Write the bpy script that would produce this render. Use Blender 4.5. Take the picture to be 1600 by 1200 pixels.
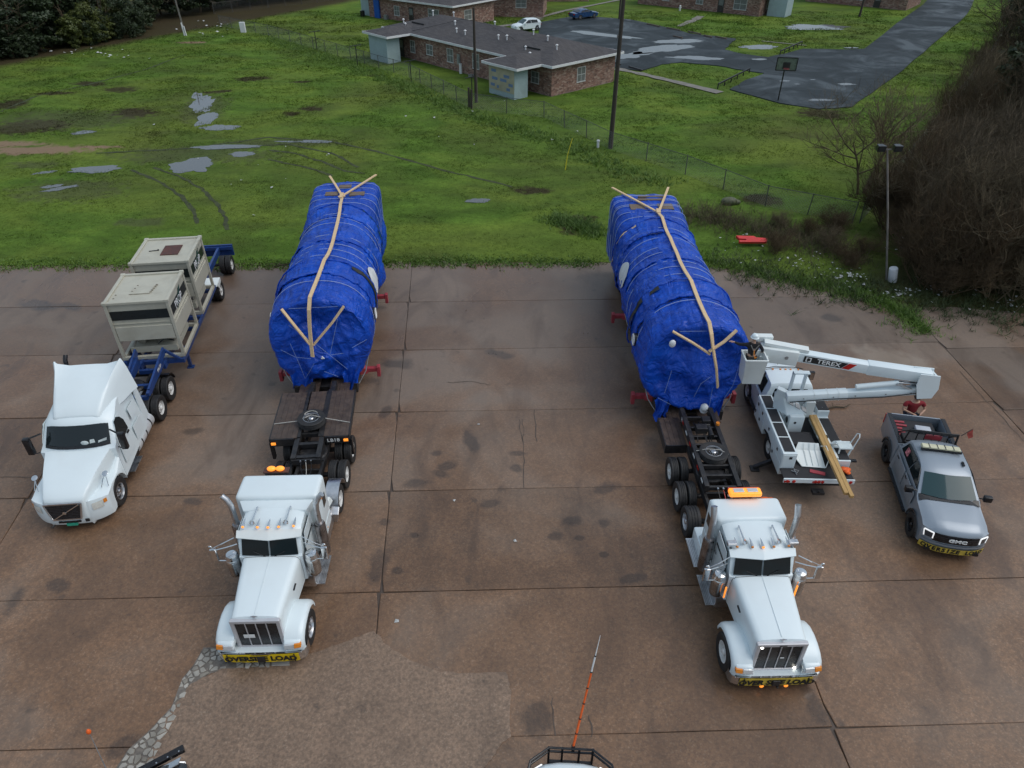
import bpy, bmesh, math, random
import numpy as np
from mathutils import Vector, Matrix, noise
R = math.radians
PI = math.pi
for o in list(bpy.data.objects):
    bpy.data.objects.remove(o, do_unlink=True)
scene = bpy.context.scene
COL = scene.collection

# ---------------------------------------------------------------- camera
PITCH = R(35.8); CAM_H = 18.0; FOCAL_PX = 1111.0
cam_d = bpy.data.cameras.new('camera')
cam_d.sensor_fit = 'HORIZONTAL'; cam_d.sensor_width = 36.0
cam_d.lens = 36.0 * FOCAL_PX / 1600.0
cam_d.clip_start = 0.1; cam_d.clip_end = 3000
cam = bpy.data.objects.new('camera', cam_d); COL.objects.link(cam)
cam.location = (0, 0, CAM_H); cam.rotation_euler = (PI / 2 - PITCH, 0, 0)
scene.camera = cam
# ---------------------------------------------------------------- overcast sky and weak broad sun
SUN_ELEV = R(55); SUN_AZ = R(98)
world = bpy.data.worlds.new('World'); scene.world = world; world.use_nodes = True
wn = world.node_tree.nodes; wl = world.node_tree.links
wn.clear()
sky = wn.new('ShaderNodeTexSky'); sky.sky_type = 'NISHITA'; sky.sun_disc = False
sky.sun_elevation = SUN_ELEV; sky.sun_rotation = SUN_AZ
sky.air_density = 1.0; sky.dust_density = 4.0; sky.ozone_density = 2.0
hs = wn.new('ShaderNodeHueSaturation'); hs.inputs['Saturation'].default_value = 1.0
bg = wn.new('ShaderNodeBackground'); bg.inputs['Strength'].default_value = 0.12
wo = wn.new('ShaderNodeOutputWorld')
veil = wn.new('ShaderNodeMix'); veil.data_type = 'RGBA'      # even overcast veil over the clear sky
veil.inputs[0].default_value = 0.55; veil.inputs[7].default_value = (3.7, 4.5, 5.1, 1)
wl.new(sky.outputs[0], hs.inputs['Color']); wl.new(hs.outputs[0], veil.inputs[6]); wl.new(veil.outputs[2], bg.inputs['Color']); wl.new(bg.outputs[0], wo.inputs['Surface'])
sun_d = bpy.data.lights.new('sun', 'SUN'); sun_d.energy = 0.9; sun_d.angle = R(50); sun_d.color = (1, 0.99, 0.97)
sun = bpy.data.objects.new('sun', sun_d); COL.objects.link(sun)
sd = Vector((math.sin(SUN_AZ) * math.cos(SUN_ELEV), math.cos(SUN_AZ) * math.cos(SUN_ELEV), math.sin(SUN_ELEV)))
sun.rotation_euler = sd.to_track_quat('Z', 'Y').to_euler()
scene.view_settings.view_transform = 'Standard'; scene.view_settings.look = 'None'
scene.view_settings.gamma = 1.0; scene.view_settings.use_curve_mapping = False
scene.view_settings.exposure = 0.2

cy = scene.cycles
cy.max_bounces = 4; cy.diffuse_bounces = 2; cy.glossy_bounces = 2; cy.transmission_bounces = 2; cy.transparent_max_bounces = 4
cy.caustics_reflective = False; cy.caustics_refractive = False

# ---------------------------------------------------------------- helpers
def G(x, y, z=0.0):
    """ground (or height z) point seen at a photograph pixel"""
    u = (x - 800) / FOCAL_PX; v = (y - 600) / FOCAL_PX
    c, s = math.cos(PITCH), math.sin(PITCH)
    d = Vector((u, c - v * s, -s - v * c))
    return Vector((0, 0, CAM_H)) + d * ((z - CAM_H) / d.z)

def rnd(a, b): return random.uniform(a, b)

class M:
    """collects shapes into one mesh"""
    def __init__(s): s.v = []; s.f = []
    def add(s, vs, fs):
        o = len(s.v); s.v += [tuple(p) for p in vs]; s.f += [tuple(i + o for i in f) for f in fs]; return s
    def hexa(s, p):  # 4 bottom, 4 top
        return s.add(p, [(3, 2, 1, 0), (4, 5, 6, 7), (0, 1, 5, 4), (1, 2, 6, 5), (2, 3, 7, 6), (3, 0, 4, 7)])
    def box(s, x0, x1, y0, y1, z0, z1):
        return s.hexa([(x0, y0, z0), (x1, y0, z0), (x1, y1, z0), (x0, y1, z0), (x0, y0, z1), (x1, y0, z1), (x1, y1, z1), (x0, y1, z1)])
    def bar(s, p0, p1, w, h, up=(0, 0, 1)):
        p0 = Vector(p0); p1 = Vector(p1); d = (p1 - p0).normalized(); up = Vector(up)
        a = d.cross(up)
        if a.length < 1e-4: a = d.cross(Vector((1, 0, 0)))
        a.normalize(); b = a.cross(d).normalized(); a = a * w / 2; b = b * h / 2
        q = [p0 - a - b, p0 + a - b, p1 + a - b, p1 - a - b, p0 - a + b, p0 + a + b, p1 + a + b, p1 - a + b]
        return s.hexa(q)
    def rings(s, rs, caps=True, closed=True):
        n = len(rs[0]); o = len(s.v)
        for r in rs: s.v += [tuple(p) for p in r]
        m = n if closed else n - 1
        for i in range(len(rs) - 1):
            for j in range(m):
                k = (j + 1) % n
                s.f.append((o + i * n + j, o + i * n + k, o + (i + 1) * n + k, o + (i + 1) * n + j))
        if caps and closed:
            s.f.append(tuple(o + j for j in reversed(range(n))))
            s.f.append(tuple(o + (len(rs) - 1) * n + j for j in range(n)))
        return s
    def cyl(s, p0, p1, r0, r1=None, n=12, caps=True):
        r1 = r0 if r1 is None else r1
        return s.tube([p0, p1], [r0, r1], n, caps)
    def tube(s, pts, r, n=8, caps=True):
        pts = [Vector(p) for p in pts]
        rr = r if isinstance(r, (list, tuple)) else [r] * len(pts)
        rs = []; a = None
        for i, p in enumerate(pts):
            d = (pts[min(i + 1, len(pts) - 1)] - pts[max(i - 1, 0)]).normalized()
            if a is None:
                a = d.cross(Vector((0, 0, 1)))
                if a.length < 1e-3: a = Vector((1, 0, 0))
            a = (a - d * a.dot(d)).normalized(); b = d.cross(a)
            rs.append([p + (a * math.cos(2 * PI * k / n) + b * math.sin(2 * PI * k / n)) * rr[i] for k in range(n)])
        return s.rings(rs, caps)
    def lathe(s, prof, c, axis=(0, 0, 1), n=16, caps=True):
        ax = Vector(axis).normalized(); c = Vector(c)
        a = ax.orthogonal().normalized(); b = ax.cross(a)
        return s.rings([[c + ax * h + (a * math.cos(2 * PI * k / n) + b * math.sin(2 * PI * k / n)) * max(r, .0005) for k in range(n)] for r, h in prof], caps)
    def sph(s, c, r, n=12, m=8, sc=(1, 1, 1)):
        rs = []
        for i in range(m + 1):
            t = PI * i / m
            rs.append([(c[0] + sc[0] * r * max(math.sin(t), .01) * math.cos(2 * PI * k / n), c[1] + sc[1] * r * max(math.sin(t), .01) * math.sin(2 * PI * k / n), c[2] - sc[2] * r * math.cos(t)) for k in range(n)])
        return s.rings(rs)
    def plate(s, pts, t=.01):
        pts = [Vector(p) for p in pts]
        nrm = Vector((0, 0, 0))
        for i in range(len(pts)): nrm += pts[i].cross(pts[(i + 1) % len(pts)])
        nrm.normalize()
        return s.rings([[p - nrm * t / 2 for p in pts], [p + nrm * t / 2 for p in pts]])
    def prism(s, poly, axis, a, b):
        """poly in the two remaining axes (xy, yz or xz order)"""
        def q(p, h): return {'z': (p[0], p[1], h), 'x': (h, p[0], p[1]), 'y': (p[0], h, p[1])}[axis]
        return s.rings([[q(p, a) for p in poly], [q(p, b) for p in poly]])
    def prof(s, outline, hw, warp=None, fs=(-1, -.96, -.82, -.45, 0, .45, .82, .96, 1)):
        """side outline (y,z) carried across the width with a warp"""
        w = warp or (lambda x, y, z, f: (x, y, z))
        return s.rings([[w(f * hw, y, z, f) for y, z in outline] for f in fs])
    def mir(s):
        o = len(s.v); nf = list(s.f)
        s.v += [(-x, y, z) for x, y, z in s.v]
        s.f += [tuple(i + o for i in reversed(f)) for f in nf]
        return s
    def mesh(s, name, mat, bevel=0, smooth=None, seg=2):
        me = bpy.data.meshes.new(name); me.from_pydata(s.v, [], s.f)
        bm = bmesh.new(); bm.from_mesh(me)
        bmesh.ops.recalc_face_normals(bm, faces=bm.faces)
        if bevel:
            es = [e for e in bm.edges if len(e.link_faces) == 2 and e.calc_face_angle(0) > R(28)]
            bmesh.ops.bevel(bm, geom=es, offset=bevel, segments=seg, affect='EDGES', clamp_overlap=True, profile=.5)
        bm.to_mesh(me); bm.free()
        if smooth:
            me.polygons.foreach_set('use_smooth', [True] * len(me.polygons))
            me.set_sharp_from_angle(angle=R(smooth))
        if mat: me.materials.append(mat)
        return me
    def ob(s, name, mat, parent=None, bevel=0, smooth=None, loc=None, seg=2, label=None):
        return mobj(name, s.mesh(name, mat, bevel, smooth, seg), parent, loc, label)

def mobj(name, me, parent=None, loc=None, label=None):
    o = bpy.data.objects.new(name, me); COL.objects.link(o)
    if parent: o.parent = parent
    if loc is not None: o.location = loc
    if label: o['label'] = label
    return o
def tag(o, label, cat, group=None):
    o['label'] = label; o['category'] = cat
    if group: o['group'] = group
    return o
def thing(name, label, cat, loc=(0, 0, 0), rz=0, group=None):
    o = bpy.data.objects.new(name, None); COL.objects.link(o); o.empty_display_size = .3
    o.location = loc; o.rotation_euler = (0, 0, rz)
    return tag(o, label, cat, group)
def struct(o, kind='structure'):
    o['kind'] = kind; return o
def text(name, body, size, mat, parent, loc, rot, bold=.012, shear=0, align='CENTER', sx=1, extrude=.002):
    cu = bpy.data.curves.new(name, 'FONT'); cu.body = body; cu.size = size; cu.align_x = align; cu.align_y = 'CENTER'
    cu.offset = bold * size; cu.shear = shear; cu.extrude = extrude; cu.resolution_u = 3
    t = bpy.data.objects.new('tmp', cu); COL.objects.link(t)
    bpy.context.view_layer.update()
    me = bpy.data.meshes.new_from_object(t.evaluated_get(bpy.context.evaluated_depsgraph_get()))
    bpy.data.objects.remove(t, do_unlink=True)
    me.materials.clear(); me.materials.append(mat)
    o = mobj(name, me, parent, loc); o.rotation_euler = rot; o.scale = (sx, 1, 1)
    return o

# ---------------------------------------------------------------- materials
def nmat(name):
    m = bpy.data.materials.new(name); m.use_nodes = True
    nt = m.node_tree; b = nt.nodes['Principled BSDF']
    return m, nt, b
def N(nt, t, **kw):
    n = nt.nodes.new(t)
    for k, v in kw.items():
        if k in n.inputs: n.inputs[k].default_value = v
        else: setattr(n, k, v)
    return n
def noise_n(nt, vec, scale, detail=4, rough=.55, dist=0):
    n = N(nt, 'ShaderNodeTexNoise'); n.inputs['Scale'].default_value = scale; n.inputs['Detail'].default_value = detail
    n.inputs['Roughness'].default_value = rough; n.inputs['Distortion'].default_value = dist
    if vec is not None: nt.links.new(vec, n.inputs['Vector'])
    return n.outputs['Fac']
def ramp(nt, fac, stops):
    r = N(nt, 'ShaderNodeValToRGB'); e = r.color_ramp.elements
    e[0].position, e[0].color = stops[0][0], c4(stops[0][1]); e[1].position, e[1].color = stops[-1][0], c4(stops[-1][1])
    for p, c in stops[1:-1]:
        x = e.new(p); x.color = c4(c)
    nt.links.new(fac, r.inputs[0]); return r.outputs[0]
def c4(c): return (c, c, c, 1) if isinstance(c, (int, float)) else (c[0], c[1], c[2], 1)
def mix(nt, fac, a, b, mode='MIX'):
    m = N(nt, 'ShaderNodeMix', data_type='RGBA', blend_type=mode)
    for k, val in ((0, fac), (6, a), (7, b)):
        if hasattr(val, 'links'): nt.links.new(val, m.inputs[k])
        else: m.inputs[k].default_value = val if k == 0 else c4(val)
    return m.outputs[2]
def math_n(nt, op, a, b=None, clamp=False):
    m = N(nt, 'ShaderNodeMath', operation=op, use_clamp=clamp)
    for i, v in enumerate((a, b)):
        if v is None: continue
        if hasattr(v, 'links'): nt.links.new(v, m.inputs[i])
        else: m.inputs[i].default_value = v
    return m.outputs[0]
def world_pos(nt): return N(nt, 'ShaderNodeNewGeometry').outputs['Position']
def obj_pos(nt): return N(nt, 'ShaderNodeTexCoord').outputs['Object']
def bump(nt, b, h, strength=.3, dist=.02):
    n = N(nt, 'ShaderNodeBump'); n.inputs['Strength'].default_value = strength; n.inputs['Distance'].default_value = dist
    nt.links.new(h, n.inputs['Height']); nt.links.new(n.outputs[0], b.inputs['Normal'])
def mat(name, col, rough=.5, metal=0., var=.12, scale=3., bmp=0., bscale=40., coat=0., dirt=None, dirt_amt=.5, emit=None, estr=0., rv=.08):
    m, nt, b = nmat(name); p = obj_pos(nt)
    f = noise_n(nt, p, scale, 2, .6)
    lo = [c * (1 - var) for c in col]; hi = [min(1, c * (1 + var)) for c in col]
    c = ramp(nt, f, [(.3, lo), (.7, hi)])
    if dirt:
        g = noise_n(nt, p, scale * .6, 4, .65, .6)
        k = ramp(nt, g, [(.48, 0), (.75, dirt_amt)])
        c = mix(nt, k, c, dirt)
    nt.links.new(c, b.inputs['Base Color'])
    b.inputs['Metallic'].default_value = metal
    if rv > .03: nt.links.new(ramp(nt, f, [(.3, max(.02, rough - rv)), (.7, min(1, rough + rv))]), b.inputs['Roughness'])
    else: b.inputs['Roughness'].default_value = rough
    if coat: b.inputs['Coat Weight'].default_value = coat; b.inputs['Coat Roughness'].default_value = .06
    if bmp: bump(nt, b, noise_n(nt, p, bscale, 4), bmp, .01)
    if emit: b.inputs['Emission Color'].default_value = c4(emit); b.inputs['Emission Strength'].default_value = estr
    return m
def decal_field(nt, p, spots):
    """union of soft ellipses on the ground: (x, y, rx, ry, angle)"""
    nz = N(nt, 'ShaderNodeTexNoise'); nz.inputs['Scale'].default_value = 1.6; nz.inputs['Detail'].default_value = 5
    nt.links.new(p, nz.inputs['Vector'])
    acc = None
    for (x, y, rx, ry, a) in spots:
        mp = N(nt, 'ShaderNodeMapping', vector_type='TEXTURE')
        mp.inputs['Location'].default_value = (x, y, 0); mp.inputs['Rotation'].default_value = (0, 0, a); mp.inputs['Scale'].default_value = (rx, ry, 1000)
        nt.links.new(p, mp.inputs['Vector'])
        ln = N(nt, 'ShaderNodeVectorMath', operation='LENGTH'); nt.links.new(mp.outputs[0], ln.inputs[0])
        acc = ln.outputs['Value'] if acc is None else math_n(nt, 'MINIMUM', acc, ln.outputs['Value'])
    d = math_n(nt, 'ADD', acc, math_n(nt, 'MULTIPLY', math_n(nt, 'SUBTRACT', nz.outputs['Fac'], .5), 1.5))
    return ramp(nt, d, [(.55, 1), (1.05, 0)])

WHITE = mat('white_paint', (.73, .815, .84), .35, 0, .012, 1.5, coat=.3, dirt=(.52, .49, .45), dirt_amt=.08, rv=.02)
WHITE2 = mat('white_fibreglass', (.74, .79, .78), .4, 0, .03, 2, dirt=(.45, .42, .36), dirt_amt=.18)
BLACKF = mat('black_frame_paint', (.018, .018, .02), .45, 0, .4, 5, dirt=(.09, .075, .06), dirt_amt=.35)
RUBBER = mat('tyre_rubber', (.018, .018, .019), .62, 0, .3, 8, dirt=(.07, .06, .05), dirt_amt=.3)
CHROME = mat('chrome', (.72, .73, .74), .12, 1, .05, 3)
ALU = mat('brushed_aluminium', (.62, .63, .65), .34, 1, .1, 6, dirt=(.3, .29, .28), dirt_amt=.3)
STACK = mat('weathered_stack_steel', (.33, .31, .31), .3, 1, .25, 4)
GLASS, _nt, _b = nmat('tinted_vehicle_glass'); _b.inputs['Base Color'].default_value = (.012, .018, .02, 1); _b.inputs['Roughness'].default_value = .04; _b.inputs['IOR'].default_value = 1.5
LENS = mat('clear_lens', (.6, .62, .63), .08, .3, .1, 8)
AMBER = mat('amber_lens', (.75, .25, .03), .2, 0, .1, 8)
AMBERLIT = mat('amber_lamp_lit', (.9, .35, .04), .3, 0, .05, 8, emit=(1, .27, .03), estr=.9)
WHITELIT = mat('white_led_lit', (.9, .9, .85), .3, 0, .02, 8, emit=(1, .96, .85), estr=4)
GSURR = mat('grille_surround_grey', (.56, .56, .58), .38, .35, .04, 3)
REDLENS = mat('red_lens', (.5, .02, .015), .2, 0, .1, 8)
REDPAINT = mat('red_paint_faded', (.36, .045, .06), .5, 0, .2, 4, dirt=(.1, .05, .04), dirt_amt=.4)
YELLOW = mat('banner_yellow', (.80, .56, .012), .5, 0, .06, 6)
YELLOWD = mat('banner_yellow_dirty', (.60, .44, .06), .6, 0, .15, 6, dirt=(.14, .11, .06), dirt_amt=.4)
INK = mat('black_ink', (.012, .012, .012), .6, 0, .1, 5)
WINK = mat('white_ink', (.75, .76, .75), .55, 0, .06, 5)
DECKWOOD = mat('oiled_deck_planks', (.068, .048, .038), .5, 0, .35, 5, bmp=.3, dirt=(.09, .055, .035), dirt_amt=.5)
def wood_mat(name, a, b_, sc=1):
    m, nt, b = nmat(name); p = obj_pos(nt)
    mp = N(nt, 'ShaderNodeMapping'); mp.inputs['Scale'].default_value = (14 * sc, 1.6 * sc, 14 * sc); nt.links.new(p, mp.inputs['Vector'])
    f = noise_n(nt, mp.outputs[0], 1.5, 6, .65, .4)
    nt.links.new(ramp(nt, f, [(.3, a), (.7, b_)]), b.inputs['Base Color']); b.inputs['Roughness'].default_value = .7
    return m
LUMBER = wood_mat('fresh_pine_lumber', (.58, .40, .21), (.76, .57, .35))
LUMBERY = wood_mat('yellow_pine_beam', (.38, .22, .075), (.56, .36, .14))
PLY = wood_mat('wet_plywood', (.12, .085, .06), (.2, .15, .11))
BEIGE = mat('enclosure_beige', (.47, .455, .375), .45, 0, .05, 2, dirt=(.2, .16, .11), dirt_amt=.3)
DARKG = mat('dark_green_black_band', (.012, .016, .017), .35, 0, .2, 5)
RUST = mat('rusty_hatch', (.085, .03, .022), .6, 0, .4, 6)
TBLUE = mat('chassis_blue', (.015, .05, .19), .4, 0, .2, 4, dirt=(.05, .05, .06), dirt_amt=.4)
GREY = mat('metallic_grey_paint', (.29, .335, .385), .38, .35, .0, 2, coat=.35, rv=.0)
GREYSIDE = GREY
BLACKP = mat('gloss_black_plastic', (.012, .012, .014), .3, 0, .2, 6)
MATTEB = mat('black_bed_liner', (.022, .022, .025), .75, 0, .25, 10, bmp=.3)
CLOTHK = mat('black_work_jacket', (.012, .012, .016), .85, 0, .3, 12, bmp=.4, bscale=15)
CLOTHR = mat('red_tshirt', (.20, .012, .018), .85, 0, .2, 8, bmp=.4, bscale=12)
JEANS = mat('dark_jeans', (.02, .025, .045), .85, 0, .3, 10)
SKIN = mat('skin', (.45, .27, .19), .5, 0, .06, 8)
HAIR = mat('dark_hair', (.02, .014, .01), .6, 0, .2, 20)
ORANGE = mat('safety_orange', (.85, .13, .015), .6, 0, .1, 6)
SAFEYEL = mat('lime_reflective', (.6, .5, .2), .5, 0, .1, 6)
REDP = mat('red_plastic', (.62, .03, .03), .45, 0, .15, 4)
STEEL = mat('galvanised_steel', (.36, .37, .38), .5, .7, .15, 6)
LITTER = mat('pale_litter', (.48, .49, .48), .6, 0, .25, 3)
# ================================================================ GROUND
random.seed(5)
Z0 = 0.05                                  # top of the concrete slabs
def slab_material(name, base, amp=1.0, patch=False):
    m, nt, b = nmat(name); p = world_pos(nt)
    big = noise_n(nt, p, .16, 3, .6, .5); mid = noise_n(nt, p, .9, 4, .62, .3); fine = noise_n(nt, p, 11, 3, .75)
    c = ramp(nt, mid, [(.25, [k * .80 for k in base]), (.5, base), (.78, [base[0] * 1.22, base[1] * 1.2, base[2] * 1.18])])
    # exposed aggregate: brown, tan and pale pebbles
    vo = N(nt, 'ShaderNodeTexVoronoi'); vo.inputs['Scale'].default_value = 28; nt.links.new(p, vo.inputs['Vector'])
    sp = N(nt, 'ShaderNodeSeparateColor'); nt.links.new(vo.outputs['Color'], sp.inputs[0])
    peb = ramp(nt, sp.outputs[0], [(0, (.085, .056, .04)), (.55, (.20, .122, .075)), (.86, (.30, .18, .10)), (1, (.46, .37, .28))])
    c = mix(nt, .30 if not patch else .24, c, peb)
    c = mix(nt, ramp(nt, fine, [(.38, .45), (.6, 0)]), c, (.04, .032, .027))
    # worn grey cement film, strongest toward the far, silted edge of the yard
    sx = N(nt, 'ShaderNodeSeparateXYZ'); nt.links.new(p, sx.inputs[0])
    yy = math_n(nt, 'MULTIPLY', math_n(nt, 'SUBTRACT', sx.outputs[1], 15.), 1 / 21., True)
    film = math_n(nt, 'MULTIPLY', .8 if not patch else 0., ramp(nt, math_n(nt, 'ADD', big, math_n(nt, 'MULTIPLY', yy, .28)), [(.48, 0), (.72, 1)]))
    c = mix(nt, film, c, (.172, .140, .116))
    # broad damp streaks
    mp = N(nt, 'ShaderNodeMapping'); mp.inputs['Scale'].default_value = (1, .35, 1); nt.links.new(p, mp.inputs['Vector'])
    damp = ramp(nt, noise_n(nt, mp.outputs[0], .55, 4, .65, .8), [(.5, 0), (.7, 1)])
    c = mix(nt, math_n(nt, 'MULTIPLY', damp, .62 if not patch else .25), c, (.078, .052, .038))
    c = mix(nt, ramp(nt, big, [(.40, .55 if not patch else 0), (.56, 0)]), c, (.095, .058, .038))
    # small drips everywhere, and the larger oil spots
    drip = ramp(nt, noise_n(nt, p, 1.7, 3, .5, .2), [(.66, 0), (.74, .4)])
    c = mix(nt, drip, c, (.04, .035, .033))
    spots = []
    for (px, py, rx, ry) in [(893, 815, .42, .3), (868, 838, .3, .24), (905, 842, .22, .17), (945, 820, .28, .24), (944, 868, .2, .16), (768, 788, .5, .26), (806, 733, .4, .24), (812, 710, .5, .16),
                             (700, 730, .5, .3), (683, 710, .3, .2), (650, 757, .55, .3), (690, 742, .5, .25), (648, 838, .2, .15), (620, 893, .22, .17), (600, 818, .25, .2), (1297, 497, .6, .55), (780, 555, .8, .35),
                             (603, 645, .28, .5), (592, 885, .35, 1.0), (945, 765, .7, .35), (1275, 1105, .3, .7), (90, 915, .45, .3), (300, 675, .5, .25), (300, 785, .4, .2), (20, 945, .3, .6), (60, 478, 1.6, .55), (110, 480, 1.0, .35),
                             (190, 1168, .5, .35), (835, 1125, .5, .7), (1480, 845, .6, .3), (1220, 725, .9, .5), (990, 905, .5, .25), (620, 570, .9, .5), (735, 690, .3, .9)]:
        q = G(px, py); spots.append((q.x, q.y, rx, ry, rnd(-.4, .4)))
    oil = decal_field(nt, p, spots)
    c = mix(nt, math_n(nt, 'MULTIPLY', oil, .52), c, (.03, .027, .026))
    # pale washed area at the right
    q1, q2 = G(1395, 565), G(300, 1120); pale = decal_field(nt, p, [(q1.x, q1.y, 2.0, 1.1, -.5)])
    c = mix(nt, math_n(nt, 'MULTIPLY', pale, .6), c, (.27, .225, .18))
    oi = N(nt, 'ShaderNodeObjectInfo')
    tint = ramp(nt, oi.outputs['Random'], [(0, .86), (1, 1.14)])
    c = mix(nt, 1.0, c, tint, 'MULTIPLY')
    nt.links.new(c, b.inputs['Base Color'])
    rg = ramp(nt, math_n(nt, 'SUBTRACT', big, math_n(nt, 'MULTIPLY', math_n(nt, 'ADD', oil, damp), .10)), [(.30, .22), (.60, .62)])
    nt.links.new(rg, b.inputs['Roughness']); b.inputs['Specular IOR Level'].default_value = .45
    bump(nt, b, fine, .25, .012)
    return m
SLAB = slab_material('wet_exposed_aggregate_concrete', (.290, .160, .086))
JOINT = mat('dark_joint_dirt', (.08, .058, .045), .6, 0, .4, 2)

yard = struct(M().box(-75, 60, -30, 42, -.3, 0).ob('concrete_yard', JOINT))
Lx = [lambda y: -43. - .13 * (y - 15), lambda y: -29.6 - .12 * (y - 15), lambda y: -16.75 - .115 * (y - 15), lambda y: -4.12 - .07 * (y - 15), lambda y: 8.15 - .03 * (y - 15), lambda y: 20.15 - .008 * (y - 21), lambda y: 32.5, lambda y: 45.]
Jy = [-13.6, -9.0, -4.4, .2, 4.85, 9.48, 14.08, 18.48, 23.07, 27.72, 32.25, 37.0, 41.5]
def grid_pt(i, j, dj=0):
    y = Jy[j] + dj
    for _ in range(4): x = Lx[i](y); y = Jy[j] + dj + .028 * x
    return Vector((x, y))
def slab_poly(i, j):
    dj = 0 if i != 5 else -.55
    c = [grid_pt(i, j, dj), grid_pt(i + 1, j, dj), grid_pt(i + 1, j + 1, dj), grid_pt(i, j + 1, dj)]
    out = []
    for k in range(4):
        a, b_ = c[k], c[(k + 1) % 4]; d = (b_ - a); n = Vector((-d.y, d.x)).normalized()
        for t in range(7):
            q = a + d * ((t + (.06 if t == 0 else 0)) / 7) + n * (.004 + abs(random.gauss(0, .009)))
            if t == 0: q += n * .008
            out.append(q)
    return out
for i in range(len(Lx) - 1):
    for j in range(len(Jy) - 1):
        po = slab_poly(i, j); h = Z0 + rnd(-.006, .006)
        r0 = [(q.x, q.y, -.1) for q in po]; r1 = [(q.x, q.y, h - .012) for q in po]
        cx = sum(q.x for q in po) / len(po); cy = sum(q.y for q in po) / len(po)
        r2 = [(q.x + (cx - q.x) * .003, q.y + (cy - q.y) * .006, h) for q in po]
        M().rings([r0, r1, r2]).ob('slab', SLAB, yard)
# hairline cracks
def strip(pts, w, z, jit=.02):
    L, Rr = [], []
    for i, p in enumerate(pts):
        d = (pts[min(i + 1, len(pts) - 1)] - pts[max(0, i - 1)]).to_2d(); n = Vector((-d.y, d.x)).normalized()
        ww = w * rnd(.5, 1.2) / 2; o = rnd(-jit, jit)
        L.append((p.x + n.x * (ww + o), p.y + n.y * (ww + o), z)); Rr.append((p.x - n.x * (ww - o), p.y - n.y * (ww - o), z))
    return L, Rr
def strip_mesh(pts, w, z, sub=5, jit=.02):
    q = []
    for a, b_ in zip(pts[:-1], pts[1:]):
        for t in range(sub): q.append(a.lerp(b_, t / sub))
    q.append(pts[-1])
    L, Rr = strip(q, w, z, jit); m = M()
    m.rings([L, Rr], caps=False, closed=False); return m
for pl in [[(817, 655), (818, 700), (819, 762)], [(700, 598), (740, 596), (765, 602)], [(1500, 580), (1540, 625), (1600, 690)], [(862, 1090), (866, 1150)], [(922, 1118), (925, 1152)], [(835, 640), (838, 690)], [(815, 690), (812, 655)], [(0, 745), (60, 747)], [(215, 575), (205, 540)], [(520, 1010), (600, 1003)]]:
    strip_mesh([G(x, y, Z0) for x, y in pl], .035, Z0 + .008, 6, .04).ob('crack', JOINT, yard)
# replaced, paler aggregate patch in the foreground
PATCH = slab_material('pale_aggregate_patch', (.33, .228, .160), 1, True)
pp = [(225, 1200), (262, 1120), (300, 1068), (345, 1046), (420, 1042), (500, 1018), (548, 1000), (585, 986), (600, 1005), (640, 1032), (690, 1050), (720, 1052), (792, 1052), (798, 1080), (797, 1150), (780, 1168), (765, 1190), (740, 1215), (600, 1245), (300, 1245)]
q = []
for k in range(len(pp)):
    a = G(*pp[k], Z0); b_ = G(*pp[(k + 1) % len(pp)], Z0)
    for t in range(5): q.append(a.lerp(b_, t / 5) + Vector((rnd(-.03, .03), rnd(-.03, .03), 0)))
M().rings([[(v.x, v.y, Z0 - .05) for v in q], [(v.x, v.y, Z0 + .018) for v in q]]).ob('patch', PATCH, yard)
# broken pale concrete pieces along the edge of the patch
CHUNK = mat('broken_pale_concrete', (.37, .35, .31), .75, 0, .2, 3, bmp=.4, bscale=25)
nt = CHUNK.node_tree; b = nt.nodes['Principled BSDF']; src = b.inputs['Base Color'].links[0].from_socket
nt.links.new(mix(nt, 1., src, ramp(nt, N(nt, 'ShaderNodeObjectInfo').outputs['Random'], [(0, (.55, .52, .48)), (.5, .92), (1, 1.08)]), 'MULTIPLY'), b.inputs['Base Color'])
CRUMB = mat('wet_dark_rubble_bed', (.15, .13, .11), .55, 0, .4, 6, bmp=.6, bscale=18)
bandL = [(430, 1026), (345, 1012), (318, 1012), (302, 1040), (285, 1060), (268, 1105), (235, 1140), (200, 1172), (172, 1215)]
bandR = [(438, 1044), (352, 1047), (330, 1052), (308, 1066), (298, 1072), (282, 1112), (262, 1150), (246, 1180), (232, 1215)]
bl = [G(*p, Z0) for p in bandL]; br = [G(*p, Z0) for p in bandR]
def resamp(l, n):
    out = []
    for k in range(n):
        t = k / (n - 1) * (len(l) - 1); i = min(int(t), len(l) - 2); out.append(l[i].lerp(l[i + 1], t - i))
    return out
bl2, br2 = resamp(bl, 33), resamp(br, 33)
m = M(); m.rings([[(v.x, v.y, Z0 + .011) for v in bl2], [(v.x, v.y, Z0 + .012) for v in br2]], caps=False, closed=False); m.ob('rubble_bed', CRUMB, yard)
seeds = []; seed_i = []
for k in range(900):
    t = rnd(0, 31.99); i = int(t); f_ = t - i; a_ = bl2[i].lerp(bl2[i + 1], f_); b_ = br2[i].lerp(br2[i + 1], f_); v = a_.lerp(b_, rnd(.04, .96))
    dmin = random.choice([.10, .13, .18, .26, .36, .48])
    if all((v - w_).length > dmin for w_ in seeds): seeds.append(v); seed_i.append(i)
def clip(poly, p0, n):
    out = []
    for i in range(len(poly)):
        a_, b_ = poly[i], poly[(i + 1) % len(poly)]; da, db = (a_ - p0).dot(n), (b_ - p0).dot(n)
        if da <= 0: out.append(a_)
        if (da < 0) != (db < 0): out.append(a_.lerp(b_, da / (da - db)))
    return out
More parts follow.
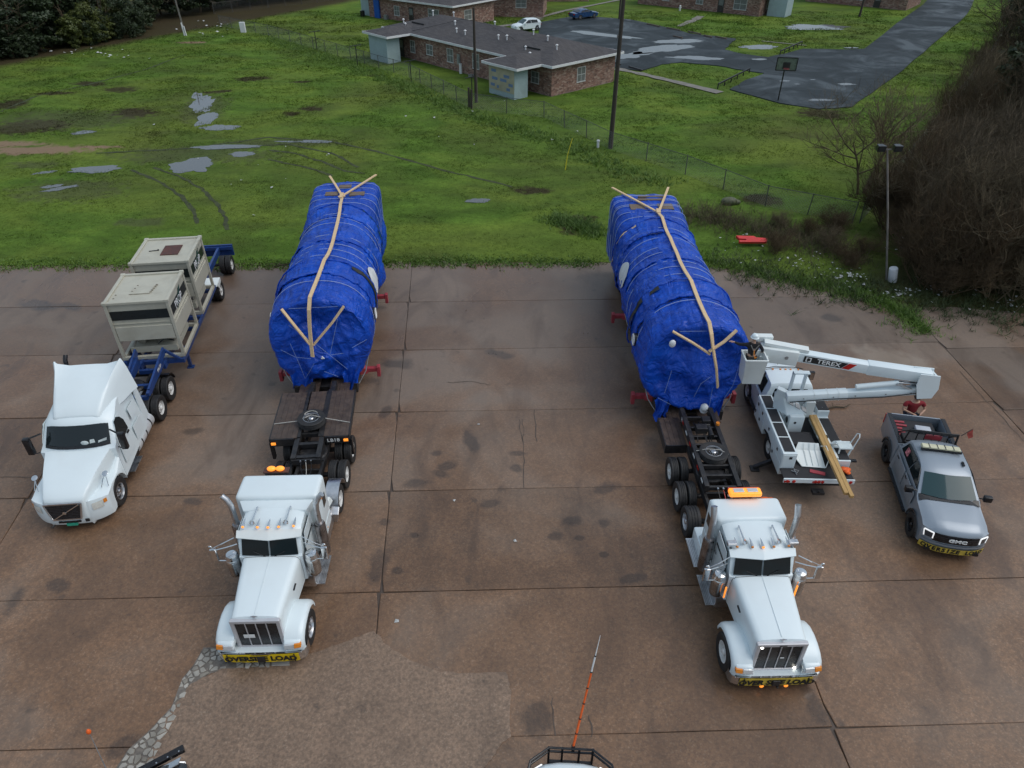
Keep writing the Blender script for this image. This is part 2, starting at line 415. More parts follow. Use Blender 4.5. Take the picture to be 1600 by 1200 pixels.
for i, sv in enumerate(seeds):
    po = [Vector((sv.x + (.45 + .2 * random.random()) * math.cos(a_ * PI / 4 + sv.x), sv.y + (.4 + .2 * random.random()) * math.sin(a_ * PI / 4 + sv.x), 0)) for a_ in range(8)]; c0_ = Vector((sv.x, sv.y, 0))
    for j, w_ in enumerate(seeds):
        if j != i and (w_ - sv).length < .9:
            w2 = Vector((w_.x, w_.y, 0)); po = clip(po, (c0_ + w2) / 2, (w2 - c0_).normalized())
            if len(po) < 3: break
    for k_ in range(max(0, seed_i[i] - 1), min(32, seed_i[i] + 2)):          # trim to the broken strip
        for L_ in (bl2, br2):
            e0, e1 = L_[k_], L_[k_ + 1]; d_ = Vector((e1.x - e0.x, e1.y - e0.y, 0)).normalized(); n_ = Vector((d_.y, -d_.x, 0)); e0 = Vector((e0.x, e0.y, 0))
            if (c0_ - e0).dot(n_) > 0: n_ = -n_
            if len(po) > 2: po = clip(po, e0 + n_ * rnd(-.05, .03), n_)
    if len(po) < 3 or random.random() < .16: continue
    ctr = sum(po, Vector()) / len(po); sh = 1 - .014 / max(.05, max((v - ctr).length for v in po)) * rnd(.9, 2.2)
    ring = []
    for k_, v in enumerate(po):
        ring.append(ctr + (v - ctr) * sh * rnd(.8, 1.0))
        if random.random() < .5: ring.append(ctr + (v.lerp(po[(k_ + 1) % len(po)], rnd(.3, .7)) - ctr) * sh * rnd(.82, 1.02))
    h = Z0 + rnd(.02, .04)
    M().rings([[(v.x, v.y, Z0 - .02) for v in ring], [(v.x, v.y, h - .008) for v in ring], [(ctr.x + (v.x - ctr.x) * .93, ctr.y + (v.y - ctr.y) * .93, h) for v in ring]]).ob('concrete_piece', CHUNK, yard)

# ---------------------------------------------------------------- grass ground
bx = np.array([-160, -60, -28, -16, -3.6, 4.7, 10, 14.2, 16, 17.9, 19.3, 20.3, 20.7, 23, 25.7, 34, 60, 160.])
by = np.array([36.8, 36.5, 36.3, 36.5, 36.75, 36.6, 36.3, 35.6, 34.7, 33.4, 31.9, 31.3, 31.6, 31.5, 30.9, 29.8, 27, 20.])
def edge_y(x): return float(np.interp(x, bx, by)) + .22 * noise.noise((x * .9, 3.1, 0)) + .1 * noise.noise((x * 3.1, 7.7, 0))
def grass_h(x, y):
    t = min(1, max(0, (y - edge_y(x)) / 1.2))
    return Z0 + .015 + t * (.05 + .03 * noise.noise((x * .35, y * .35, 1.7)) + .018 * noise.noise((x * 1.1, y * 1.1, 5)))
def grass_material(name):
    m, nt, b = nmat(name); p = world_pos(nt)
    mp = N(nt, 'ShaderNodeMapping'); mp.inputs['Scale'].default_value = (.55, 1, 1); mp.inputs['Rotation'].default_value = (0, 0, .35); nt.links.new(p, mp.inputs['Vector'])
    big = noise_n(nt, p, .055, 3, .6, .6); mid = noise_n(nt, mp.outputs[0], .45, 4, .65, .5); fine = noise_n(nt, p, 4, 3, .7)
    c = ramp(nt, mid, [(.25, (.044, .080, .014)), (.5, (.082, .150, .022)), (.75, (.135, .235, .034))])
    c = mix(nt, ramp(nt, big, [(.42, 0), (.70, .72)]), c, (.090, .088, .030))
    c = mix(nt, ramp(nt, noise_n(nt, mp.outputs[0], .17, 3, .6, .7), [(.46, 0), (.68, .7)]), c, (.165, .225, .035))
    c = mix(nt, ramp(nt, fine, [(.35, .4), (.6, 0)]), c, (.045, .07, .012))
    spots = []
    for (px, py, rx, ry) in [(210, 178, 2.2, 1.0), (190, 142, 1.6, .9), (395, 125, 1.8, .8), (487, 172, 1.1, .6), (457, 180, .8, .5), (50, 200, 3, 1.6), (20, 165, 1.5, 1.4), (85, 148, 1.8, .5), (140, 133, 2.2, .6), (40, 205, 2.5, .8), (340, 145, 1.6, .4),
                             (1285, 180, 2.2, 1.3), (1190, 315, 1.4, .8), (1020, 345, 1.2, .7), (905, 345, 1.0, .5), (890, 360, .7, .7), (470, 130, 1.2, .3), (830, 300, 1.5, .5), (585, 120, .8, .4)]:
        w = G(px, py); spots.append((w.x, w.y, rx * 1.25, ry * 1.7, rnd(-.3, .3)))
    mud = decal_field(nt, p, spots)
    c = mix(nt, math_n(nt, 'MULTIPLY', mud, .85), c, (.036, .024, .017))
    sp2 = [(G(60, 237).x, G(60, 237).y, 5.6, 1.3, .05), (G(40, 228).x - 2, G(40, 228).y, 4, 1.1, .05), (G(300, 68).x, G(300, 68).y, 2.2, .8, 0), (G(150, 232).x, G(150, 232).y, 2.5, .5, 0)]
    dirt = decal_field(nt, p, sp2)
    c = mix(nt, math_n(nt, 'MULTIPLY', dirt, .85), c, (.25, .165, .12))
    wet = decal_field(nt, p, [(G(310, 245).x, G(310, 245).y, 7.5, 2.6, 0), (G(110, 300).x, G(110, 300).y, 4.5, 2.6, 0), (G(60, 260).x, G(60, 260).y, 2.5, 1, 0), (G(220, 350).x, G(220, 350).y, 2.0, .8, 0), (G(320, 170).x, G(320, 170).y, 2.6, 6, .2), (G(450, 225).x, G(450, 225).y, 6, 1.2, 0), (G(100, 190).x, G(100, 190).y, 7, 4, 0)])
    c = mix(nt, math_n(nt, 'MULTIPLY', wet, .55), c, (.070, .070, .040))
    sx = N(nt, 'ShaderNodeSeparateXYZ'); nt.links.new(p, sx.inputs[0])
    # bare leaf litter under the woods at the far left and the thicket at the right
    lf = math_n(nt, 'SUBTRACT', math_n(nt, 'ADD', math_n(nt, 'MULTIPLY', sx.outputs[0], -1.), math_n(nt, 'MULTIPLY', sx.outputs[1], .62)), 110.5)
    lf = ramp(nt, math_n(nt, 'ADD', math_n(nt, 'MULTIPLY', lf, .16), math_n(nt, 'MULTIPLY', mid, .8)), [(.3, 0), (.75, 1)])
    c = mix(nt, math_n(nt, 'MULTIPLY', lf, .9), c, (.045, .030, .020))
    rt = math_n(nt, 'SUBTRACT', math_n(nt, 'SUBTRACT', sx.outputs[0], math_n(nt, 'MULTIPLY', sx.outputs[1], .72)), -7.5)
    rt = ramp(nt, math_n(nt, 'ADD', math_n(nt, 'MULTIPLY', rt, .12), math_n(nt, 'MULTIPLY', mid, .9)), [(.35, 0), (.85, 1)])
    c = mix(nt, math_n(nt, 'MULTIPLY', rt, .8), c, (.045, .032, .022))
    nt.links.new(c, b.inputs['Base Color']); b.inputs['Roughness'].default_value = .9; b.inputs['Specular IOR Level'].default_value = .08
    bump(nt, b, math_n(nt, 'ADD', fine, mid), .5, .08)
    return m
GRASS = grass_material('wet_spring_grass')
xs = np.concatenate([np.arange(-160, -60, 5), np.arange(-60, -32, 1.5), np.arange(-32, 42, .35), np.arange(42, 90, 2), np.arange(90, 161, 6)])
ss = np.concatenate([np.arange(0, 3, .3), np.arange(3, 12, .8), np.arange(12, 60, 2.), np.arange(60, 140, 5), [180, 260, 500, 1200]])
rows = []
for s_ in ss:
    rows.append([(x * (1 + max(0, s_ - 60) / 120.), edge_y(x) + s_, grass_h(x, edge_y(x) + s_) if s_ < 130 else Z0 + .06) for x in xs])
m = M(); m.rings(rows, caps=False, closed=False); gr = m.ob('ground', GRASS, smooth=60); struct(gr)

# puddles
WATER, nt, b = nmat('puddle_water'); b.inputs['Base Color'].default_value = (.11, .115, .115, 1); b.inputs['Roughness'].default_value = .03; b.inputs['IOR'].default_value = 1.33  # grey base colour stands in for part of the bright sky reflection
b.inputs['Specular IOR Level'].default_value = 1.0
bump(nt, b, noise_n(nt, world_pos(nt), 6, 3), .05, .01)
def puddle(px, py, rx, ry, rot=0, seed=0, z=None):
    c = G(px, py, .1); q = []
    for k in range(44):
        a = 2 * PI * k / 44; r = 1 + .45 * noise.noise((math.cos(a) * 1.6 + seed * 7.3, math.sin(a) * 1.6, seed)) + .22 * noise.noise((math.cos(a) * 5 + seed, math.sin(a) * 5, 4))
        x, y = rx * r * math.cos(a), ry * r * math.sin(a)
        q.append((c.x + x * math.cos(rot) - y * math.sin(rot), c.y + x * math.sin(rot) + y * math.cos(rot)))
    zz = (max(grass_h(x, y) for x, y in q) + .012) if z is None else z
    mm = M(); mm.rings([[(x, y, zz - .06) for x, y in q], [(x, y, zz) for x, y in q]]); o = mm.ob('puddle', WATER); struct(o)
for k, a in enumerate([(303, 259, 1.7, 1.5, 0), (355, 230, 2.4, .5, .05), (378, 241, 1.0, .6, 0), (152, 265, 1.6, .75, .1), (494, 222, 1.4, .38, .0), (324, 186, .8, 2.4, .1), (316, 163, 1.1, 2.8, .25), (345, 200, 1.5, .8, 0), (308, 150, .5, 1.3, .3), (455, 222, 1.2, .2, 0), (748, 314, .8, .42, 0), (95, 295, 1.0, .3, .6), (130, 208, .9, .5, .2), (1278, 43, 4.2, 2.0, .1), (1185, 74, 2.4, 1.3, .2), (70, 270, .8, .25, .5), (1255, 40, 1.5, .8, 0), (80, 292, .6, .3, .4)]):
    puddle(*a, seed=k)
# tyre ruts pressed into the field
MUD = mat('rutted_mud', (.040, .050, .018), .95, 0, .4, 2, bmp=.5, bscale=6)
for pl in [[(205, 266), (235, 278), (262, 292), (285, 308), (302, 328), (309, 350)], [(240, 262), (280, 276), (315, 295), (338, 318), (352, 340), (355, 360)], [(420, 235), (460, 240), (500, 252), (540, 268), (570, 272)], [(400, 228), (450, 226), (520, 240), (560, 262)],
           [(150, 240), (230, 236), (300, 232), (420, 215), (520, 222), (600, 240), (700, 268), (800, 292)], [(420, 250), (480, 262), (520, 275)], [(290, 85), (230, 108), (150, 130), (60, 150), (0, 175)]]:
    g = [G(x, y, .1) for x, y in pl]
    mm = strip_mesh(g, .3, .1, 7, .06)
    mm.v = [(x, y, grass_h(x, y) + .014) for x, y, z in mm.v]
    struct(mm.ob('tyre_rut', MUD, smooth=60))

# ---------------------------------------------------------------- asphalt lot, road, paths
ASPH, nt, b = nmat('wet_asphalt'); p = world_pos(nt)
big = noise_n(nt, p, .22, 6, .6, .6); fine = noise_n(nt, p, 14, 4, .7)
c = ramp(nt, big, [(.3, (.030, .040, .046)), (.7, (.050, .064, .072))]); c = mix(nt, ramp(nt, fine, [(.4, .4), (.65, 0)]), c, (.02, .021, .023))
cr = N(nt, 'ShaderNodeTexVoronoi', feature='DISTANCE_TO_EDGE'); cr.inputs['Scale'].default_value = .16; nt.links.new(p, cr.inputs['Vector'])
c = mix(nt, ramp(nt, cr.outputs['Distance'], [(.0, .8), (.012, 0)]), c, (.012, .012, .013))
nt.links.new(c, b.inputs['Base Color'])
nt.links.new(ramp(nt, noise_n(nt, p, .17, 5, .6, .8), [(.38, .35), (.56, .75)]), b.inputs['Roughness']); b.inputs['Specular IOR Level'].default_value = .12
bump(nt, b, fine, .25, .01)
ZA = .2
def sheet(name, pts, z0, z1, m_, jit=0.0, sub=1):
    q = []
    for k in range(len(pts)):
        a = Vector(pts[k]).to_2d(); b_ = Vector(pts[(k + 1) % len(pts)]).to_2d()
        for t in range(sub):
            v = a.lerp(b_, t / sub); q.append((v.x + rnd(-jit, jit), v.y + rnd(-jit, jit)))
    mm = M(); mm.rings([[(x, y, z0) for x, y in q], [(x, y, z1) for x, y in q]])
    return mm.ob(name, m_)
lot = [(845, 34), (900, 24), (985, 30), (1040, 42), (1078, 52), (1150, 60), (1140, 70), (1132, 77), (1160, 84), (1200, 89), (1222, 84), (1256, 76), (1330, 77), (1350, 76), (1440, 8), (1462, -14), (1530, -14), (1512, 22), (1455, 70), (1390, 125), (1330, 166), (1280, 170), (1218, 161), (1140, 139), (1165, 125), (1196, 114), (1178, 112), (1120, 102), (1065, 97), (1035, 100), (1000, 110), (950, 103), (900, 85), (840, 62)]
struct(sheet('asphalt_road', [G(x, y, ZA) for x, y in lot], -.02, ZA, ASPH, .12, 4))
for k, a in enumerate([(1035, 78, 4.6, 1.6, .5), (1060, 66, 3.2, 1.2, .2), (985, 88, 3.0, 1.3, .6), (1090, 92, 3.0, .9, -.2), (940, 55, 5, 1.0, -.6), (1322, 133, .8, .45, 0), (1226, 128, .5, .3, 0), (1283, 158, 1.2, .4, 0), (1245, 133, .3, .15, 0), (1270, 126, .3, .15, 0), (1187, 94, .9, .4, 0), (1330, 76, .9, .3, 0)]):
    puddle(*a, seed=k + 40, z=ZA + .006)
PATH = mat('pale_footpath_concrete', (.20, .185, .16), .7, 0, .2, 1.2, dirt=(.08, .08, .06), dirt_amt=.5)
def path(pl, w, n=1):
    g = [G(x, y, .1) for x, y in pl]; mm = strip_mesh(g, w, .17, 4, .02); mm.v = [(x, y, .19) for x, y, z in mm.v]
    o = mm.ob('footpath', PATH); struct(o)
path([(962, 108), (1000, 116), (1060, 130), (1125, 146)], 1.1)
path([(835, 30), (880, 18), (960, 2), (980, -3)], 1.0)
path([(1060, 42), (1085, 32), (1095, 26)], 1.2)
path([(1190, 65), (1260, 72)], .5)
path([(760, 45), (815, 37), (845, 30)], 1.0)
# far roadside strip at the top right
struct(sheet('side_road', [G(1380, -4, ZA), G(1470, -6, ZA), G(1480, -16, ZA), G(1300, -14, ZA)], 0, ZA - .03, ASPH, .1, 3))
# ================================================================ VEHICLE PARTS
_wc = {}
def wheel_meshes(r, w, dual, rim):
    k = (r, w, dual, rim)
    if k in _wc: return _wc[k]
    m = M()
    def tyre(x0, ww):
        h = ww / 2; ri = r * .56
        pr = [(ri, -h * .8), (r * .8, -h), (r * .95, -h * .96), (r, -h * .78)]
        for g in (-.4, 0, .4): pr += [(r, g * h - .022), (r - .018, g * h - .012), (r - .018, g * h + .012), (r, g * h + .022)]
        pr += [(r, h * .78), (r * .95, h * .96), (r * .8, h), (ri, h * .8)]
        m.lathe(pr, (x0, 0, 0), (1, 0, 0), 32, caps=False)
    if dual: tyre(-w * .27, w * .46); tyre(w * .27, w * .46)
    else: tyre(0, w)
    m.lathe([(r * .58, -w * .12), (r * .58, w * .12)], (0, 0, 0), (1, 0, 0), 24)
    tm = m.mesh('wheel', RUBBER, smooth=38)
    rm = M(); rr = r * .56; o = w / 2
    # outer flange, dished disc with hand holes, hub and nuts (outer side is +x)
    deep = .05 if not dual else .02
    rm.lathe([(rr * 1.0, o * .80), (rr * 1.03, o * .86), (rr * .98, o * .88), (rr * .93, o * .6), (rr * .9, o - .11 - deep)], (0, 0, 0), (1, 0, 0), 30, caps=False)
    xd = o - .10 - deep; n = 40
    def P(q, a, x): return (x, q * math.cos(a), q * math.sin(a))
    for k2 in range(n):
        a0, a1 = 2 * PI * k2 / n, 2 * PI * (k2 + 1) / n
        segs = [(.9, .80, xd, xd + .01), (.62, .0, xd + .04, xd + .05)]
        if k2 % 4 in (0, 1): segs.append((.80, .62, xd + .01, xd + .04))
        for (q0, q1, x0, x1) in segs:
            rm.add([P(rr * q0, a0, x0), P(rr * q0, a1, x0), P(max(rr * q1, .001), a1, x1), P(max(rr * q1, .001), a0, x1)], [(0, 1, 2, 3)])
    rm.lathe([(rr * .34, xd + .04), (rr * .33, xd + .1), (rr * .2, xd + .13), (0, xd + .135)], (0, 0, 0), (1, 0, 0), 16)
    for k2 in range(10):
        a = 2 * PI * k2 / 10; rm.cyl(P(rr * .48, a, xd + .03), P(rr * .48, a, xd + .075), .017, n=6)
    rmat = {'white': RIMW, 'alu': ALU, 'black': BLACKP}[rim]
    _wc[k] = (tm, rm.mesh('rim', rmat, smooth=30)); return _wc[k]
RIMW = mat('white_wheel_paint', (.74, .74, .72), .4, 0, .05, 6, dirt=(.25, .2, .16), dirt_amt=.3)
def wheel(parent, x, y, r=.52, w=.28, dual=False, rim='white', z=None):
    t, rm = wheel_meshes(r, w, dual, rim)
    o = mobj('wheel', t, parent, (x, y, r if z is None else z)); o.rotation_euler = (rnd(0, 6), 0, 0 if x > 0 else PI)
    mobj('rim', rm, o)
    return o
def rbox(m, x0, x1, y0, y1, z0, z1): return m.box(x0, x1, y0, y1, z0, z1)

def bullet_light(parent, x, y, z, lit=False):
    a = M().lathe([(.0, -.30), (.02, -.22), (.042, 0), (.042, .02)], (x, y, z), (0, 1, -.12), 10).ob('marker_lamp', CHROME, parent, smooth=40)
    M().lathe([(.042, .02), (.034, .05), (.001, .062)], (x, y, z), (0, 1, -.12), 10).ob('lens', AMBERLIT if lit else AMBER, a, smooth=40)
def horn(parent, x, y0, y1, z):
    M().lathe([(.018, 0), (.02, .25), (.03, y1 - y0 - .12), (.085, y1 - y0), (.07, y1 - y0 - .005), (.001, y1 - y0 - .1)], (x, y0, z), (0, 1, 0), 12).cyl((x, y0 + .02, z), (x, y0 + .02, z - .07), .03, n=8).ob('air_horn', CHROME, parent, smooth=40)

def semi_tractor(root, v):
    """long conventional heavy-haul tractor; y=0 is the bumper face, +y forward. v='a' (wide sleeper) or 'b' (narrow sleeper)"""
    A = v == 'a'
    axl = [-.86, -6.0, -7.2, -8.55] if A else [-.84, -5.68, -6.85, -8.1]
    # hood
    st = [(-.30, .645, 1.70, .80), (-.34, .68, 1.77, .80), (-.6, .695, 1.80, .85), (-1.3, .75, 1.88, .9), (-2.25, .83, 1.99, .95)]
    rs = []
    for y, hw, zt, zl in st:
        zl = zl - .22 if y > -.7 else zl
        h = [(hw, zl), (hw + .012, zl + .4), (hw, zt - .17), (hw - .035, zt - .075), (hw - .10, zt - .018), (hw - .2, zt), (hw * .35, zt + .022)]
        rs.append([(x, y, z) for x, z in h] + [(-x, y, z) for x, z in reversed(h)])
    hood = M().rings(rs).ob('hood', WHITE, root, smooth=50)
    for s in (-1, 1):
        M().bar((s * .775, -1.35, 1.55), (s * .79, -1.55, 1.6), .02, .06, (1, 0, 0)).ob('hood_latch', BLACKP, hood)
    M().cyl((0, -.31, 1.77), (0, -.31, 1.80), .03, n=8).plate([(-.10, -.30, 1.835), (0, -.30, 1.80), (.10, -.30, 1.835), (0, -.30, 1.855)], .02).ob('emblem', CHROME, hood, smooth=40)
    y, hw, zt, zl = st[-1]; hw += .004; zt += .004
    h = [(hw, zl), (hw + .012, zl + .4), (hw, zt - .17), (hw - .035, zt - .075), (hw - .10, zt - .018), (hw - .2, zt), (hw * .35, zt + .022)]; rr_ = [(x, z) for x, z in h] + [(-x, z) for x, z in reversed(h)]
    M().rings([[(x, -2.19, z - .004) for x, z in rr_], [(x, -2.205, z - .004) for x, z in rr_]], caps=False, closed=False).ob('cowl_seam', INK, hood)
    for s in (-1, 1):
        M().bar((s * .70, -.9, 1.32), (s * .80, -2.1, 1.32), .012, .012).ob('fender_seam', SEAMG, hood)
    # hood seam ridge
    M().bar((0, -.4, 1.812), (0, -2.2, 2.016), .02, .008).ob('hood_ridge', WHITE, hood)
    # grille
    g = M(); g.box(-.67, -.56, -.33, -.22, .60, 1.70).box(.56, .67, -.33, -.22, .60, 1.70).box(-.67, .67, -.335, -.215, 1.62, 1.73).box(-.67, .67, -.335, -.215, .56, .64)
    gf = g.ob('grille_frame', GSURR, root, bevel=.02)
    M().box(-1.1, 1.1, -.36, -.045, .555, .60).ob('bumper_apron', WHITE, root)
    M().box(-.565, .565, -.32, -.26, .63, 1.63).ob('grille_mesh', BLACKP, gf)
    for x in (-.28, 0, .28): M().box(x - .011, x + .011, -.27, -.235, .63, 1.63).ob('grille_bar', GSURR, gf)
    if A: M().box(.10, .40, -.225, -.212, 1.02, 1.16).ob('licence_plate', WINK, gf, bevel=.005)
    else:
        M().cyl((.53, -.24, 1.60), (.53, -.205, 1.60), .035, n=12).ob('grille_lamp', WHITELIT, gf); M().cyl((-.53, -.24, .66), (-.53, -.205, .66), .035, n=12).ob('grille_lamp', WHITELIT, gf)
        M().box(-.16, -.06, -.255, -.242, 1.08, 1.11).ob('maker_badge', WINK, gf)
        M().box(-.11, .09, -.225, -.21, 1.655, 1.69).ob('maker_badge', BLACKP, gf)
    # fenders
    for s in (-1, 1):
        path_ = [(-.10, .50), (-.06, .70), (-.08, .86), (-.16, 1.0), (-.34, 1.13), (-.6, 1.21), (-.9, 1.235), (-1.2, 1.18), (-1.42, 1.06), (-1.57, .88), (-1.64, .68)]
        rs = []
        for i, (y, z) in enumerate(path_):
            a = Vector(path_[min(i + 1, len(path_) - 1)]) - Vector(path_[max(i - 1, 0)]); nr = Vector((a.y, -a.x)).normalized()
            if nr.y < 0 and i in (4, 5, 6): nr = -nr
            c = Vector((-.86, .5)); nr = (Vector((y, z)) - c).normalized()
            ring = []
            for x, o in ((.67, .0), (1.02, 0), (1.13, -.02), (1.19, -.07), (1.205, -.15), (1.18, -.15), (1.12, -.06), (.67, -.05)):
                ring.append((s * x, y + nr.x * o, z + nr.y * o))
            rs.append(ring)
        fe = M().rings(rs).ob('fender', WHITE, root, smooth=45)
        # headlamp pod
        hl = M().hexa([(s * .66, -.30, .82), (s * 1.12, -.34, .82), (s * 1.12, -.02, .80), (s * .66, .03, .78), (s * .66, -.34, 1.04), (s * 1.12, -.36, 1.0), (s * 1.13, -.10, .98), (s * .68, -.05, .97)]).ob('headlamp', WHITE, fe, bevel=.04, smooth=50)
        M().hexa([(s * .69, -.04, .82), (s * .95, -.06, .82), (s * .95, .022, .82), (s * .69, .042, .81), (s * .69, -.08, .935), (s * .95, -.1, .94), (s * .95, -.028, .93), (s * .70, -.008, .925)]).ob('lens', LENS, hl, bevel=.012)
        M().hexa([(s * .96, -.1, .83), (s * 1.14, -.14, .83), (s * 1.145, -.005, .83), (s * .96, .022, .82), (s * .96, -.1, .94), (s * 1.13, -.14, .945), (s * 1.14, -.05, .94), (s * .96, -.025, .93)]).ob('turn_signal', AMBER, hl, bevel=.012)
    # bumper
    rs = []
    for x, y in [(-1.22, -.42), (-1.215, -.2), (-1.17, -.09), (-1.05, -.03), (-.7, .0), (0, .012), (.7, .0), (1.05, -.03), (1.17, -.09), (1.215, -.2), (1.22, -.42)]:
        t = Vector((x, y)); n = -Vector((x * .25 if abs(x) > 1.1 else 0, 1)).normalized() * .05
        rs.append([(x, y, .27), (x, y + .012, .44), (x, y, .60), (x + n.x, y + n.y, .60), (x + n.x, y + n.y, .27)])
    bp = M().rings(rs).ob('bumper', CHROME, root, smooth=40)
    # banner sheet on the bumper
    ys = (lambda x: .014 - .025 * (abs(x) / 1.0) ** 3)
    bw = 1.03 if A else .98
    rs = []; nb = 20
    for k in range(nb + 1):
        x = -bw + 2 * bw * k / nb; sag = .02 * math.sin(k * 1.9) + (.05 * math.cos(x * 1.5) if A else 0)
        rs.append([(x, ys(x) + .010, .27 - sag * .5), (x, ys(x) + .022, .42), (x, ys(x) + .012, .585 - (.05 if A and abs(x) < .25 else 0)), (x, ys(x) + .006, .585 - (.05 if A and abs(x) < .25 else 0)), (x, ys(x) + .006, .27 - sag * .5)])
    bn = M().rings(rs).ob('banner', YELLOW if A else YELLOWD, root, smooth=60)
    text('lettering', 'OVER SIZE LOAD' if not A else 'OVERSIZE LOAD', .27, INK, bn, (0, .046, .425), (PI / 2, 0, PI), .045, .12 if not A else 0, sx=.98)
    for x in (-bw + .12, bw - .12): M().box(x - .012, x + .012, .0, .034, .275, .58).ob('banner_seam', INK, bn)
    m = M(); m.box(-.10, .10, -.02, .075, .30, .52).cyl((-.06, .02, .26), (-.06, .11, .26), .03, n=8); m.ob('tow_hook', BLACKF, bp, bevel=.02)
    if not A:
        for x in (-.33, .33): M().lathe([(.05, 0), (.06, .03), (.03, .05)], (x, -.02, .2), (0, 1, 0), 12).ob('marker_lamp', AMBERLIT, bp)
    # cab
    zr = 2.74 if A else 2.70
    ol = [(-2.2, .95), (-2.2, 1.95), (-2.27, 1.985), (-2.50, 2.60), (-2.60, 2.68), (-2.85, zr), (-3.62, zr + .03), (-3.62, .95)]
    def wp(x, y, z, f):
        k = 1 - max(0, z - 1.9) * .11 - (.0 if y < -2.4 else .06)
        zz = z - (.10 * abs(f) ** 6 + .02 * abs(f) ** 2) * (1 if z > 2.5 else 0); yy = y - (.05 * abs(f) ** 4 if z < 2.6 and y > -2.6 else 0)
        return (x * k, yy, zz)
    cab = M().prof(ol, .96, wp).ob('cab', WHITE, root, smooth=40)
    for s in (-1, 1):
        ws = M().plate([(s * .025, -2.215, 2.02), (s * .80, -2.255, 2.02), (s * .765, -2.465, 2.56), (s * .025, -2.425, 2.56)], .02).ob('windscreen', GLASS, cab)
        M().bar((s * .12, -2.2, 2.0), (s * .45, -2.26, 2.16), .018, .014).ob('wiper', BLACKP, ws)
        dx = s * .965
        dr = M().prism([(-2.5, 1.1), (-2.5, 2.0), (-2.64, 2.5), (-3.45, 2.52), (-3.45, 1.1)], 'x', s * .955, s * .968).ob('door', WHITE, cab)
        M().plate([(s * .966, -2.58, 2.03), (s * .966, -3.38, 2.03), (s * .925, -3.38, 2.46), (s * .925, -2.70, 2.46)], .02).ob('side_window', GLASS, dr)
        M().box(s * .965, s * 1.0, -3.36, -3.2, 1.75, 1.8).ob('door_handle', CHROME, dr)
        for yy in (-2.49, -3.46): M().box(s * .95, s * .972, yy - .008, yy + .008, 1.1, 2.02).ob('door_gap', INK, dr)
    # visor
    M().rings([[(x, y, z) for x, y, z in ((-.93, -2.62, 2.66), (0, -2.58, 2.70), (.93, -2.62, 2.66), (.92, -2.44, 2.545), (0, -2.33, 2.535), (-.92, -2.44, 2.545))], [(x, y, z - .02) for x, y, z in ((-.93, -2.62, 2.66), (0, -2.58, 2.70), (.93, -2.62, 2.66), (.92, -2.44, 2.545), (0, -2.33, 2.535), (-.92, -2.44, 2.545))]]).ob('sun_visor', WHITE if not A else WHITE2, cab)
    for i, x in enumerate((-.72, -.3, 0, .3, .72)): bullet_light(cab, x, -2.66 + .05 * (1 - abs(x)), zr + .06, lit=A or i == 2)
    for x in (-.48, .48): horn(cab, x, -3.35, -2.72, zr + .11)
    if not A:
        for x in (-.86, .86): M().box(x - .13, x + .13, -2.78, -2.62, zr + .06, zr + .16).ob('work_lamp', ALU, cab, bevel=.015); M().box(x - .02, x + .02, -2.74, -2.68, zr - .1, zr + .06).ob('lamp_bracket', STEEL, cab)
    # sleeper
    if A:
        sl = M().box(-1.22, 1.22, -4.62, -3.62, 1.0, 2.98).ob('sleeper', WHITE, root, bevel=.13, smooth=40, seg=4)
        M().hexa([(-1.0, -3.66, 2.4), (1.0, -3.66, 2.4), (.93, -3.35, 2.4), (-.93, -3.35, 2.4), (-1.12, -3.68, 2.86), (1.12, -3.68, 2.86), (.92, -3.3, 2.735), (-.92, -3.3, 2.735)]).ob('roof_fairing', WHITE, sl, bevel=.03, smooth=40)
        for s in (-1, 1):
            M().box(s * 1.215, s * 1.232, -4.3, -4.0, 2.1, 2.5).ob('side_window', GLASS, sl, bevel=.005)
            M().box(s * 1.215, s * 1.23, -4.42, -3.85, 1.15, 1.55).ob('locker_door', WHITE, sl, bevel=.004)
            for zz in (1.3, 2.55): M().cyl((s * 1.22, -3.95, zz), (s * 1.238, -3.95, zz), .03, n=8).ob('side_marker', AMBER, sl)
    else:
        sl = M().box(-1.04, 1.04, -4.5, -3.58, 1.0, 2.80).ob('sleeper', WHITE, root, bevel=.13, smooth=40, seg=4)
        M().box(-.98, .98, -4.62, -4.40, 1.0, 2.62).ob('rear_panel', WHITE, sl, bevel=.06, smooth=40)
        for s in (-1, 1):
            M().box(s * 1.035, s * 1.05, -4.3, -3.95, 2.0, 2.4).ob('side_window', GLASS, sl, bevel=.005)
            M().box(s * 1.035, s * 1.05, -4.4, -3.75, 1.15, 1.6).ob('locker_door', WHITE, sl, bevel=.004)
    # exhaust stacks
    sx = 1.22 if A else 1.20
    for s in (-1, 1):
        yb = -3.32 if A else -3.45
        e = M().lathe([(.09, .85), (.155, .9), (.165, 1.0), (.165, 2.12), (.13, 2.2)], (s * sx, yb, 0), n=16).ob('exhaust_shield', STACK, root, smooth=40)
        if A: M().tube([(s * sx, yb, 2.1), (s * sx, yb, 2.75), (s * (sx + .02), yb - .02, 2.95), (s * (sx + .12), yb - .06, 3.16), (s * (sx + .22), yb - .08, 3.27)], .085, 12).ob('exhaust_pipe', ALU, e, smooth=40)
        else: M().tube([(s * sx, yb, 2.1), (s * sx, yb, 2.95), (s * sx, yb - .04, 3.1), (s * sx, yb - .16, 3.34)], .09, 12).ob('exhaust_pipe', ALU, e, smooth=40)
        M().bar((s * sx, yb, 2.0), (s * .95, yb - .1, 2.0), .05, .05).bar((s * sx, yb, 1.2), (s * .9, yb - .1, 1.2), .05, .05).ob('stack_bracket', STEEL, e)
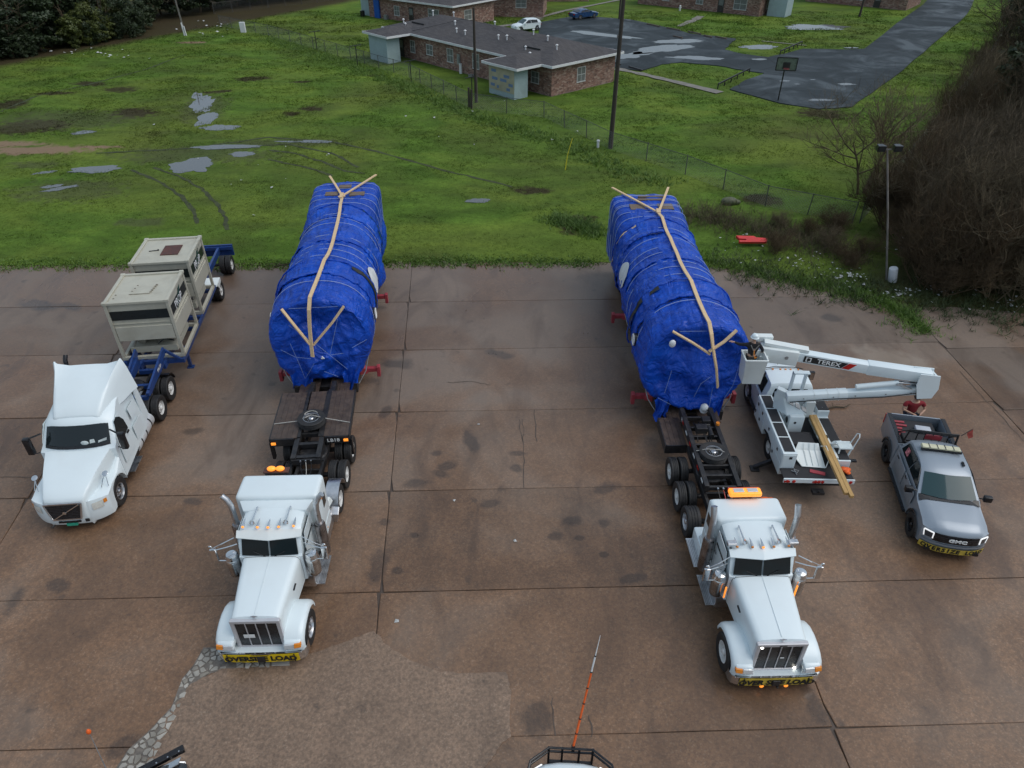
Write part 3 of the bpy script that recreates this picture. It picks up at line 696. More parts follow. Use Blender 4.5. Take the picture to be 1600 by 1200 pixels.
        # air cleaner
        ac = M().lathe([(.10, 1.12), (.185, 1.2), (.195, 1.28), (.195, 1.78)], (s * 1.14, -2.32, 0), n=18).ob('air_cleaner', STACK2, root, smooth=40)
        M().lathe([(.20, 1.74), (.205, 1.80), (.19, 1.84), (.175, 1.86), (.18, 1.95), (.15, 2.01), (.06, 2.04), (.0, 2.04)], (s * 1.14, -2.32, 0), n=18).ob('air_cleaner_lid', CHROME, ac, smooth=40)
        M().bar((s * 1.14, -2.32, 1.45), (s * .9, -2.5, 1.45), .06, .3).ob('air_cleaner_bracket', STEEL, ac)
        if not A: M().box(s * 1.0 - .02, s * 1.0 + .02, -2.06, -2.03, 1.3, 1.75).ob('marker_lamp_strip', AMBERLIT, ac)
        # mirror
        mr = M().tube([(s * .95, -2.45, 2.28), (s * 1.25, -2.3, 2.3), (s * 1.55, -2.22, 2.28)], .016, 6).tube([(s * .95, -2.4, 2.6), (s * 1.3, -2.25, 2.5), (s * 1.57, -2.22, 2.36)], .014, 6).tube([(s * .98, -2.4, 1.85), (s * 1.3, -2.26, 1.8), (s * 1.57, -2.22, 1.86)], .016, 6).ob('mirror_arm', CHROME, root)
        M().box(s * 1.57 - .09, s * 1.57 + .09, -2.27, -2.19, 1.84, 2.32).ob('mirror_head', CHROME, mr, bevel=.02)
        M().box(s * 1.57 - .075, s * 1.57 + .075, -2.28, -2.272, 1.87, 2.29).ob('mirror_glass', GLASS, mr)
        M().sph((s * 1.60, -2.2, 2.44), .06, sc=(1, .5, 1)).ob('spot_mirror', CHROME, mr, smooth=60)
        # tank, battery box and steps
        tk = M().box(s * .62, s * 1.06, -3.55, -2.35, .42, .98).ob('step_tank', ALU, root, bevel=.05, smooth=40)
        for (x0, x1, zz) in ((1.04, 1.30, .50), (.98, 1.14, .90)):
            sp = M().box(s * x0, s * x1, -3.5, -2.4, zz - .03, zz).ob('step', ALU, tk)
            m = M(); [m.box(s * (x0 + .03 + (x1 - x0 - .06) * k / 4) - .012, s * (x0 + .03 + (x1 - x0 - .06) * k / 4) + .012, -3.47, -2.43, zz, zz + .012) for k in range(5)]; m.ob('tread', STEEL, sp)
        tk2 = M().box(s * .62, s * 1.12, -5.0, -3.8, .40, 1.02).ob('tool_box', ALU if A else WHITE, root, bevel=.06, smooth=40)
        if not A:
            sp = M().box(s * 1.1, s * 1.34, -4.9, -3.75, .55, .58).ob('step', ALU, tk2); m = M(); [m.box(s * (1.12 + .05 * k) - .012, s * (1.12 + .05 * k) + .012, -4.85, -3.8, .58, .592) for k in range(5)]; m.ob('tread', STEEL, sp)
            M().cyl((s * .95, -4.5, 1.1), (s * .95, -3.95, 1.1), .13, n=14).ob('air_tank', WHITE, tk2, smooth=40)
    # frame, rear deck and light bar
    ye = axl[3] - .75
    fr = M().box(-.46, -.36, ye, -1.8, .78, 1.06).box(.36, .46, ye, -1.8, .78, 1.06)
    for k in range(9): fr.box(-.37, .37, ye + .05 + k * .75, ye + .13 + k * .75, .84, 1.0)
    fr.ob('chassis_frame', BLACKF, root, bevel=.01)
    if A:
        dp = M().hexa([(-1.12, -5.35, 1.06), (1.12, -5.35, 1.06), (.98, -4.66, 1.06), (-.98, -4.66, 1.06), (-1.05, -5.3, 1.30), (1.05, -5.3, 1.30), (.98, -4.66, 1.3), (-.98, -4.66, 1.3)]).ob('rear_deck', WHITE2, root, bevel=.03)
        M().box(-.98, .98, -5.2, -4.72, 1.30, 1.31).ob('deck_plate', ALU, dp)
        lb = M().box(-.05, .72, -5.05, -4.98, 2.55, 2.62).box(.0, .04, -5.04, -4.99, 1.3, 2.6).box(.62, .66, -5.04, -4.99, 1.3, 2.6).box(-.05, .72, -5.05, -4.92, 2.7, 2.74).ob('lamp_rack', BLACKF, root)
        M().box(-.06, .73, -5.12, -4.88, 2.74, 2.80).ob('light_bar', BROWNB, lb, bevel=.02)
        for x in (.20, .47): M().sph((x, -4.97, 2.87), .14, sc=(1, .7, .55)).ob('lens', AMBERLIT, lb, smooth=60)
        for x in (-.9, .9): M().cyl((x, -5.2, 1.3), (x, -5.2, 1.55), .02, n=6).sph((x, -5.2, 1.6), .07).ob('deck_lamp', CHROME, dp)
    else:
        lb = M().box(-.5, .5, -4.52, -4.46, 2.86, 2.90).box(-.36, -.33, -4.51, -4.47, 2.55, 2.9).box(.33, .36, -4.51, -4.47, 2.55, 2.9).ob('lamp_rack', STEEL, root)
        M().box(-.48, .48, -4.64, -4.36, 2.90, 3.06).ob('light_bar', AMBERLIT, lb, bevel=.05, smooth=40)
        for x0 in (-.36, .05): M().box(x0, x0 + .31, -4.58, -4.42, 3.06, 3.085).ob('lens', LENS, lb, bevel=.01)
        M().box(-.46, .46, -4.70, -4.62, 2.90, 3.0).ob('rear_lamp', REDLENS, lb)
    # axles and wheels
    if A: wheel(root, -1.07, axl[0], .52, .29, False, 'alu'); wheel(root, 1.07, axl[0], .52, .29, False, 'alu')
    else: wheel(root, -1.05, axl[0], .53, .40, False, 'white'); wheel(root, 1.05, axl[0], .53, .40, False, 'white')
    for i, y in enumerate(axl[1:]):
        M().cyl((-1, y, .52), (1, y, .52), .09, n=10).ob('axle', BLACKF, root)
        for s in (-1, 1):
            if i == 0 and A: wheel(root, s * 1.05, y, .50, .30, False, 'white')
            elif i == 0: wheel(root, s * .98, y, .52, .46, False, 'alu')
            else: wheel(root, s * .93, y, .52, .62, True, 'white')
    if A:
        for s in (-1, 1):
            rs = []
            for k in range(13):
                t = R(8 + 164 * k / 12); rs.append([(s * .80, axl[1] + q * math.cos(t), .52 + q * math.sin(t)) for q in (.66, .68)] + [(s * 1.24, axl[1] + q * math.cos(t), .52 + q * math.sin(t)) for q in (.68, .66)])
            M().rings(rs).ob('fender', ALU, root, smooth=40, label='bright aluminium half-round fender over the lift axle')
            M().hexa([(s * .85, axl[1] + .72, .35), (s * 1.22, axl[1] + .72, .35), (s * 1.22, axl[1] + 1.0, .4), (s * .85, axl[1] + 1.0, .4), (s * .85, axl[1] + .72, .9), (s * 1.3, axl[1] + .72, .85), (s * 1.3, axl[1] + 1.0, .75), (s * .85, axl[1] + 1.0, .8)]).ob('step_box', ALU, root, bevel=.02)
    M().lathe([(.48, 1.06), (.5, 1.1), (.46, 1.15)], (0, axl[2] - .55, 0), n=20).box(-.45, .45, axl[2] - 1.0, axl[2] - .1, 1.06, 1.10).ob('fifth_wheel', BLACKF, root)
SEAMG = mat('seam_grey', (.3, .32, .33), .5, 0, .1, 4)
ALU2 = mat('visor_light_grey', (.66, .67, .67), .3, .3, .05, 3)
STACK2 = mat('air_cleaner_steel', (.5, .5, .5), .24, 1, .15, 4)
BROWNB = mat('rusty_brown_bar', (.09, .04, .03), .5, 0, .3, 6)

def gooseneck(root, left):
    """neck of the lowboy trailer; local +y away from camera, y=0 at neck front"""
    if left:
        f = M().box(-.52, -.34, .0, 4.0, 1.20, 1.44).box(.34, .52, .0, 4.0, 1.20, 1.44).box(-.52, -.34, 3.7, 4.9, .5, 1.2).box(.34, .52, 3.7, 4.9, .5, 1.2)
        for y in (.05, .75, 1.35, 2.2, 3.0, 3.6): f.box(-.35, .35, y, y + .14, 1.22, 1.4)
        f.ob('neck_frame', BLACKF, root, bevel=.012)
        M().box(-.5, .5, -.04, .03, 1.14, 1.36).ob('neck_end_plate', BLACKF, root, bevel=.01)
        # wide wooden deck in boards, dark steel strips between
        x = -1.38
        while x < 1.36:
            w = rnd(.17, .22); x1 = min(x + w, 1.38)
            if not (-.52 < x < -.34 or .30 < x < .5):
                y0 = 1.05 if abs((x + x1) / 2) > .42 else 1.75
                M().box(x, x1 - .005, y0, 3.8, 1.45, 1.49 + rnd(0, .006)).ob('deck_board', DECKWOOD, root)
            x = x1
        for x in (-.43, .40): M().box(x - .1, x + .1, 1.1, 3.85, 1.445, 1.475).ob('deck_beam', BLACKF, root)
        for s in (-1, 1): M().box(s * 1.4 - .02, s * 1.4 + .02, 1.02, 3.8, 1.28, 1.5).ob('side_rail', BLACKF, root)
        for (x0, x1) in ((-1.38, -.55), (.55, 1.38)): M().box(x0, x1, .99, 1.035, 1.18, 1.49).ob('front_rail', BLACKF, root)
        text('lettering', 'LB18', .2, WINK, root, (.84, .978, 1.33), (PI / 2, 0, 0), .02, 0, sx=1.1)
        for s in (-1, 1): M().box(s * 1.28 - .08, s * 1.28 + .08, .95, .992, 1.27, 1.37).ob('marker_lamp', AMBERLIT, root, bevel=.01)
        sp = M(); tm, rm = wheel_meshes(.50, .27, False, 'alu')
        o = mobj('spare_wheel', tm, root, (.0, 1.85, 1.64)); o.rotation_euler = (0, -PI / 2, 0); mobj('rim', rm, o)
        rope = M().tube([(-1.38, 1.9, 1.5), (-.5, 1.85, 1.62), (-.2, 1.8, 1.80), (0, 1.9, 1.82), (.25, 1.82, 1.80), (.55, 1.9, 1.62), (1.38, 1.75, 1.5)], .016, 6); rope.ob('tie_rope', ROPE, root)
        for k in range(3): M().tube([(.24 * math.cos(a * .5), 1.85 + (.26 - .02 * k) * math.sin(a * .5) + .06, 1.80 + .02 * k) for a in range(1, 7)], .013, 6).ob('rope_coil', ROPE, root)
        for s in (-1, 1):
            wh = 1
            M().box(s * 1.42 - .05, s * 1.42 + .05, 1.1, 1.3, .5, 1.25).ob('mud_flap', BLACKP, root)
    else:
        f = M().hexa([(-.62, 0, 1.14), (-.46, 0, 1.14), (-.46, 4.2, 1.14), (-.62, 4.2, 1.14), (-.62, 0, 1.42), (-.46, 0, 1.42), (-.46, 4.2, 1.46), (-.62, 4.2, 1.46)]).hexa([(.46, 0, 1.14), (.62, 0, 1.14), (.62, 4.2, 1.14), (.46, 4.2, 1.14), (.46, 0, 1.42), (.62, 0, 1.42), (.62, 4.2, 1.46), (.46, 4.2, 1.46)])
        for y in (.0, .55, 1.05, 2.15, 2.6, 3.1, 3.7): f.box(-.47, .47, y, y + .09, 1.2, 1.36)
        f.ob('neck_frame', BLACKF, root, bevel=.012)
        for k in range(6): M().box(-.635, -.625, .25 + k * .62, .5 + k * .62, 1.28, 1.36).ob('reflective_tape', REDLENS if k % 2 else WINK, root)
        tm, rm = wheel_meshes(.50, .27, False, 'alu')
        o = mobj('spare_wheel', tm, root, (.05, 1.62, 1.42)); o.rotation_euler = (0, -PI / 2, 0); mobj('rim', rm, o)
        M().tube([(-.54, 1.7, 1.47), (-.2, 1.65, 1.6), (.25, 1.6, 1.6), (.54, 1.5, 1.47)], .014, 6).ob('tie_rope', ROPE, root)
        h = M()
        for k in range(5):
            x = rnd(-.35, .35); h.tube([(x, 2.4, 1.3), (x + rnd(-.1, .1), 2.9, 1.42), (x + rnd(-.2, .2), 3.5, 1.3)], .02, 6)
        h.ob('hydraulic_hose', BLACKP, root)
        pu = M().box(-.3, .1, 2.75, 3.05, 1.36, 1.6).cyl((.2, 2.5, 1.45), (.2, 3.0, 1.45), .09, n=12).cyl((-.25, 3.2, 1.4), (.3, 3.2, 1.4), .06, n=10).box(.05, .35, 3.3, 3.6, 1.36, 1.52).ob('hydraulic_pump', BLACKF, root, bevel=.015)
        M().cyl((.56, 3.15, 1.46), (.56, 3.15, 1.56), .07, n=12).ob('beacon', AMBER, root)
        # low side platform
        for k in range(4): M().box(-1.36 + k * .19, -1.18 + k * .19, 2.6, 4.2, .93, .97).ob('deck_board', DECKWOOD, root)
        M().box(-1.38, -.6, 2.55, 2.6, .62, .98).box(-1.40, -1.36, 2.55, 4.2, .62, .98).ob('platform_frame', BLACKF, root)
        text('lettering', '31', .2, WINK, root, (-.64, 3.6, 1.34), (PI / 2, 0, -PI / 2), .02)
    for x in (-.18, 0, .18):
        M().tube([(x, -.05, 1.3), (x + .03, -.3, 1.15), (x * .5 + .05, -.6, 1.05), (.08, -.95, 1.2)], .013, 6).ob('air_line', REDLENS if (x == 0 and not left) else ROPE if x == 0 else BLACKP, root)
        M().cyl((x, -.08, 1.32), (x, .02, 1.32), .035, n=8).ob('gladhand', ALU, root)
ROPE = mat('grey_rope', (.42, .41, .38), .8, 0, .2, 12)

def lowboy(root, y0, y1):
    """main deck under the load and the rear bogie, local +y away from camera"""
    f = M().box(-1.28, -1.0, y0, y1, .42, .86).box(1.0, 1.28, y0, y1, .42, .86).box(-.3, .3, y0, y1, .5, .8)
    k = y0
    while k < y1: f.box(-1.0, 1.0, k, k + .15, .5, .78); k += 1.1
    f.ob('main_deck_frame', BLACKF, root, bevel=.015)
    for s in (-1, 1):
        for k in range(4): M().box(s * (1.0 - .2 * k) - (.19 if s > 0 else 0), s * (1.0 - .2 * k) + (0 if s > 0 else .19), y0 - .7, y1, .865, .905).ob('deck_board', DECKWOOD, root)
    for i in range(3):
        y = y1 + .2 + 1.35 * i
        M().cyl((-1, y, .5), (1, y, .5), .09, n=10).ob('axle', BLACKF, root)
        for s in (-1, 1): wheel(root, s * .98, y, .48, .6, True, 'white')
    M().box(-.5, .5, y1, y1 + 3.6, .72, .98).ob('bogie_frame', BLACKF, root)
    for s in (-1, 1):
        for y in (y0 + 1.2, y0 + 7.6):
            M().box(s * 1.28, s * 2.02, y, y + .2, .58, .76).hexa([(s * 1.28, y - .1, .52), (s * 1.6, y, .52), (s * 1.6, y + .2, .52), (s * 1.28, y + .3, .52), (s * 1.28, y - .1, 1.0), (s * 1.6, y, .7), (s * 1.6, y + .2, .7), (s * 1.28, y + .3, 1.0)]).box(s * 1.98, s * 2.12, y - .03, y + .23, .34, .82).ob('outrigger', REDPAINT, root, bevel=.012)
        # lashing chains
        for y in (y0 + .3, y0 + 3.2, y0 + 6.0):
            M().tube([(s * 1.3, y, .65), (s * 1.62, y + .25, 1.1), (s * 1.78, y + .5, 1.7)], .022, 6).ob('lashing_chain', STEEL, root)
# ================================================================ TARPED LOADS
TARP, nt, b = nmat('blue_tarpaulin'); p = obj_pos(nt)
n1 = noise_n(nt, p, .55, 4, .65, 1.2)
c = ramp(nt, n1, [(.25, (.003, .038, .30)), (.5, (.005, .064, .45)), (.75, (.007, .10, .62))]); nt.links.new(c, b.inputs['Base Color'])
nt.links.new(ramp(nt, noise_n(nt, p, 2, 4), [(.3, .30), (.7, .46)]), b.inputs['Roughness']); b.inputs['Specular IOR Level'].default_value = .3
mp = N(nt, 'ShaderNodeMapping'); mp.inputs['Scale'].default_value = (1.0, 3.6, 1.0); nt.links.new(p, mp.inputs['Vector'])
mq = N(nt, 'ShaderNodeMapping'); mq.inputs['Scale'].default_value = (3.2, .9, 2.0); nt.links.new(p, mq.inputs['Vector'])
h1 = noise_n(nt, mp.outputs[0], .75, 3, .45, 1.4); h2 = noise_n(nt, mq.outputs[0], .6, 3, .45, 1.0)
r1 = math_n(nt, 'ABSOLUTE', math_n(nt, 'SUBTRACT', h1, .5)); r2 = math_n(nt, 'ABSOLUTE', math_n(nt, 'SUBTRACT', h2, .5))
bump(nt, b, math_n(nt, 'ADD', r1, r2), .55, .5)
STRAPM = mat('white_shrink_strap', (.34, .42, .62), .5, 0, .15, 10)
CORDM = mat('pale_blue_cord', (.20, .28, .50), .6, 0, .15, 10)
BLACKBAND = mat('black_rubber_band', (.016, .017, .016), .6, 0, .3, 6)
SECT = [(0, 1.84, 4.44, .78, 2.3), (.12, 1.95, 4.56, .75, 2.3), (.6, 2.0, 4.66, .78, 2.25), (2.4, 2.02, 4.70, .85, 2.15), (2.75, 2.06, 4.78, .85, 2.1), (3.0, 2.08, 4.80, .85, 2.1), (3.25, 1.94, 4.66, .9, 2.1), (6.0, 1.92, 4.62, .9, 2.1), (8.6, 1.86, 4.56, .9, 2.1), (9.1, 1.92, 4.62, .9, 2.15), (9.5, 1.90, 4.60, .9, 2.2), (9.8, 1.78, 4.48, .9, 2.5), (10.4, 1.76, 4.40, .9, 4), (11.2, 1.74, 4.38, .9, 6.5), (13.2, 1.72, 4.38, .9, 8), (13.4, 1.66, 4.32, .95, 7)]
def sect(y):
    ks = np.array(SECT); return [float(np.interp(y, ks[:, 0], ks[:, i])) for i in range(1, 5)]
def load_pt(y, th, off=0., seed=0, wr=True):
    """th=0 at the top, positive toward +x"""
    hw, zt, zb, n = sect(y); cz = (zt + zb) / 2; hh = (zt - zb) / 2
    s, c = math.sin(th), math.cos(th)
    k = (abs(s) ** n + abs(c) ** n) ** (-1 / n); x, z = hw * s * k, hh * c * k
    nr = Vector((x / hw, 0, z / hh)).normalized()
    d = off
    if wr:
        low = max(0, -c)                               # lower skirt hangs loose
        d += .34 * math.exp(-(((y - 7.0) / 1.1) ** 2 + ((th - (1.95 if seed < 5 else -1.9)) / .35) ** 2)) + .2 * math.exp(-(((y - 11.8) / .9) ** 2 + ((abs(th) - 1.9) / .3) ** 2))
        d += (.09 + .22 * low) * noise.noise((y * .55, th * 1.6, seed)) + .055 * noise.noise((y * 1.7, th * 2.6, seed + 3))
        q = noise.noise((y * 3.4 + 2 * noise.noise((y, th * 2, seed)), th * 2.2, seed + 9)); d += .03 * (1 - 2.2 * abs(q))
        q = noise.noise((y * 6.5 + th * 3, th * 3.0 - y * .6, seed + 15)); d += .014 * (1 - 2.4 * abs(q))
        q = noise.noise((y * 1.1, th * 7.5, seed + 12)); d += .045 * (1 - 2.2 * abs(q)) * (1 if 3.2 < y < 9.4 or y < 2.6 else .5)
        # seated in by the straps
        for sy in STR_Y: d -= .028 * math.exp(-((y - sy) / .09) ** 2)
    return Vector((x + nr.x * d, y, cz + z + nr.z * d))
STR_Y = [1.3, 3.7, 4.4, 5.0, 5.9, 7.3, 7.9, 8.4, 10.2, 10.9, 11.6, 12.3, 12.9]
def make_load(root, seed, strap_y, left):
    NT, ys = 168, np.linspace(0, 13.4, 250)
    rings = []
    # far cap, body, near face with hanging folds
    hw, zt, zb, n = sect(13.4); cc = Vector((0, 13.4, (zt + zb) / 2))
    for k in (0.0, .5, .92): rings.append([cc + (load_pt(13.4, 2 * PI * j / NT, 0, seed) - cc) * max(k, .01) for j in range(NT)])
    for y in ys[::-1]: rings.append([load_pt(float(y), 2 * PI * j / NT, 0, seed) for j in range(NT)])
    base = [load_pt(0., 2 * PI * j / NT, 0, seed) for j in range(NT)]; cc = Vector((0, 0, 2.45))
    for k in (.97, .94, .90, .86, .81, .77, .72, .68, .63, .58, .53, .48, .43, .38, .33, .28, .23, .18, .13, .09, .05, .01):
        rg = []
        for j in range(NT):
            q = cc + (base[j] - cc) * k
            fold = .22 * noise.noise((q.x * 1.1, q.z * .7, seed + 20)) + .15 * (.6 - 2 * abs(noise.noise((q.x * 1.7 + q.z * .45, q.z * .5, seed + 31)))) + .07 * (.6 - 2 * abs(noise.noise((q.x * .7 - q.z * 1.5, q.z * 1.5, seed + 37)))) + .03 * (.6 - 2 * abs(noise.noise((q.x * 3.1 - q.z, q.z * 1.1 + q.x, seed + 41))))
            bulge = -.10 * (1 - k * k)
            # round nozzle pushing the sheet forward
            bx_, bz_ = (-.15, 2.0) if left else (.25, 2.25)
            bulge -= .42 * math.exp(-(((q.x - bx_) ** 2 + (q.z - bz_) ** 2) / .30) ** 2)
            # hollow of the sheet below the top edge
            bulge += .42 * math.exp(-((q.x / 1.05) ** 2 + ((q.z - 3.55) / .5) ** 2))
            bulge -= (.55 if not left else .3) * max(0, min(1, (2.1 - q.z) / 1.1)) * math.exp(-(q.x / 1.5) ** 4) * min(1, (1 - k) * 6)
            q = q + Vector((0, bulge - fold * min(1, (1 - k) * 5) * (1.0 if q.z < 3.9 else .5), 0)); rg.append(q)
        rings.append(rg)
    m = M(); m.rings(rings); tp = m.ob('tarpaulin', TARP, root, smooth=75)
    for y in strap_y:
        th0, th1 = -2.2, 2.2; pts = []
        for k in range(64):
            th = th0 + (th1 - th0) * k / 63; yy = y + .10 * noise.noise((th * .8, y, seed)) + .06 * math.sin(th + y)
            pts.append(load_pt(yy, th, .055 + .02 * noise.noise((th * 2, y, seed)), seed, False))
        M().tube(pts, .012, 5).ob('strap', STRAPM, root)
    # overlapped sheet edges and loose hanging corners
    for y, w in ((1.95, .30), (5.45, .34), (8.15, .26)):
        rs = []
        for dy, of in ((-w / 2, .004), (-w / 2, .045), (0, .05), (w / 2, .045), (w / 2, .004)):
            rs.append([load_pt(y + dy + .09 * noise.noise((th * 2.2, y, seed)), th, of + .015 * noise.noise((th * 9, y, 1)), seed) for th in np.linspace(-2.1, 2.1, 90)])
        mm = M(); mm.rings(rs, caps=False, closed=False); mm.ob('sheet_overlap', TARP, root, smooth=50)
    for (xa, xb, zb_) in (((-1.35, -.45, .62), (.7, 1.4, .75)) if left else ((-1.5, -.9, .62), (.55, 1.15, .66))):
        rs = []
        for k in range(9):
            t = k / 8; zz = 1.45 + (zb_ - 1.45) * t
            rs.append([(xa + (xb - xa) * u + .08 * math.sin(3 * t + u * 2), -.28 - .20 * t - .10 * math.sin(u * 9 + seed + t * 2) - .05 * math.sin(u * 19 + t * 4), zz + .12 * math.sin(u * 7 + seed) * t) for u in np.linspace(0, 1, 16)])
        mm = M(); mm.rings(rs, caps=False, closed=False); mm.ob('loose_flap', TARP, root, smooth=70)
    # raised hoop under the sheet and the dark rubber pads
    for y, w in ((2.88, .26), (9.3, .12)):
        pts = [[load_pt(y + dy, th, .035, seed) for th in np.linspace(-1.75, -.55, 16)] for dy in (-w / 2, w / 2)] if not left else [[load_pt(y + dy, th, .035, seed) for th in np.linspace(.62, 1.75, 16)] for dy in (-w / 2, w / 2)]
        mm = M(); mm.rings([[*a] for a in pts], caps=False, closed=False); mm.ob('rubber_pad' if w > .2 else 'hoop_band', BLACKBAND if w > .2 else (LUMBER if not left else GREENB), root)
    pts = [load_pt(3.02, th, .03, seed) for th in np.linspace(-2, 2, 50)]; M().tube(pts, .035, 6).ob('hoop', TARP, root)
    pts = [load_pt(9.52, th, .03, seed) for th in np.linspace(-2, 2, 50)]; M().tube(pts, .035, 6).ob('hoop', TARP, root)
    # trunnion discs and a white label sheet
    for s in (-1, 1):
        q = load_pt(1.5, s * 1.55, 0, seed)
        d = M().cyl((s * (abs(q.x) - .15), 1.7, 2.9), (s * (abs(q.x) + .07), 1.7, 2.9), .26, n=20).ob('trunnion', BLACKP, root, bevel=.01)
        M().lathe([(.20, 0), (.24, .01), (.24, .04), (.2, .05), (.19, .03), (0, .03)], (s * (abs(q.x) + .07), 1.7, 2.9), (s, 0, 0), 20).ob('trunnion_cap', RIMW, d, smooth=40)
    sg = 1 if left else -1
    ya, yb = (3.4, 4.6) if left else (5.9, 7.2)
    rs = []
    for k in range(7):
        y = ya + (yb - ya) * k / 6; hgt = .26 * math.sin(PI * (k + .6) / 7.2) + .06
        rs.append([load_pt(y, sg * (1.30 + t * hgt), .06, seed, False) + Vector((sg * .06, 0, 0)) for t in (-1, -.5, 0, .5, 1)])
    mm = M(); mm.rings(rs, caps=False, closed=False); mm.ob('white_patch', LABELW, root, smooth=60)
    # bare plywood showing through the torn top at the far end
    for (x0, x1, y0, y1) in ([(-.9, -.25, 11.3, 11.8), (.35, 1.1, 11.2, 11.7), (-.3, .35, 12.3, 12.7)] if left else [(-1.0, -.2, 11.2, 11.9), (.4, 1.15, 11.3, 12.0), (-.5, .8, 12.4, 12.6), (-.4, .9, 12.8, 12.95)]):
        zz = max(load_pt(y, math.atan2(x, 1.7), 0, seed).z for x in (x0, (x0 + x1) / 2, x1) for y in (y0, (y0 + y1) / 2, y1)) + .012
        M().box(x0, x1, y0, y1, zz - .08, zz).ob('plywood_panel', PLY, root)
LABELW = mat('white_plastic_sheet', (.68, .70, .72), .45, 0, .08, 3, bmp=.5, bscale=6)
GREENB = mat('dark_green_strap', (.02, .09, .06), .6, 0, .2, 6)
def batten(root, pts, w=.15, t=.05, name='batten', mt=None):
    """board bent along points, wide side up"""
    rs = []; pts = [Vector(q) for q in pts]; prev = None
    for i, q in enumerate(pts):
        d = (pts[min(i + 1, len(pts) - 1)] - pts[max(i - 1, 0)]).normalized()
        a = d.cross(Vector((0, 0, 1)))
        if a.length < .2: a = prev or Vector((1, 0, 0))
        a.normalize(); prev = a; u = a.cross(d)
        rs.append([q + a * w / 2, q - a * w / 2, q - a * w / 2 + u * t, q + a * w / 2 + u * t])
    return M().rings(rs).ob(name, mt or LUMBER, root)
def top_line(seed, a, b_, n=16, off=.055):
    out = []
    for k in range(n + 1):
        t = k / n; x = a[0] + (b_[0] - a[0]) * t; y = a[1] + (b_[1] - a[1]) * t
        hw = sect(y)[0]; th = math.asin(max(-1, min(1, x / hw))); z = max(load_pt(y, th * s_, 0, seed).z for s_ in (.9, 1., 1.1))
        out.append(Vector((x, y, z + off)))
    # a stiff board bridges the hollows
    for _ in range(3): out = [out[0]] + [Vector((o.x, o.y, max(o.z, (out[i].z + out[i + 2].z) / 2))) for i, o in enumerate(out[1:-1])] + [out[-1]]
    return out
def front_z(root, x, z, y): return (x, y, z)

LR, RRt = R(5.2), R(0.6)
loadL = thing('tarped_load', 'huge blue tarpaulin wrapped cylinder with straight front board and white patch on its right side', 'load', (-7.68, 24.05, Z0), LR)
make_load(loadL, 1.3, STR_Y, True)
loadR = thing('tarped_load', 'huge blue tarpaulin wrapped cylinder beside the white bucket lift', 'load', (6.98, 22.2, Z0), RRt)
make_load(loadR, 8.7, [y + .15 for y in STR_Y] + [6.5, 11.9, 13.1, 12.6], False)
# boards: long one down the spine, forks at both ends
sL = top_line(1.3, (.02, 11.0), (.0, .35), 26); sL = [Vector((q.x + .28 * math.sin(PI * (1 - i / 26)) * .9 - .0, q.y, q.z)) for i, q in enumerate(sL)]
sL[-1].z += .05; sL += [Vector((-.05, -.05, 4.72)), Vector((-.10, -.36, 4.35)), Vector((-.16, -.50, 3.7)), Vector((-.2, -.62, 3.0)), Vector((-.22, -.70, 2.45))]
batten(loadL, sL, .14)
batten(loadL, [(-1.2, -.14, 4.32), (-.8, -.38, 3.75), (-.27, -.62, 2.95)], .115); batten(loadL, [(1.2, -.14, 4.32), (.7, -.38, 3.75), (-.12, -.62, 2.92)], .115)
batten(loadL, [(.04, 10.9, 4.53), (-.5, 12.6, 4.53), (-.95, 14.0, 4.5)], .115); batten(loadL, [(.02, 10.9, 4.53), (.9, 12.6, 4.53), (1.55, 14.0, 4.5)], .115)
batten(loadL, [(-.15, 10.75, 4.56), (.2, 10.8, 4.56)], .12); batten(loadL, [(.0, 10.5, 4.60), (.02, 11.15, 4.60)], .16)
sR = top_line(8.7, (.22, 10.7), (.1, .35), 26); sR = [Vector((q.x - .10 * math.sin(PI * i / 26), q.y, q.z)) for i, q in enumerate(sR)]
sR[-1].z += .05; sR += [Vector((.14, -.05, 4.72)), Vector((.2, -.34, 4.4)), Vector((.3, -.46, 3.9)), Vector((.52, -.62, 3.1)), Vector((.68, -.72, 2.3))]
batten(loadR, sR, .14)
batten(loadR, [(-1.15, -.1, 4.36), (-.4, -.34, 4.0), (.24, -.50, 3.62)], .115); batten(loadR, [(1.2, -.1, 4.40), (.75, -.32, 4.05), (.2, -.52, 3.75)], .115)
batten(loadR, [(.2, 10.6, 4.53), (-.7, 12.3, 4.52), (-1.6, 14.0, 4.5)], .115); batten(loadR, [(.24, 10.6, 4.53), (.8, 12.3, 4.53), (1.35, 14.0, 4.5)], .115)
batten(loadR, [(.2, 10.4, 4.58), (.26, 10.9, 4.58)], .2)
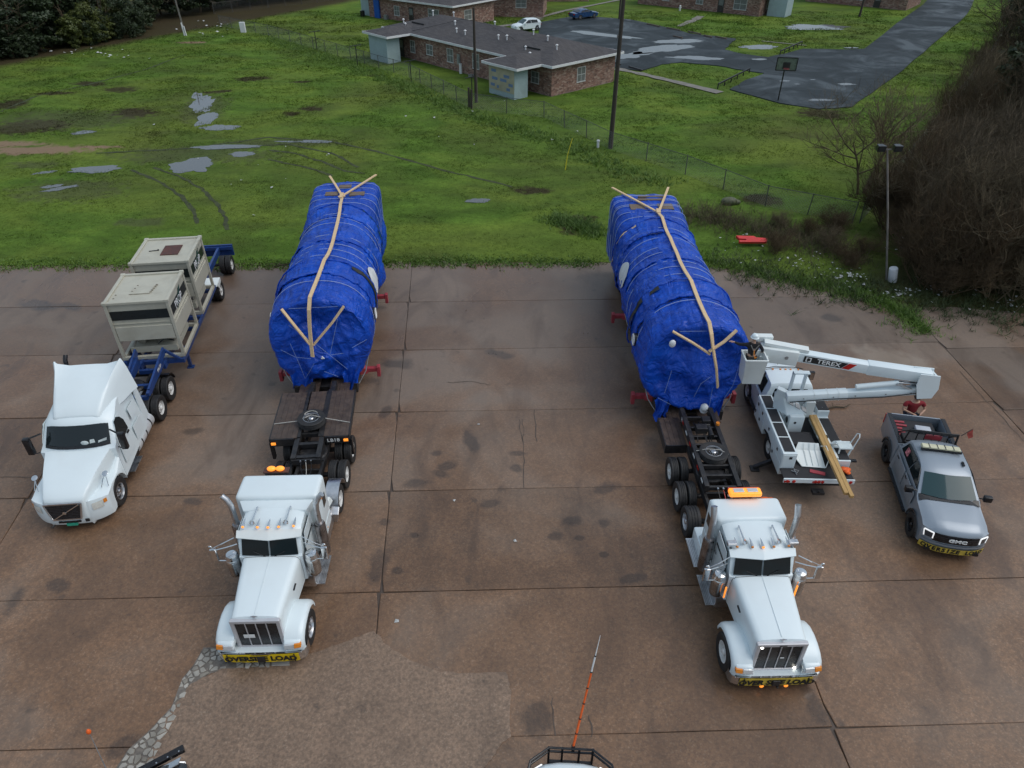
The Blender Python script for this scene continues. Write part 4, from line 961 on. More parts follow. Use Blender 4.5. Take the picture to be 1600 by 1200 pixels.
# tie cords on the front faces
for ld, cords in ((loadL, [[(-1.5, -.1, 2.6), (-.95, -.3, 2.35), (-.3, -.55, 2.4)], [(-1.05, -.24, 2.95), (-.85, -.34, 2.1), (-.75, -.3, 1.35)], [(-.2, -.6, 2.2), (-.5, -.5, 1.7), (-.75, -.3, 1.3)], [(-1.0, -.1, 3.7), (0, -.36, 2.9), (1.0, -.36, 1.7)], [(.9, -.12, 3.9), (.45, -.4, 2.5)], [(.45, -.42, 2.45), (.95, -.34, 2.45)], [(1.3, -.2, 2.6), (1.85, .2, 2.7)], [(.1, -.45, 1.7), (.6, -.42, 1.4)], [(-.9, .06, 4.34), (.95, .06, 4.34)]]),
                  (loadR, [[(-1.05, -.25, 2.9), (-1.2, -.3, 1.9)], [(.35, -.62, 2.9), (0, -.62, 2.55), (-.15, -.58, 1.9)], [(.55, -.4, 2.2), (.55, -.46, 1.3)], [(1.5, -.1, 3.2), (1.35, -.26, 2.2), (1.1, -.36, 1.7)], [(-.9, .08, 4.4), (.1, .06, 4.42)], [(-1.4, -.2, 1.6), (-.9, -.3, 1.35)]])):
    for cpts in cords: M().tube([Vector(q) + Vector((0, -.22, 0)) for q in cpts], .008, 5).ob('tie_cord', CORDM, ld)
M().lathe([(.05, 0), (.12, .03), (.15, .12), (.12, .17), (.15, .22), (.15, .34), (.1, .42), (.02, .46)], (.33, -.72, 1.12), (0, -.25, 1), 16).ob('wrapped_nozzle', LABELW, loadR, smooth=40)
M().sph((-1.12, -.26, 3.95), .16, sc=(.8, .5, 1)).ob('white_rag', LABELW, loadR, smooth=60)
M().prism([(.1, 2.42), (.24, 2.42), (.16, 2.53)], 'y', -.86, -.80).ob('white_rag', LABELW, loadL)
# the lowboys under them
trL = thing('lowboy_trailer', 'black lowboy trailer with wooden neck deck marked LB18 and spare wheel', 'trailer', (-7.68 + .0905 * 5.55, 24.05 - 5.52, Z0), LR)
gooseneck(trL, True); lowboy(trL, 5.1, 15.0)
trR = thing('lowboy_trailer', 'black lowboy trailer with open frame neck and bare spare wheel', 'trailer', (7.02, 17.15, Z0), RRt)
gooseneck(trR, False); lowboy(trR, 4.7, 14.6)
# the tractors
tL = thing('semi_tractor', 'white long-nosed semi tractor with wide flat sleeper and bright yellow bumper banner', 'truck', (-6.88, 11.45, Z0), PI + R(1.6))
semi_tractor(tL, 'a')
tR = thing('semi_tractor', 'white long-nosed semi tractor with lit amber roof light bar and dirty banner', 'truck', (7.03, 10.75, Z0), PI + R(1.4))
semi_tractor(tR, 'b')
vest = M()
for k in range(5): vest.sph((rnd(-.35, .35), rnd(-.1, .1), .04 + rnd(0, .06)), rnd(.10, .17), 10, 6, (1.3, .9, .6))
o = vest.ob('safety_vest', ORANGE, smooth=60); o.location = (7.75, 15.7, 2.02 + Z0); tag(o, 'crumpled orange safety vest lying behind the cab with the amber light bar', 'vest')
o2 = M().box(-.55, .45, -.2, .2, 0, .95).ob('deck_locker', WHITE, tR, bevel=.03, loc=(-.68, -4.95, 1.06))
# ================================================================ ROUNDED-NOSE TRACTOR WITH BLUE TRAILER
HEADL = mat('pale_headlamp', (.66, .67, .62), .15, 0, .12, 14)
def aero_tractor(root):
    edge = lambda y: .60 + .235 * min(2, -y)
    arch = [(-1.3 + .64 * math.cos(R(a)), .50 + .64 * math.sin(R(a))) for a in range(-4, 185, 12)]
    ol = [(-1.95, 1.96), (-1.5, 1.86), (-1.0, 1.73), (-.45, 1.53), (-.2, 1.41), (-.10, 1.30), (-.03, 1.0), (0, .72), (.01, .5), (-.04, .33), (-.5, .33)] + arch
    def wp(x, y, z, f):
        a = abs(f); s = 1 if f > 0 else -1; e = edge(y)
        if a <= .56: xx = e * a / .56; zz = z - .03 * (a / .56) ** 6
        elif a <= .62: xx = e + .03; zz = min(z, 1.62 if y < -1.85 else z - .12)
        else:
            t = (a - .62) / .38; xx = e + .05 + (1.22 - e - .05) * t
            lim = 1.16 + .12 * math.exp(-((y + 1.3) / .6) ** 2) + .34 * max(0, min(1, (-y - 1.65) / .3)); lim -= .06 * t ** 3
            zz = min(z, lim) if z > .8 else z
        yy = y - (.42 * a ** 4 + .06 * a * a) * max(0, min(1, (y + .9) / .9))
        return (s * xx, yy, zz)
    hood = M().prof(ol, 1, wp, (-1, -.985, -.96, -.92, -.86, -.78, -.70, -.64, -.62, -.56, -.52, -.4, -.2, 0, .2, .4, .52, .56, .62, .64, .70, .78, .86, .92, .96, .985, 1)).ob('hood', WHITE, root, smooth=55)
    gr_ = M().plate([(-.42, .045, .68), (.42, .045, .68), (.56, -.035, 1.26), (-.56, -.035, 1.26)], .05).ob('grille', BLACKP, hood)
    fr = M()
    P4 = [Vector((-.44, .06, .665)), Vector((.44, .06, .665)), Vector((.585, -.02, 1.275)), Vector((-.585, -.02, 1.275))]
    for k in range(4): fr.bar(P4[k], P4[(k + 1) % 4], .035, .05)
    fr.ob('grille_frame', ALU, gr_)
    M().bar((.42, .085, .69), (-.52, .02, 1.25), .022, .03).cyl((-.02, .06, .97), (-.02, .095, .97), .06, n=14).ob('diagonal_bar', CHROME, gr_)
    m = M()
    for k in range(9):
        t = (k + .5) / 9; m.bar((-.42 - .13 * t, .075 - .08 * t, .69 + .56 * t), (.42 + .13 * t, .075 - .08 * t, .69 + .56 * t), .01, .012)
    m.ob('grille_slats', STEEL2, gr_)
    M().box(-.36, .34, -.01, .035, .47, .54).ob('bumper_intake', BLACKP, hood); M().box(-.62, -.50, -.03, .015, .46, .56).ob('tow_eye_cover', BLACKP, hood)
    M().box(-.22, .12, .0, .045, .34, .44).ob('licence_plate', GREENP, hood)
    M().tube([(.5, .02, .4), (.55, .1, .38), (.6, .06, .34)], .03, 8).ob('tow_hook', BLACKF, hood)
    for s in (-1, 1):
        hl = M().rings([[Vector(wp(f * s, yy, zz, f * s)) + Vector((s * .012, .022, 0)) for f in (.71, .76, .81, .86, .90)] for yy, zz in ((-.02, .80), (-.02, .90), (-.03, 1.0), (-.06, 1.07))], caps=False, closed=False).ob('headlamp', HEADL, hood, smooth=50)
        M().rings([[Vector(wp(f * s, yy, zz, f * s)) + Vector((s * .014, .02, 0)) for f in (.91, .94, .965)] for yy, zz in ((-.03, .92), (-.04, 1.0), (-.06, 1.07))], caps=False, closed=False).ob('turn_signal', AMBER, hl)
        M().lathe([(.09, 0), (.1, .012), (.05, .03)], (s * 1.12, -1.0, 1.62), (0, .5, 1), 14).tube([(s * 1.0, -.7, 1.28), (s * 1.06, -.85, 1.5), (s * 1.12, -1.0, 1.6)], .014, 6).tube([(s * 1.18, -.8, 1.24), (s * 1.12, -1.0, 1.6)], .012, 6).ob('hood_mirror', CHROME, hood, smooth=40)
    # cab and sleeper shell
    ol = [(-1.85, .62), (-1.85, 1.9), (-1.93, 2.02), (-2.38, 2.70), (-2.5, 2.80), (-2.75, 2.90), (-3.4, 3.05), (-4.45, 3.18), (-4.52, 3.1), (-4.52, .85)]
    def cp(x, y, z, f):
        a = abs(f); k = 1 - max(0, z - 1.9) * .085 - max(0, z - 2.85) * .2
        zz = z - (.18 * a ** 5) * (1 if z > 2.6 else 0) ; yy = y - (.26 * a ** 2.6 if y > -2.8 and z > 1.95 else .12 * a ** 2 if y > -2 else 0)
        return (x * k, yy, zz)
    cab = M().prof(ol, 1.22, cp, (-1, -.97, -.9, -.75, -.5, -.25, 0, .25, .5, .75, .9, .97, 1)).ob('cab', WHITE, root, smooth=42)
    fsW = [-.88, -.7, -.5, -.25, 0, .25, .5, .7, .88]
    ws = M().rings([[Vector(cp(f * 1.22, yy, zz, f)) + Vector((0, .022, .012)) for f in fsW] for yy, zz in ((-1.965, 2.07), (-2.36, 2.665))], caps=False, closed=False).ob('windscreen', GLASS, cab, smooth=60)
    M().rings([[Vector(cp(f * 1.22, yy, zz, f)) + Vector((0, .03, .015)) for f in fsW] for yy, zz in ((-1.92, 2.0), (-1.975, 2.085))], caps=False, closed=False).ob('windscreen_cowl', BLACKP, cab)
    for x in (-.5, .45): M().bar((x, -1.93, 2.06), (x + .5, -2.02, 2.12), .02, .015).ob('wiper', BLACKP, ws)
    # things on the dash seen through the glass are kept simple: cap and papers
    M().sph((-.3, -1.985, 2.19), .12, sc=(1.1, .35, .7)).plate([(-.62, -2.03, 2.16), (-.45, -1.99, 2.15), (-.47, -2.04, 2.27), (-.6, -2.06, 2.28)], .01).plate([(-.95, -2.14, 2.15), (-.7, -2.04, 2.13), (-.72, -2.06, 2.2), (-.97, -2.16, 2.24)], .01).ob('dashboard_clutter', PALEC, ws)
    for s in (-1, 1):
        def sp(y, z, o=.012): q = cp(1.22, y, z, .97); return (s * (cp(1.22, -3, z, .97)[0] + o), y, z)
        dr = M().plate([sp(-2.25, 1.0), sp(-3.2, 1.0), sp(-3.2, 2.1), sp(-3.05, 2.62), sp(-2.62, 2.62), sp(-2.25, 2.1)], .012).ob('door', WHITE, cab)
        M().plate([sp(-2.28, 1.86, .02), sp(-2.7, 1.80, .02), sp(-3.14, 1.86, .02), sp(-3.12, 2.25, .02), sp(-2.98, 2.48, .02), sp(-2.78, 2.62, .02), sp(-2.58, 2.58, .02), sp(-2.36, 2.2, .02)], .02).ob('side_window', GLASS, dr)
        M().box(s * 1.22, s * 1.26, -3.14, -2.98, 1.72, 1.78).ob('door_handle', BLACKP, dr)
        for (a0, a1, z0, z1) in ((-4.2, -3.5, 1.0, 1.6), (-4.2, -3.65, 1.85, 2.3)): M().plate([sp(a0, z0, -.002), sp(a1, z0, -.002), sp(a1, z1, -.002), sp(a0, z1, -.002)], .012).ob('locker_door', WHITE, cab, bevel=.003)
        mr = M().tube([(s * 1.12, -2.25, 2.5), (s * 1.42, -2.05, 2.48), (s * 1.52, -2.03, 2.45)], .03, 8).tube([(s * 1.18, -2.2, 1.78), (s * 1.4, -2.05, 1.82), (s * 1.52, -2.03, 1.86)], .02, 8).ob('mirror_arm', BLACKP, cab)
        M().box(s * 1.53 - .11, s * 1.53 + .11, -2.12, -1.94, 1.82, 2.5).ob('mirror_head', BLACKP, mr, bevel=.04, smooth=40)
        # fairings, steps, tank
        tk = M().cyl((s * .93, -5.15, .70), (s * .93, -3.45, .70), .31, n=24).ob('fuel_tank', ALUW, root, bevel=.03, smooth=40)
        for y in (-3.75, -4.25, -4.8): M().cyl((s * .93, y - .035, .70), (s * .93, y + .035, .70), .317, n=24).ob('tank_strap', BLACKP, tk, smooth=40)
        M().box(s * .6, s * 1.16, -3.4, -2.05, .42, .95).ob('step_housing', BLACKP, root, bevel=.03)
        for (x0, x1, z) in ((1.1, 1.32, .46), (1.02, 1.2, .88)):
            M().box(s * x0, s * x1, -3.2, -2.35, z - .03, z).ob('step', ALU, root)
    # roof air deflector
    rs = []
    for y, hw, zc, zm in [(-2.60, .70, 2.82, 2.845), (-2.64, .74, 2.88, 2.905), (-2.9, .79, 3.06, 3.09), (-3.3, .85, 3.30, 3.33), (-3.8, .94, 3.55, 3.55), (-4.2, 1.03, 3.72, 3.66), (-4.42, 1.10, 3.83, 3.69), (-4.55, 1.15, 3.90, 3.70)]:
        h = [(hw + .16 + .06 * (hw > .9), 2.62), (hw + .09, zc - .35), (hw + .02, zc - .07), (hw - .03, zc), (hw - .12, zc - .01 + (zm - zc) * .45), (hw * .55, zm), (hw * .2, zm + .012)]
        rs.append([(x, y, z) for x, z in h] + [(-x, y, z) for x, z in reversed(h)])
    M().rings(rs).ob('roof_deflector', WHITE, cab, smooth=50)
    for s in (-1, 1):   # side extenders
        M().rings([[(s * (1.16), -4.5, .95), (s * 1.19, -4.5, .95), (s * 1.19, -4.95, 1.1), (s * 1.16, -4.95, 1.1)], [(s * 1.13, -4.5, 3.2), (s * 1.16, -4.5, 3.2), (s * 1.15, -4.75, 3.2), (s * 1.12, -4.75, 3.2)], [(s * 1.1, -4.5, 3.84), (s * 1.13, -4.5, 3.84), (s * 1.13, -4.6, 3.86), (s * 1.1, -4.6, 3.86)]]).ob('side_extender', WHITE, cab)
    M().tube([(.85, -4.72, 1.0), (.85, -4.72, 3.6), (.85, -4.76, 3.78), (.85, -4.9, 3.92)], .075, 12).ob('exhaust_pipe', BLACKP, root, smooth=40)
    fr = M().box(-.45, -.36, -8.1, -2, .78, 1.02).box(.36, .45, -8.1, -2, .78, 1.02)
    for k in range(6): fr.box(-.36, .36, -8.0 + k, -7.9 + k, .82, .96)
    fr.ob('chassis_frame', BLACKF, root)
    M().box(-.5, .5, -6.5, -5.3, 1.03, 1.07).ob('deck_plate', ALU, root)
    M().lathe([(.46, 1.03), (.5, 1.09), (.44, 1.16)], (0, -6.8, 0), n=20).ob('fifth_wheel', BLACKF, root)
    for s in (-1, 1):
        wheel(root, s * 1.06, -1.3, .52, .29, False, 'alu')
        for y in (-6.05, -7.38): wheel(root, s * .93, y, .52, .6, True, 'white')
        rs = []
        for k in range(8):
            t = R(95 + 75 * k / 7); rs.append([(s * .65, -7.38 + q * math.cos(t), .52 + q * math.sin(t)) for q in (.62, .64)] + [(s * 1.24, -7.38 + q * math.cos(t), .52 + q * math.sin(t)) for q in (.64, .62)])
        M().rings(rs).ob('mudguard', BLACKP, root, smooth=40)
    for y in (-6.05, -7.38): M().cyl((-1, y, .52), (1, y, .52), .09, n=10).ob('axle', BLACKF, root)
    for x in (-.2, 0, .2): M().tube([(x, -4.6, 1.6), (x * 1.5, -5.1, 1.1), (x, -5.8, 1.15), (x * .6, -6.3, 1.5)], .016, 6).ob('air_line', TBLUE if x else BLACKP, root)
STEEL2 = mat('dark_slats', (.05, .05, .055), .4, .3, .1, 6)
GREENP = mat('green_plate', (.03, .36, .24), .5, 0, .1, 8)
PALEC = mat('pale_cloth', (.55, .62, .62), .7, 0, .1, 8)
ALUW = mat('bright_tank_aluminium', (.66, .68, .69), .4, .25, .06, 4)
vol = thing('semi_tractor', 'white round-nosed semi tractor with tall roof deflector and diagonal grille bar', 'truck', (-14.62, 16.42, Z0), PI + R(5.8))
aero_tractor(vol)

TRR = R(7.8); TR0 = Vector((-15.0, 24.0, Z0))
tb = thing('blue_chassis_trailer', 'long blue skeletal trailer carrying two beige enclosures', 'trailer', TR0, TRR)
f = M()
for s in (-1, 1):
    f.hexa([(s * .42, -1.7, 1.2), (s * .54, -1.7, 1.2), (s * .54, .6, 1.2), (s * .42, .6, 1.2), (s * .42, -1.7, 1.36), (s * .54, -1.7, 1.36), (s * .54, .6, 1.62), (s * .42, .6, 1.62)])
    f.hexa([(s * .42, .6, .95), (s * .54, .6, .95), (s * .54, 12.3, .82), (s * .42, 12.3, .82), (s * .42, .6, 1.22), (s * .54, .6, 1.22), (s * .54, 12.3, 1.16), (s * .42, 12.3, 1.16)])
    f.box(s * 1.16, s * 1.24, .9, 7.6, 1.0, 1.2)
f.ob('main_beam', TBLUE, tb, bevel=.01)
for y in (-1.6, -.8, 0.3, 1.0, 3.6, 4.6, 7.2, 9.2, 10.2, 12.2): M().box(-1.2 if .9 < y < 7.6 or y > 12 else -.42, 1.2 if .9 < y < 7.6 or y > 12 else .42, y - .07, y + .07, 1.0, 1.17).ob('cross_member', TBLUE, tb)
for s in (-1, 1): M().bar((s * .5, -1.5, 1.3), (s * .55, .9, 1.7), .08, .3).bar((s * .55, .9, 1.7), (s * 1.1, 1.0, 1.1), .1, .1).ob('gooseneck_arm', TBLUE, tb)
for s in (-1, 1): text('lettering', 'PROP', .2, WINK, tb, (s * .605, -.2, 1.52), (PI / 2, 0, s * PI / 2), .01, 0)
for s in (-1, 1): M().box(s * .98 - .06, s * .98 + .06, 2.0, 2.12, .1, 1.1).box(s * .98 - .14, s * .98 + .14, 1.94, 2.18, .0, .05).ob('landing_leg', TBLUE, tb)
for y in (8.35, 11.35):
    M().cyl((-1, y, .5), (1, y, .5), .08, n=10).ob('axle', BLACKF, tb)
    for s in (-1, 1): wheel(tb, s * .95, y, .5, .6, True, 'white')
for s in (-1, 1):
    M().hexa([(s * .6, 7.7, 1.08), (s * 1.26, 7.7, 1.02), (s * 1.26, 8.5, 1.12), (s * .6, 8.5, 1.12), (s * .6, 7.7, 1.1), (s * 1.26, 7.7, 1.05), (s * 1.26, 8.5, 1.15), (s * .6, 8.5, 1.15)]).hexa([(s * 1.24, 8.0, .8), (s * 1.27, 8.0, .8), (s * 1.27, 8.5, .95), (s * 1.24, 8.5, .95), (s * 1.24, 7.75, 1.1), (s * 1.27, 7.75, 1.1), (s * 1.27, 8.5, 1.15), (s * 1.24, 8.5, 1.15)]).ob('mudguard', WHITE2, tb)
M().box(-1.22, 1.22, 12.25, 12.35, .62, 1.25).ob('rear_bumper', TBLUE, tb)
def enclosure(label, y0, dep, hatch_rust):
    c = Matrix.Rotation(TRR, 4, 'Z') @ Vector((0, y0, 0)) + TR0
    r = thing('equipment_enclosure', label, 'enclosure', (c.x, c.y, Z0 + 1.2), TRR, 'beige enclosures on the blue trailer')
    H = 2.68; W = 1.20
    # posts, bottom ring, top ring
    for x in (-W, W):
        for y in (0, dep): M().box(x - .06, x + .06, y - .06, y + .06, .0, H).ob('corner_post', BEIGE, r, bevel=.01)
    for (x0, x1, y0_, y1_) in ((-W - .06, W + .06, -.07, .07), (-W - .06, W + .06, dep - .07, dep + .07), (-W - .065, -W + .065, .07, dep - .07), (W - .065, W + .065, .07, dep - .07)):
        M().box(x0, x1, y0_, y1_, -.002, .14).ob('base_rail', BEIGE, r, bevel=.01)
        M().box(x0 - .003, x1 + .003, y0_, y1_, H - .06, H + .05).ob('top_rail', BEIGE, r, bevel=.015)
    for x in (-W, W):
        for y in (0, dep): M().box(x - .09, x + .09, y - .09, y + .09, H - .05, H + .075).ob('corner_casting', BEIGE, r, bevel=.02)
    body = M().box(-W + .0, W, .02, dep - .02, 1.28, H - .02).ob('body', BEIGE, r, bevel=.01)
    low = M().hexa([(-W + .12, .12, .95), (W - .12, .12, .95), (W - .12, dep - .12, .95), (-W + .12, dep - .12, .95), (-W - .0, .0, 1.3), (W, .0, 1.3), (W, dep, 1.3), (-W, dep, 1.3)])
    # proud lower panel on each side
    for (x0, x1, ya, yb) in ((-W + .08, W - .08, -.045, .03), (-W + .08, W - .08, dep - .03, dep + .045), (W - .03, W + .045, .1, dep - .1), (-W - .045, -W + .03, .1, dep - .1)):
        M().box(x0, x1, ya, yb, .92, 1.58).ob('lower_panel', BEIGE, body, bevel=.015)
        z0, z1 = 1.9, 2.3
        M().box(x0 if abs(x1 - x0) > .3 else x0 + (.02 if x0 < 0 else .025), x1 if abs(x1 - x0) > .3 else x1 - (.02 if x0 > 0 else .025), ya if abs(yb - ya) > .3 else ya + .025 * (ya < .5), yb if abs(yb - ya) > .3 else yb - .025 * (ya > .5), z0, z1).ob('dark_band', DARKG, body)
        M().box(x0, x1, ya if abs(yb - ya) > .3 else ya + .028 * (ya < .5), yb if abs(yb - ya) > .3 else yb - .028 * (ya > .5), 1.70, 1.73).ob('seam', BEIGE, body)
    # lettering on both long sides
    for s in (-1, 1):
        text('lettering', 'PROP', .46, WINK, body, (s * (W + .034), dep / 2 - .1 * s, 2.07), (PI / 2, 0, s * PI / 2), .015, 0, sx=.95)
        M().plate([(s * (W + .03), dep / 2 - .35, 1.8), (s * (W + .03), dep / 2 + .05, 2.15), (s * (W + .03), dep / 2 + .5, 2.5), (s * (W + .03), dep / 2 + .2, 2.45), (s * (W + .03), dep / 2 - .2, 2.1)], .012).ob('leaf_logo', LOGOG, body)
    M().box(-W + .08, W - .08, .08, dep - .08, H - .03, H - .012).ob('roof_panel', BEIGE, r)
    if hatch_rust:
        M().box(-.15, .62, .75, 1.75, H - .012, H + .03).ob('hatch', RUST, r, bevel=.01)
        M().bar((-.75, 1.25, H + .01), (-.35, 1.32, H + .01), .03, .03).sph((-.36, 1.32, H + .02), .04).ob('lifting_handle', BLACKF, r)
    else:
        m = M()
        for a, b_ in (((-.45, .7), (.35, .7)), ((.35, .7), (.45, 1.5))): m.bar((a[0], a[1], H), (b_[0], b_[1], H), .03, .03)
        for k in range(5): m.box(.33 + .025 * k, .41 + .025 * k, .8 + .15 * k, .84 + .15 * k, H - .01, H + .03)
        for x, y in ((-.42, .95), (-.38, 1.2), (-.34, 1.45), (-1.0, .4), (-1.0, .7)): m.box(x, x + .06, y, y + .03, H - .01, H + .02)
        m.ob('hatch_hinge', BEIGE2, r)
        M().box(-.42, .36, .73, 1.48, H - .012, H - .002).ob('hatch', BEIGE, r)
    # machinery skid in the open lower bay
    M().box(-.95, .95, .25, dep - .3, .14, .42).ob('skid_base', BEIGE, r, bevel=.02)
    M().cyl((-.5, .5, .6), (-.5, dep - .6, .6), .18, n=14).box(.1, .7, .6, 1.5, .42, .85).cyl((0, .8, .75), (.0, .8, 1.0), .2, n=14).bar((-.9, .2, .2), (-.6, .6, .85), .06, .06).ob('machinery', BEIGE2, r, bevel=.01)
    M().tube([(.2, .3, .5), (.5, .35, .7), (.8, .5, .5)], .03, 8).ob('hose', BLACKP, r)
    return r
LOGOG = mat('dark_teal_logo', (.015, .06, .055), .45, 0, .15, 8)
BEIGE2 = mat('grimy_beige', (.26, .24, .19), .6, 0, .3, 5, dirt=(.06, .05, .04), dirt_amt=.6)
enclosure('beige steel enclosure with plain roof, nearer the white cab', 1.15, 2.5, False)
enclosure('beige steel enclosure with rusty square roof hatch, nearer the grass', 4.75, 2.55, True)

# ================================================================ BUCKET TRUCK
bt = thing('bucket_truck', 'white utility truck with folding bucket boom parked beside the blue load', 'truck', (10.62, 18.0, Z0), R(-1.8))
# local: +y forward (away from camera), y=0 tail
FORDW = WHITE
ol = [(4.62, .55), (4.62, 1.30), (6.55, 1.32), (7.5, 1.26), (7.75, 1.12), (7.82, .8), (7.8, .5)]
arch = [(6.35 + .5 * math.cos(R(a)), .45 + .5 * math.sin(R(a))) for a in range(0, 181, 15)]
ol = ol + arch
def tw(x, y, z, f): a = abs(f); return (x * (1 - .12 * max(0, y - 7) * a), y - (.2 * a ** 4 if y > 7 else 0), z - (.05 * a ** 5 if z > 1.0 else 0))
cb = M().prof(ol, 1.0, tw).ob('cab_body', FORDW, bt, smooth=40, loc=(0, -.58, 0))
ol = [(4.62, 1.28), (4.66, 1.9), (4.75, 2.0), (5.6, 2.02), (5.85, 1.96), (6.55, 1.30)]
def gw(x, y, z, f): a = abs(f); return (x * (1 - .30 * max(0, z - 1.3)), y - (.12 * a * a if y > 5.7 else 0), z - .05 * a ** 4 * (z > 1.85))
gh = M().prof(ol, .98, gw).ob('cab_roof', FORDW, bt, smooth=40, loc=(0, -.58, 0))
M().rings([[Vector(gw(f * .98, yy, zz, f)) + Vector((0, .012, .014)) for f in (-.9, -.5, 0, .5, .9)] for yy, zz in ((5.90, 1.92), (6.50, 1.355))], caps=False, closed=False).ob('windscreen', GLASS, gh, smooth=60)
for s in (-1, 1):
    def sw(y, z): return (s * (.98 * (1 - .30 * max(0, z - 1.3)) + .008), y, z)
    M().plate([sw(4.98, 1.36), sw(6.2, 1.36), sw(6.0, 1.52), sw(5.72, 1.86), sw(5.05, 1.88)], .02).ob('side_window', GLASS, gh)
    M().box(s * .985, s * 1.005, 4.9, 6.0, .62, 1.26).ob('door', FORDW, cb, bevel=.01); M().box(s * 1.0, s * 1.02, 5.0, 5.15, 1.12, 1.17).ob('door_handle', BLACKP, cb)
    M().tube([(s * .95, 6.1, 1.4), (s * 1.25, 6.05, 1.45)], .02, 6).box(s * 1.27 - .1, s * 1.27 + .1, 6.0, 6.12, 1.30, 1.66).ob('mirror', BLACKP, cb, bevel=.02)
    M().box(s * 1.27 - .08, s * 1.27 + .08, 5.992, 5.999, 1.33, 1.63).ob('mirror_glass', CHROME, cb)
    M().box(s * .98, s * 1.12, 4.8, 6.0, .45, .5).ob('running_board', BLACKP, cb)
M().plate([(-.7, 4.635, 1.4), (.7, 4.635, 1.4), (.62, 4.66, 1.8), (-.62, 4.66, 1.8)], .02).ob('rear_window', GLASS, gh)
for x in (-.5, -.2, 0, .2, .5): M().box(x - .03, x + .03, 5.62, 5.68, 2.01, 2.045).ob('roof_marker', AMBER, gh)
M().tube([(-.75, 5.85, 1.93), (-.4, 5.9, 1.97), (.4, 5.9, 1.97), (.75, 5.85, 1.93)], .018, 6).ob('windscreen_trim', BLACKP, gh)
M().tube([(.2, 7.0, 1.35), (.2, 7.3, 1.75), (.85, 7.3, 1.75), (.85, 7.0, 1.35)], .02, 6).ob('hood_guard', BLACKP, cb)
for s in (-1, 1): wheel(bt, s * .92, 5.77, .45, .27, False, 'white'); wheel(bt, s * .85, 2.2, .45, .55, True, 'white')
M().box(-.42, -.34, .1, 6.6, .55, .78).box(.34, .42, .1, 6.6, .55, .78).cyl((-.9, 2.2, .45), (.9, 2.2, .45), .1, n=10).box(-.9, .9, .15, .3, .48, .68).ob('chassis_frame', BLACKF, bt)
# floor and tail
M().box(-1.2, 1.2, .02, 3.98, .86, .90).ob('bed_floor', MATTEB, bt)
tl = M().box(-1.22, 1.22, -.03, .02, .74, .92).ob('tail_board', WHITE, bt, bevel=.006)
for k in range(9): M().box(-1.2 + k * .14, -1.13 + k * .14, -.038, -.03, .76, .84).ob('reflective_tape', REDLENS, tl) if k < 3 or k > 6 else None
for x in (-1.08, -.86, -.12, 0, .12, .86, 1.08): M().lathe([(.055, 0), (.06, .02), (.04, .03)], (x, -.03, .82), (0, -1, 0), 12).ob('tail_lamp', REDLENS, tl)
M().box(-.2, .2, -.28, -.05, .42, .52).cyl((0, -.25, .5), (0, -.25, .6), .04, n=8).ob('hitch', BLACKF, bt)
# left service body: doors below, black lids above
lb_ = M().prism([(.55, .60), (1.62, .60), (1.62, .75), (1.75, .98), (2.2, 1.08), (2.65, .98), (2.78, .75), (2.78, .60), (3.98, .60), (3.98, 1.56), (.55, 1.56)], 'x', -1.22, -.72).ob('service_body', WHITE, bt, bevel=.012)
for k in range(4): M().box(-1.15, -.79, .66 + k * .83, 1.42 + k * .83, 1.565, 1.578).ob('lid', MATTEB, lb_)
for y0, y1 in ((.62, 1.55), (1.65, 2.75), (2.85, 3.4), (3.45, 3.95)):
    M().box(-1.235, -1.22, y0, y1, 1.12, 1.5).ob('locker_door', WHITE, lb_, bevel=.004)
    M().box(-1.25, -1.234, (y0 + y1) / 2 - .05, (y0 + y1) / 2 + .05, 1.27, 1.37).ob('latch', BLACKP, lb_)
for y0, y1 in ((.62, 1.55), (2.85, 3.4), (3.45, 3.95)): M().box(-1.235, -1.22, y0, y1, .64, 1.08).ob('locker_door', WHITE, lb_, bevel=.004); M().box(-1.25, -1.234, y1 - .15, y1 - .05, .85, .95).ob('latch', BLACKP, lb_)
M().box(-1.18, -.76, .535, .55, .95, 1.5).ob('locker_door', WHITE, lb_); M().box(-.98, -.88, .52, .535, 1.33, 1.43).ob('latch', BLACKP, lb_)
# right service body, stepped
rb_ = M().prism([(.62, .60), (1.62, .60), (1.75, .98), (2.2, 1.08), (2.65, .98), (2.78, .60), (3.98, .60), (3.98, 1.5), (3.1, 1.5), (3.1, 1.22), (.62, 1.22)], 'x', .78, 1.22).ob('service_body', WHITE, bt, bevel=.012)
M().box(.8, 1.2, 3.15, 3.92, 1.505, 1.52).box(.84, 1.2, 1.5, 3.0, 1.225, 1.24).box(.82, 1.2, .68, 1.3, 1.225, 1.24).ob('lid', MATTEB, rb_)
for y0, y1 in ((.7, 1.5), (2.9, 3.4), (3.45, 3.95)): M().box(1.22, 1.235, y0, y1, .66, 1.15).ob('locker_door', WHITE, rb_, bevel=.004)
for z in (1.3, 1.4, 1.33): M().tube([(.85, 3.35, z), (1.0, 3.3, z + .12), (1.15, 3.35, z)], .014, 6).ob('grab_rail', STEEL, rb_)
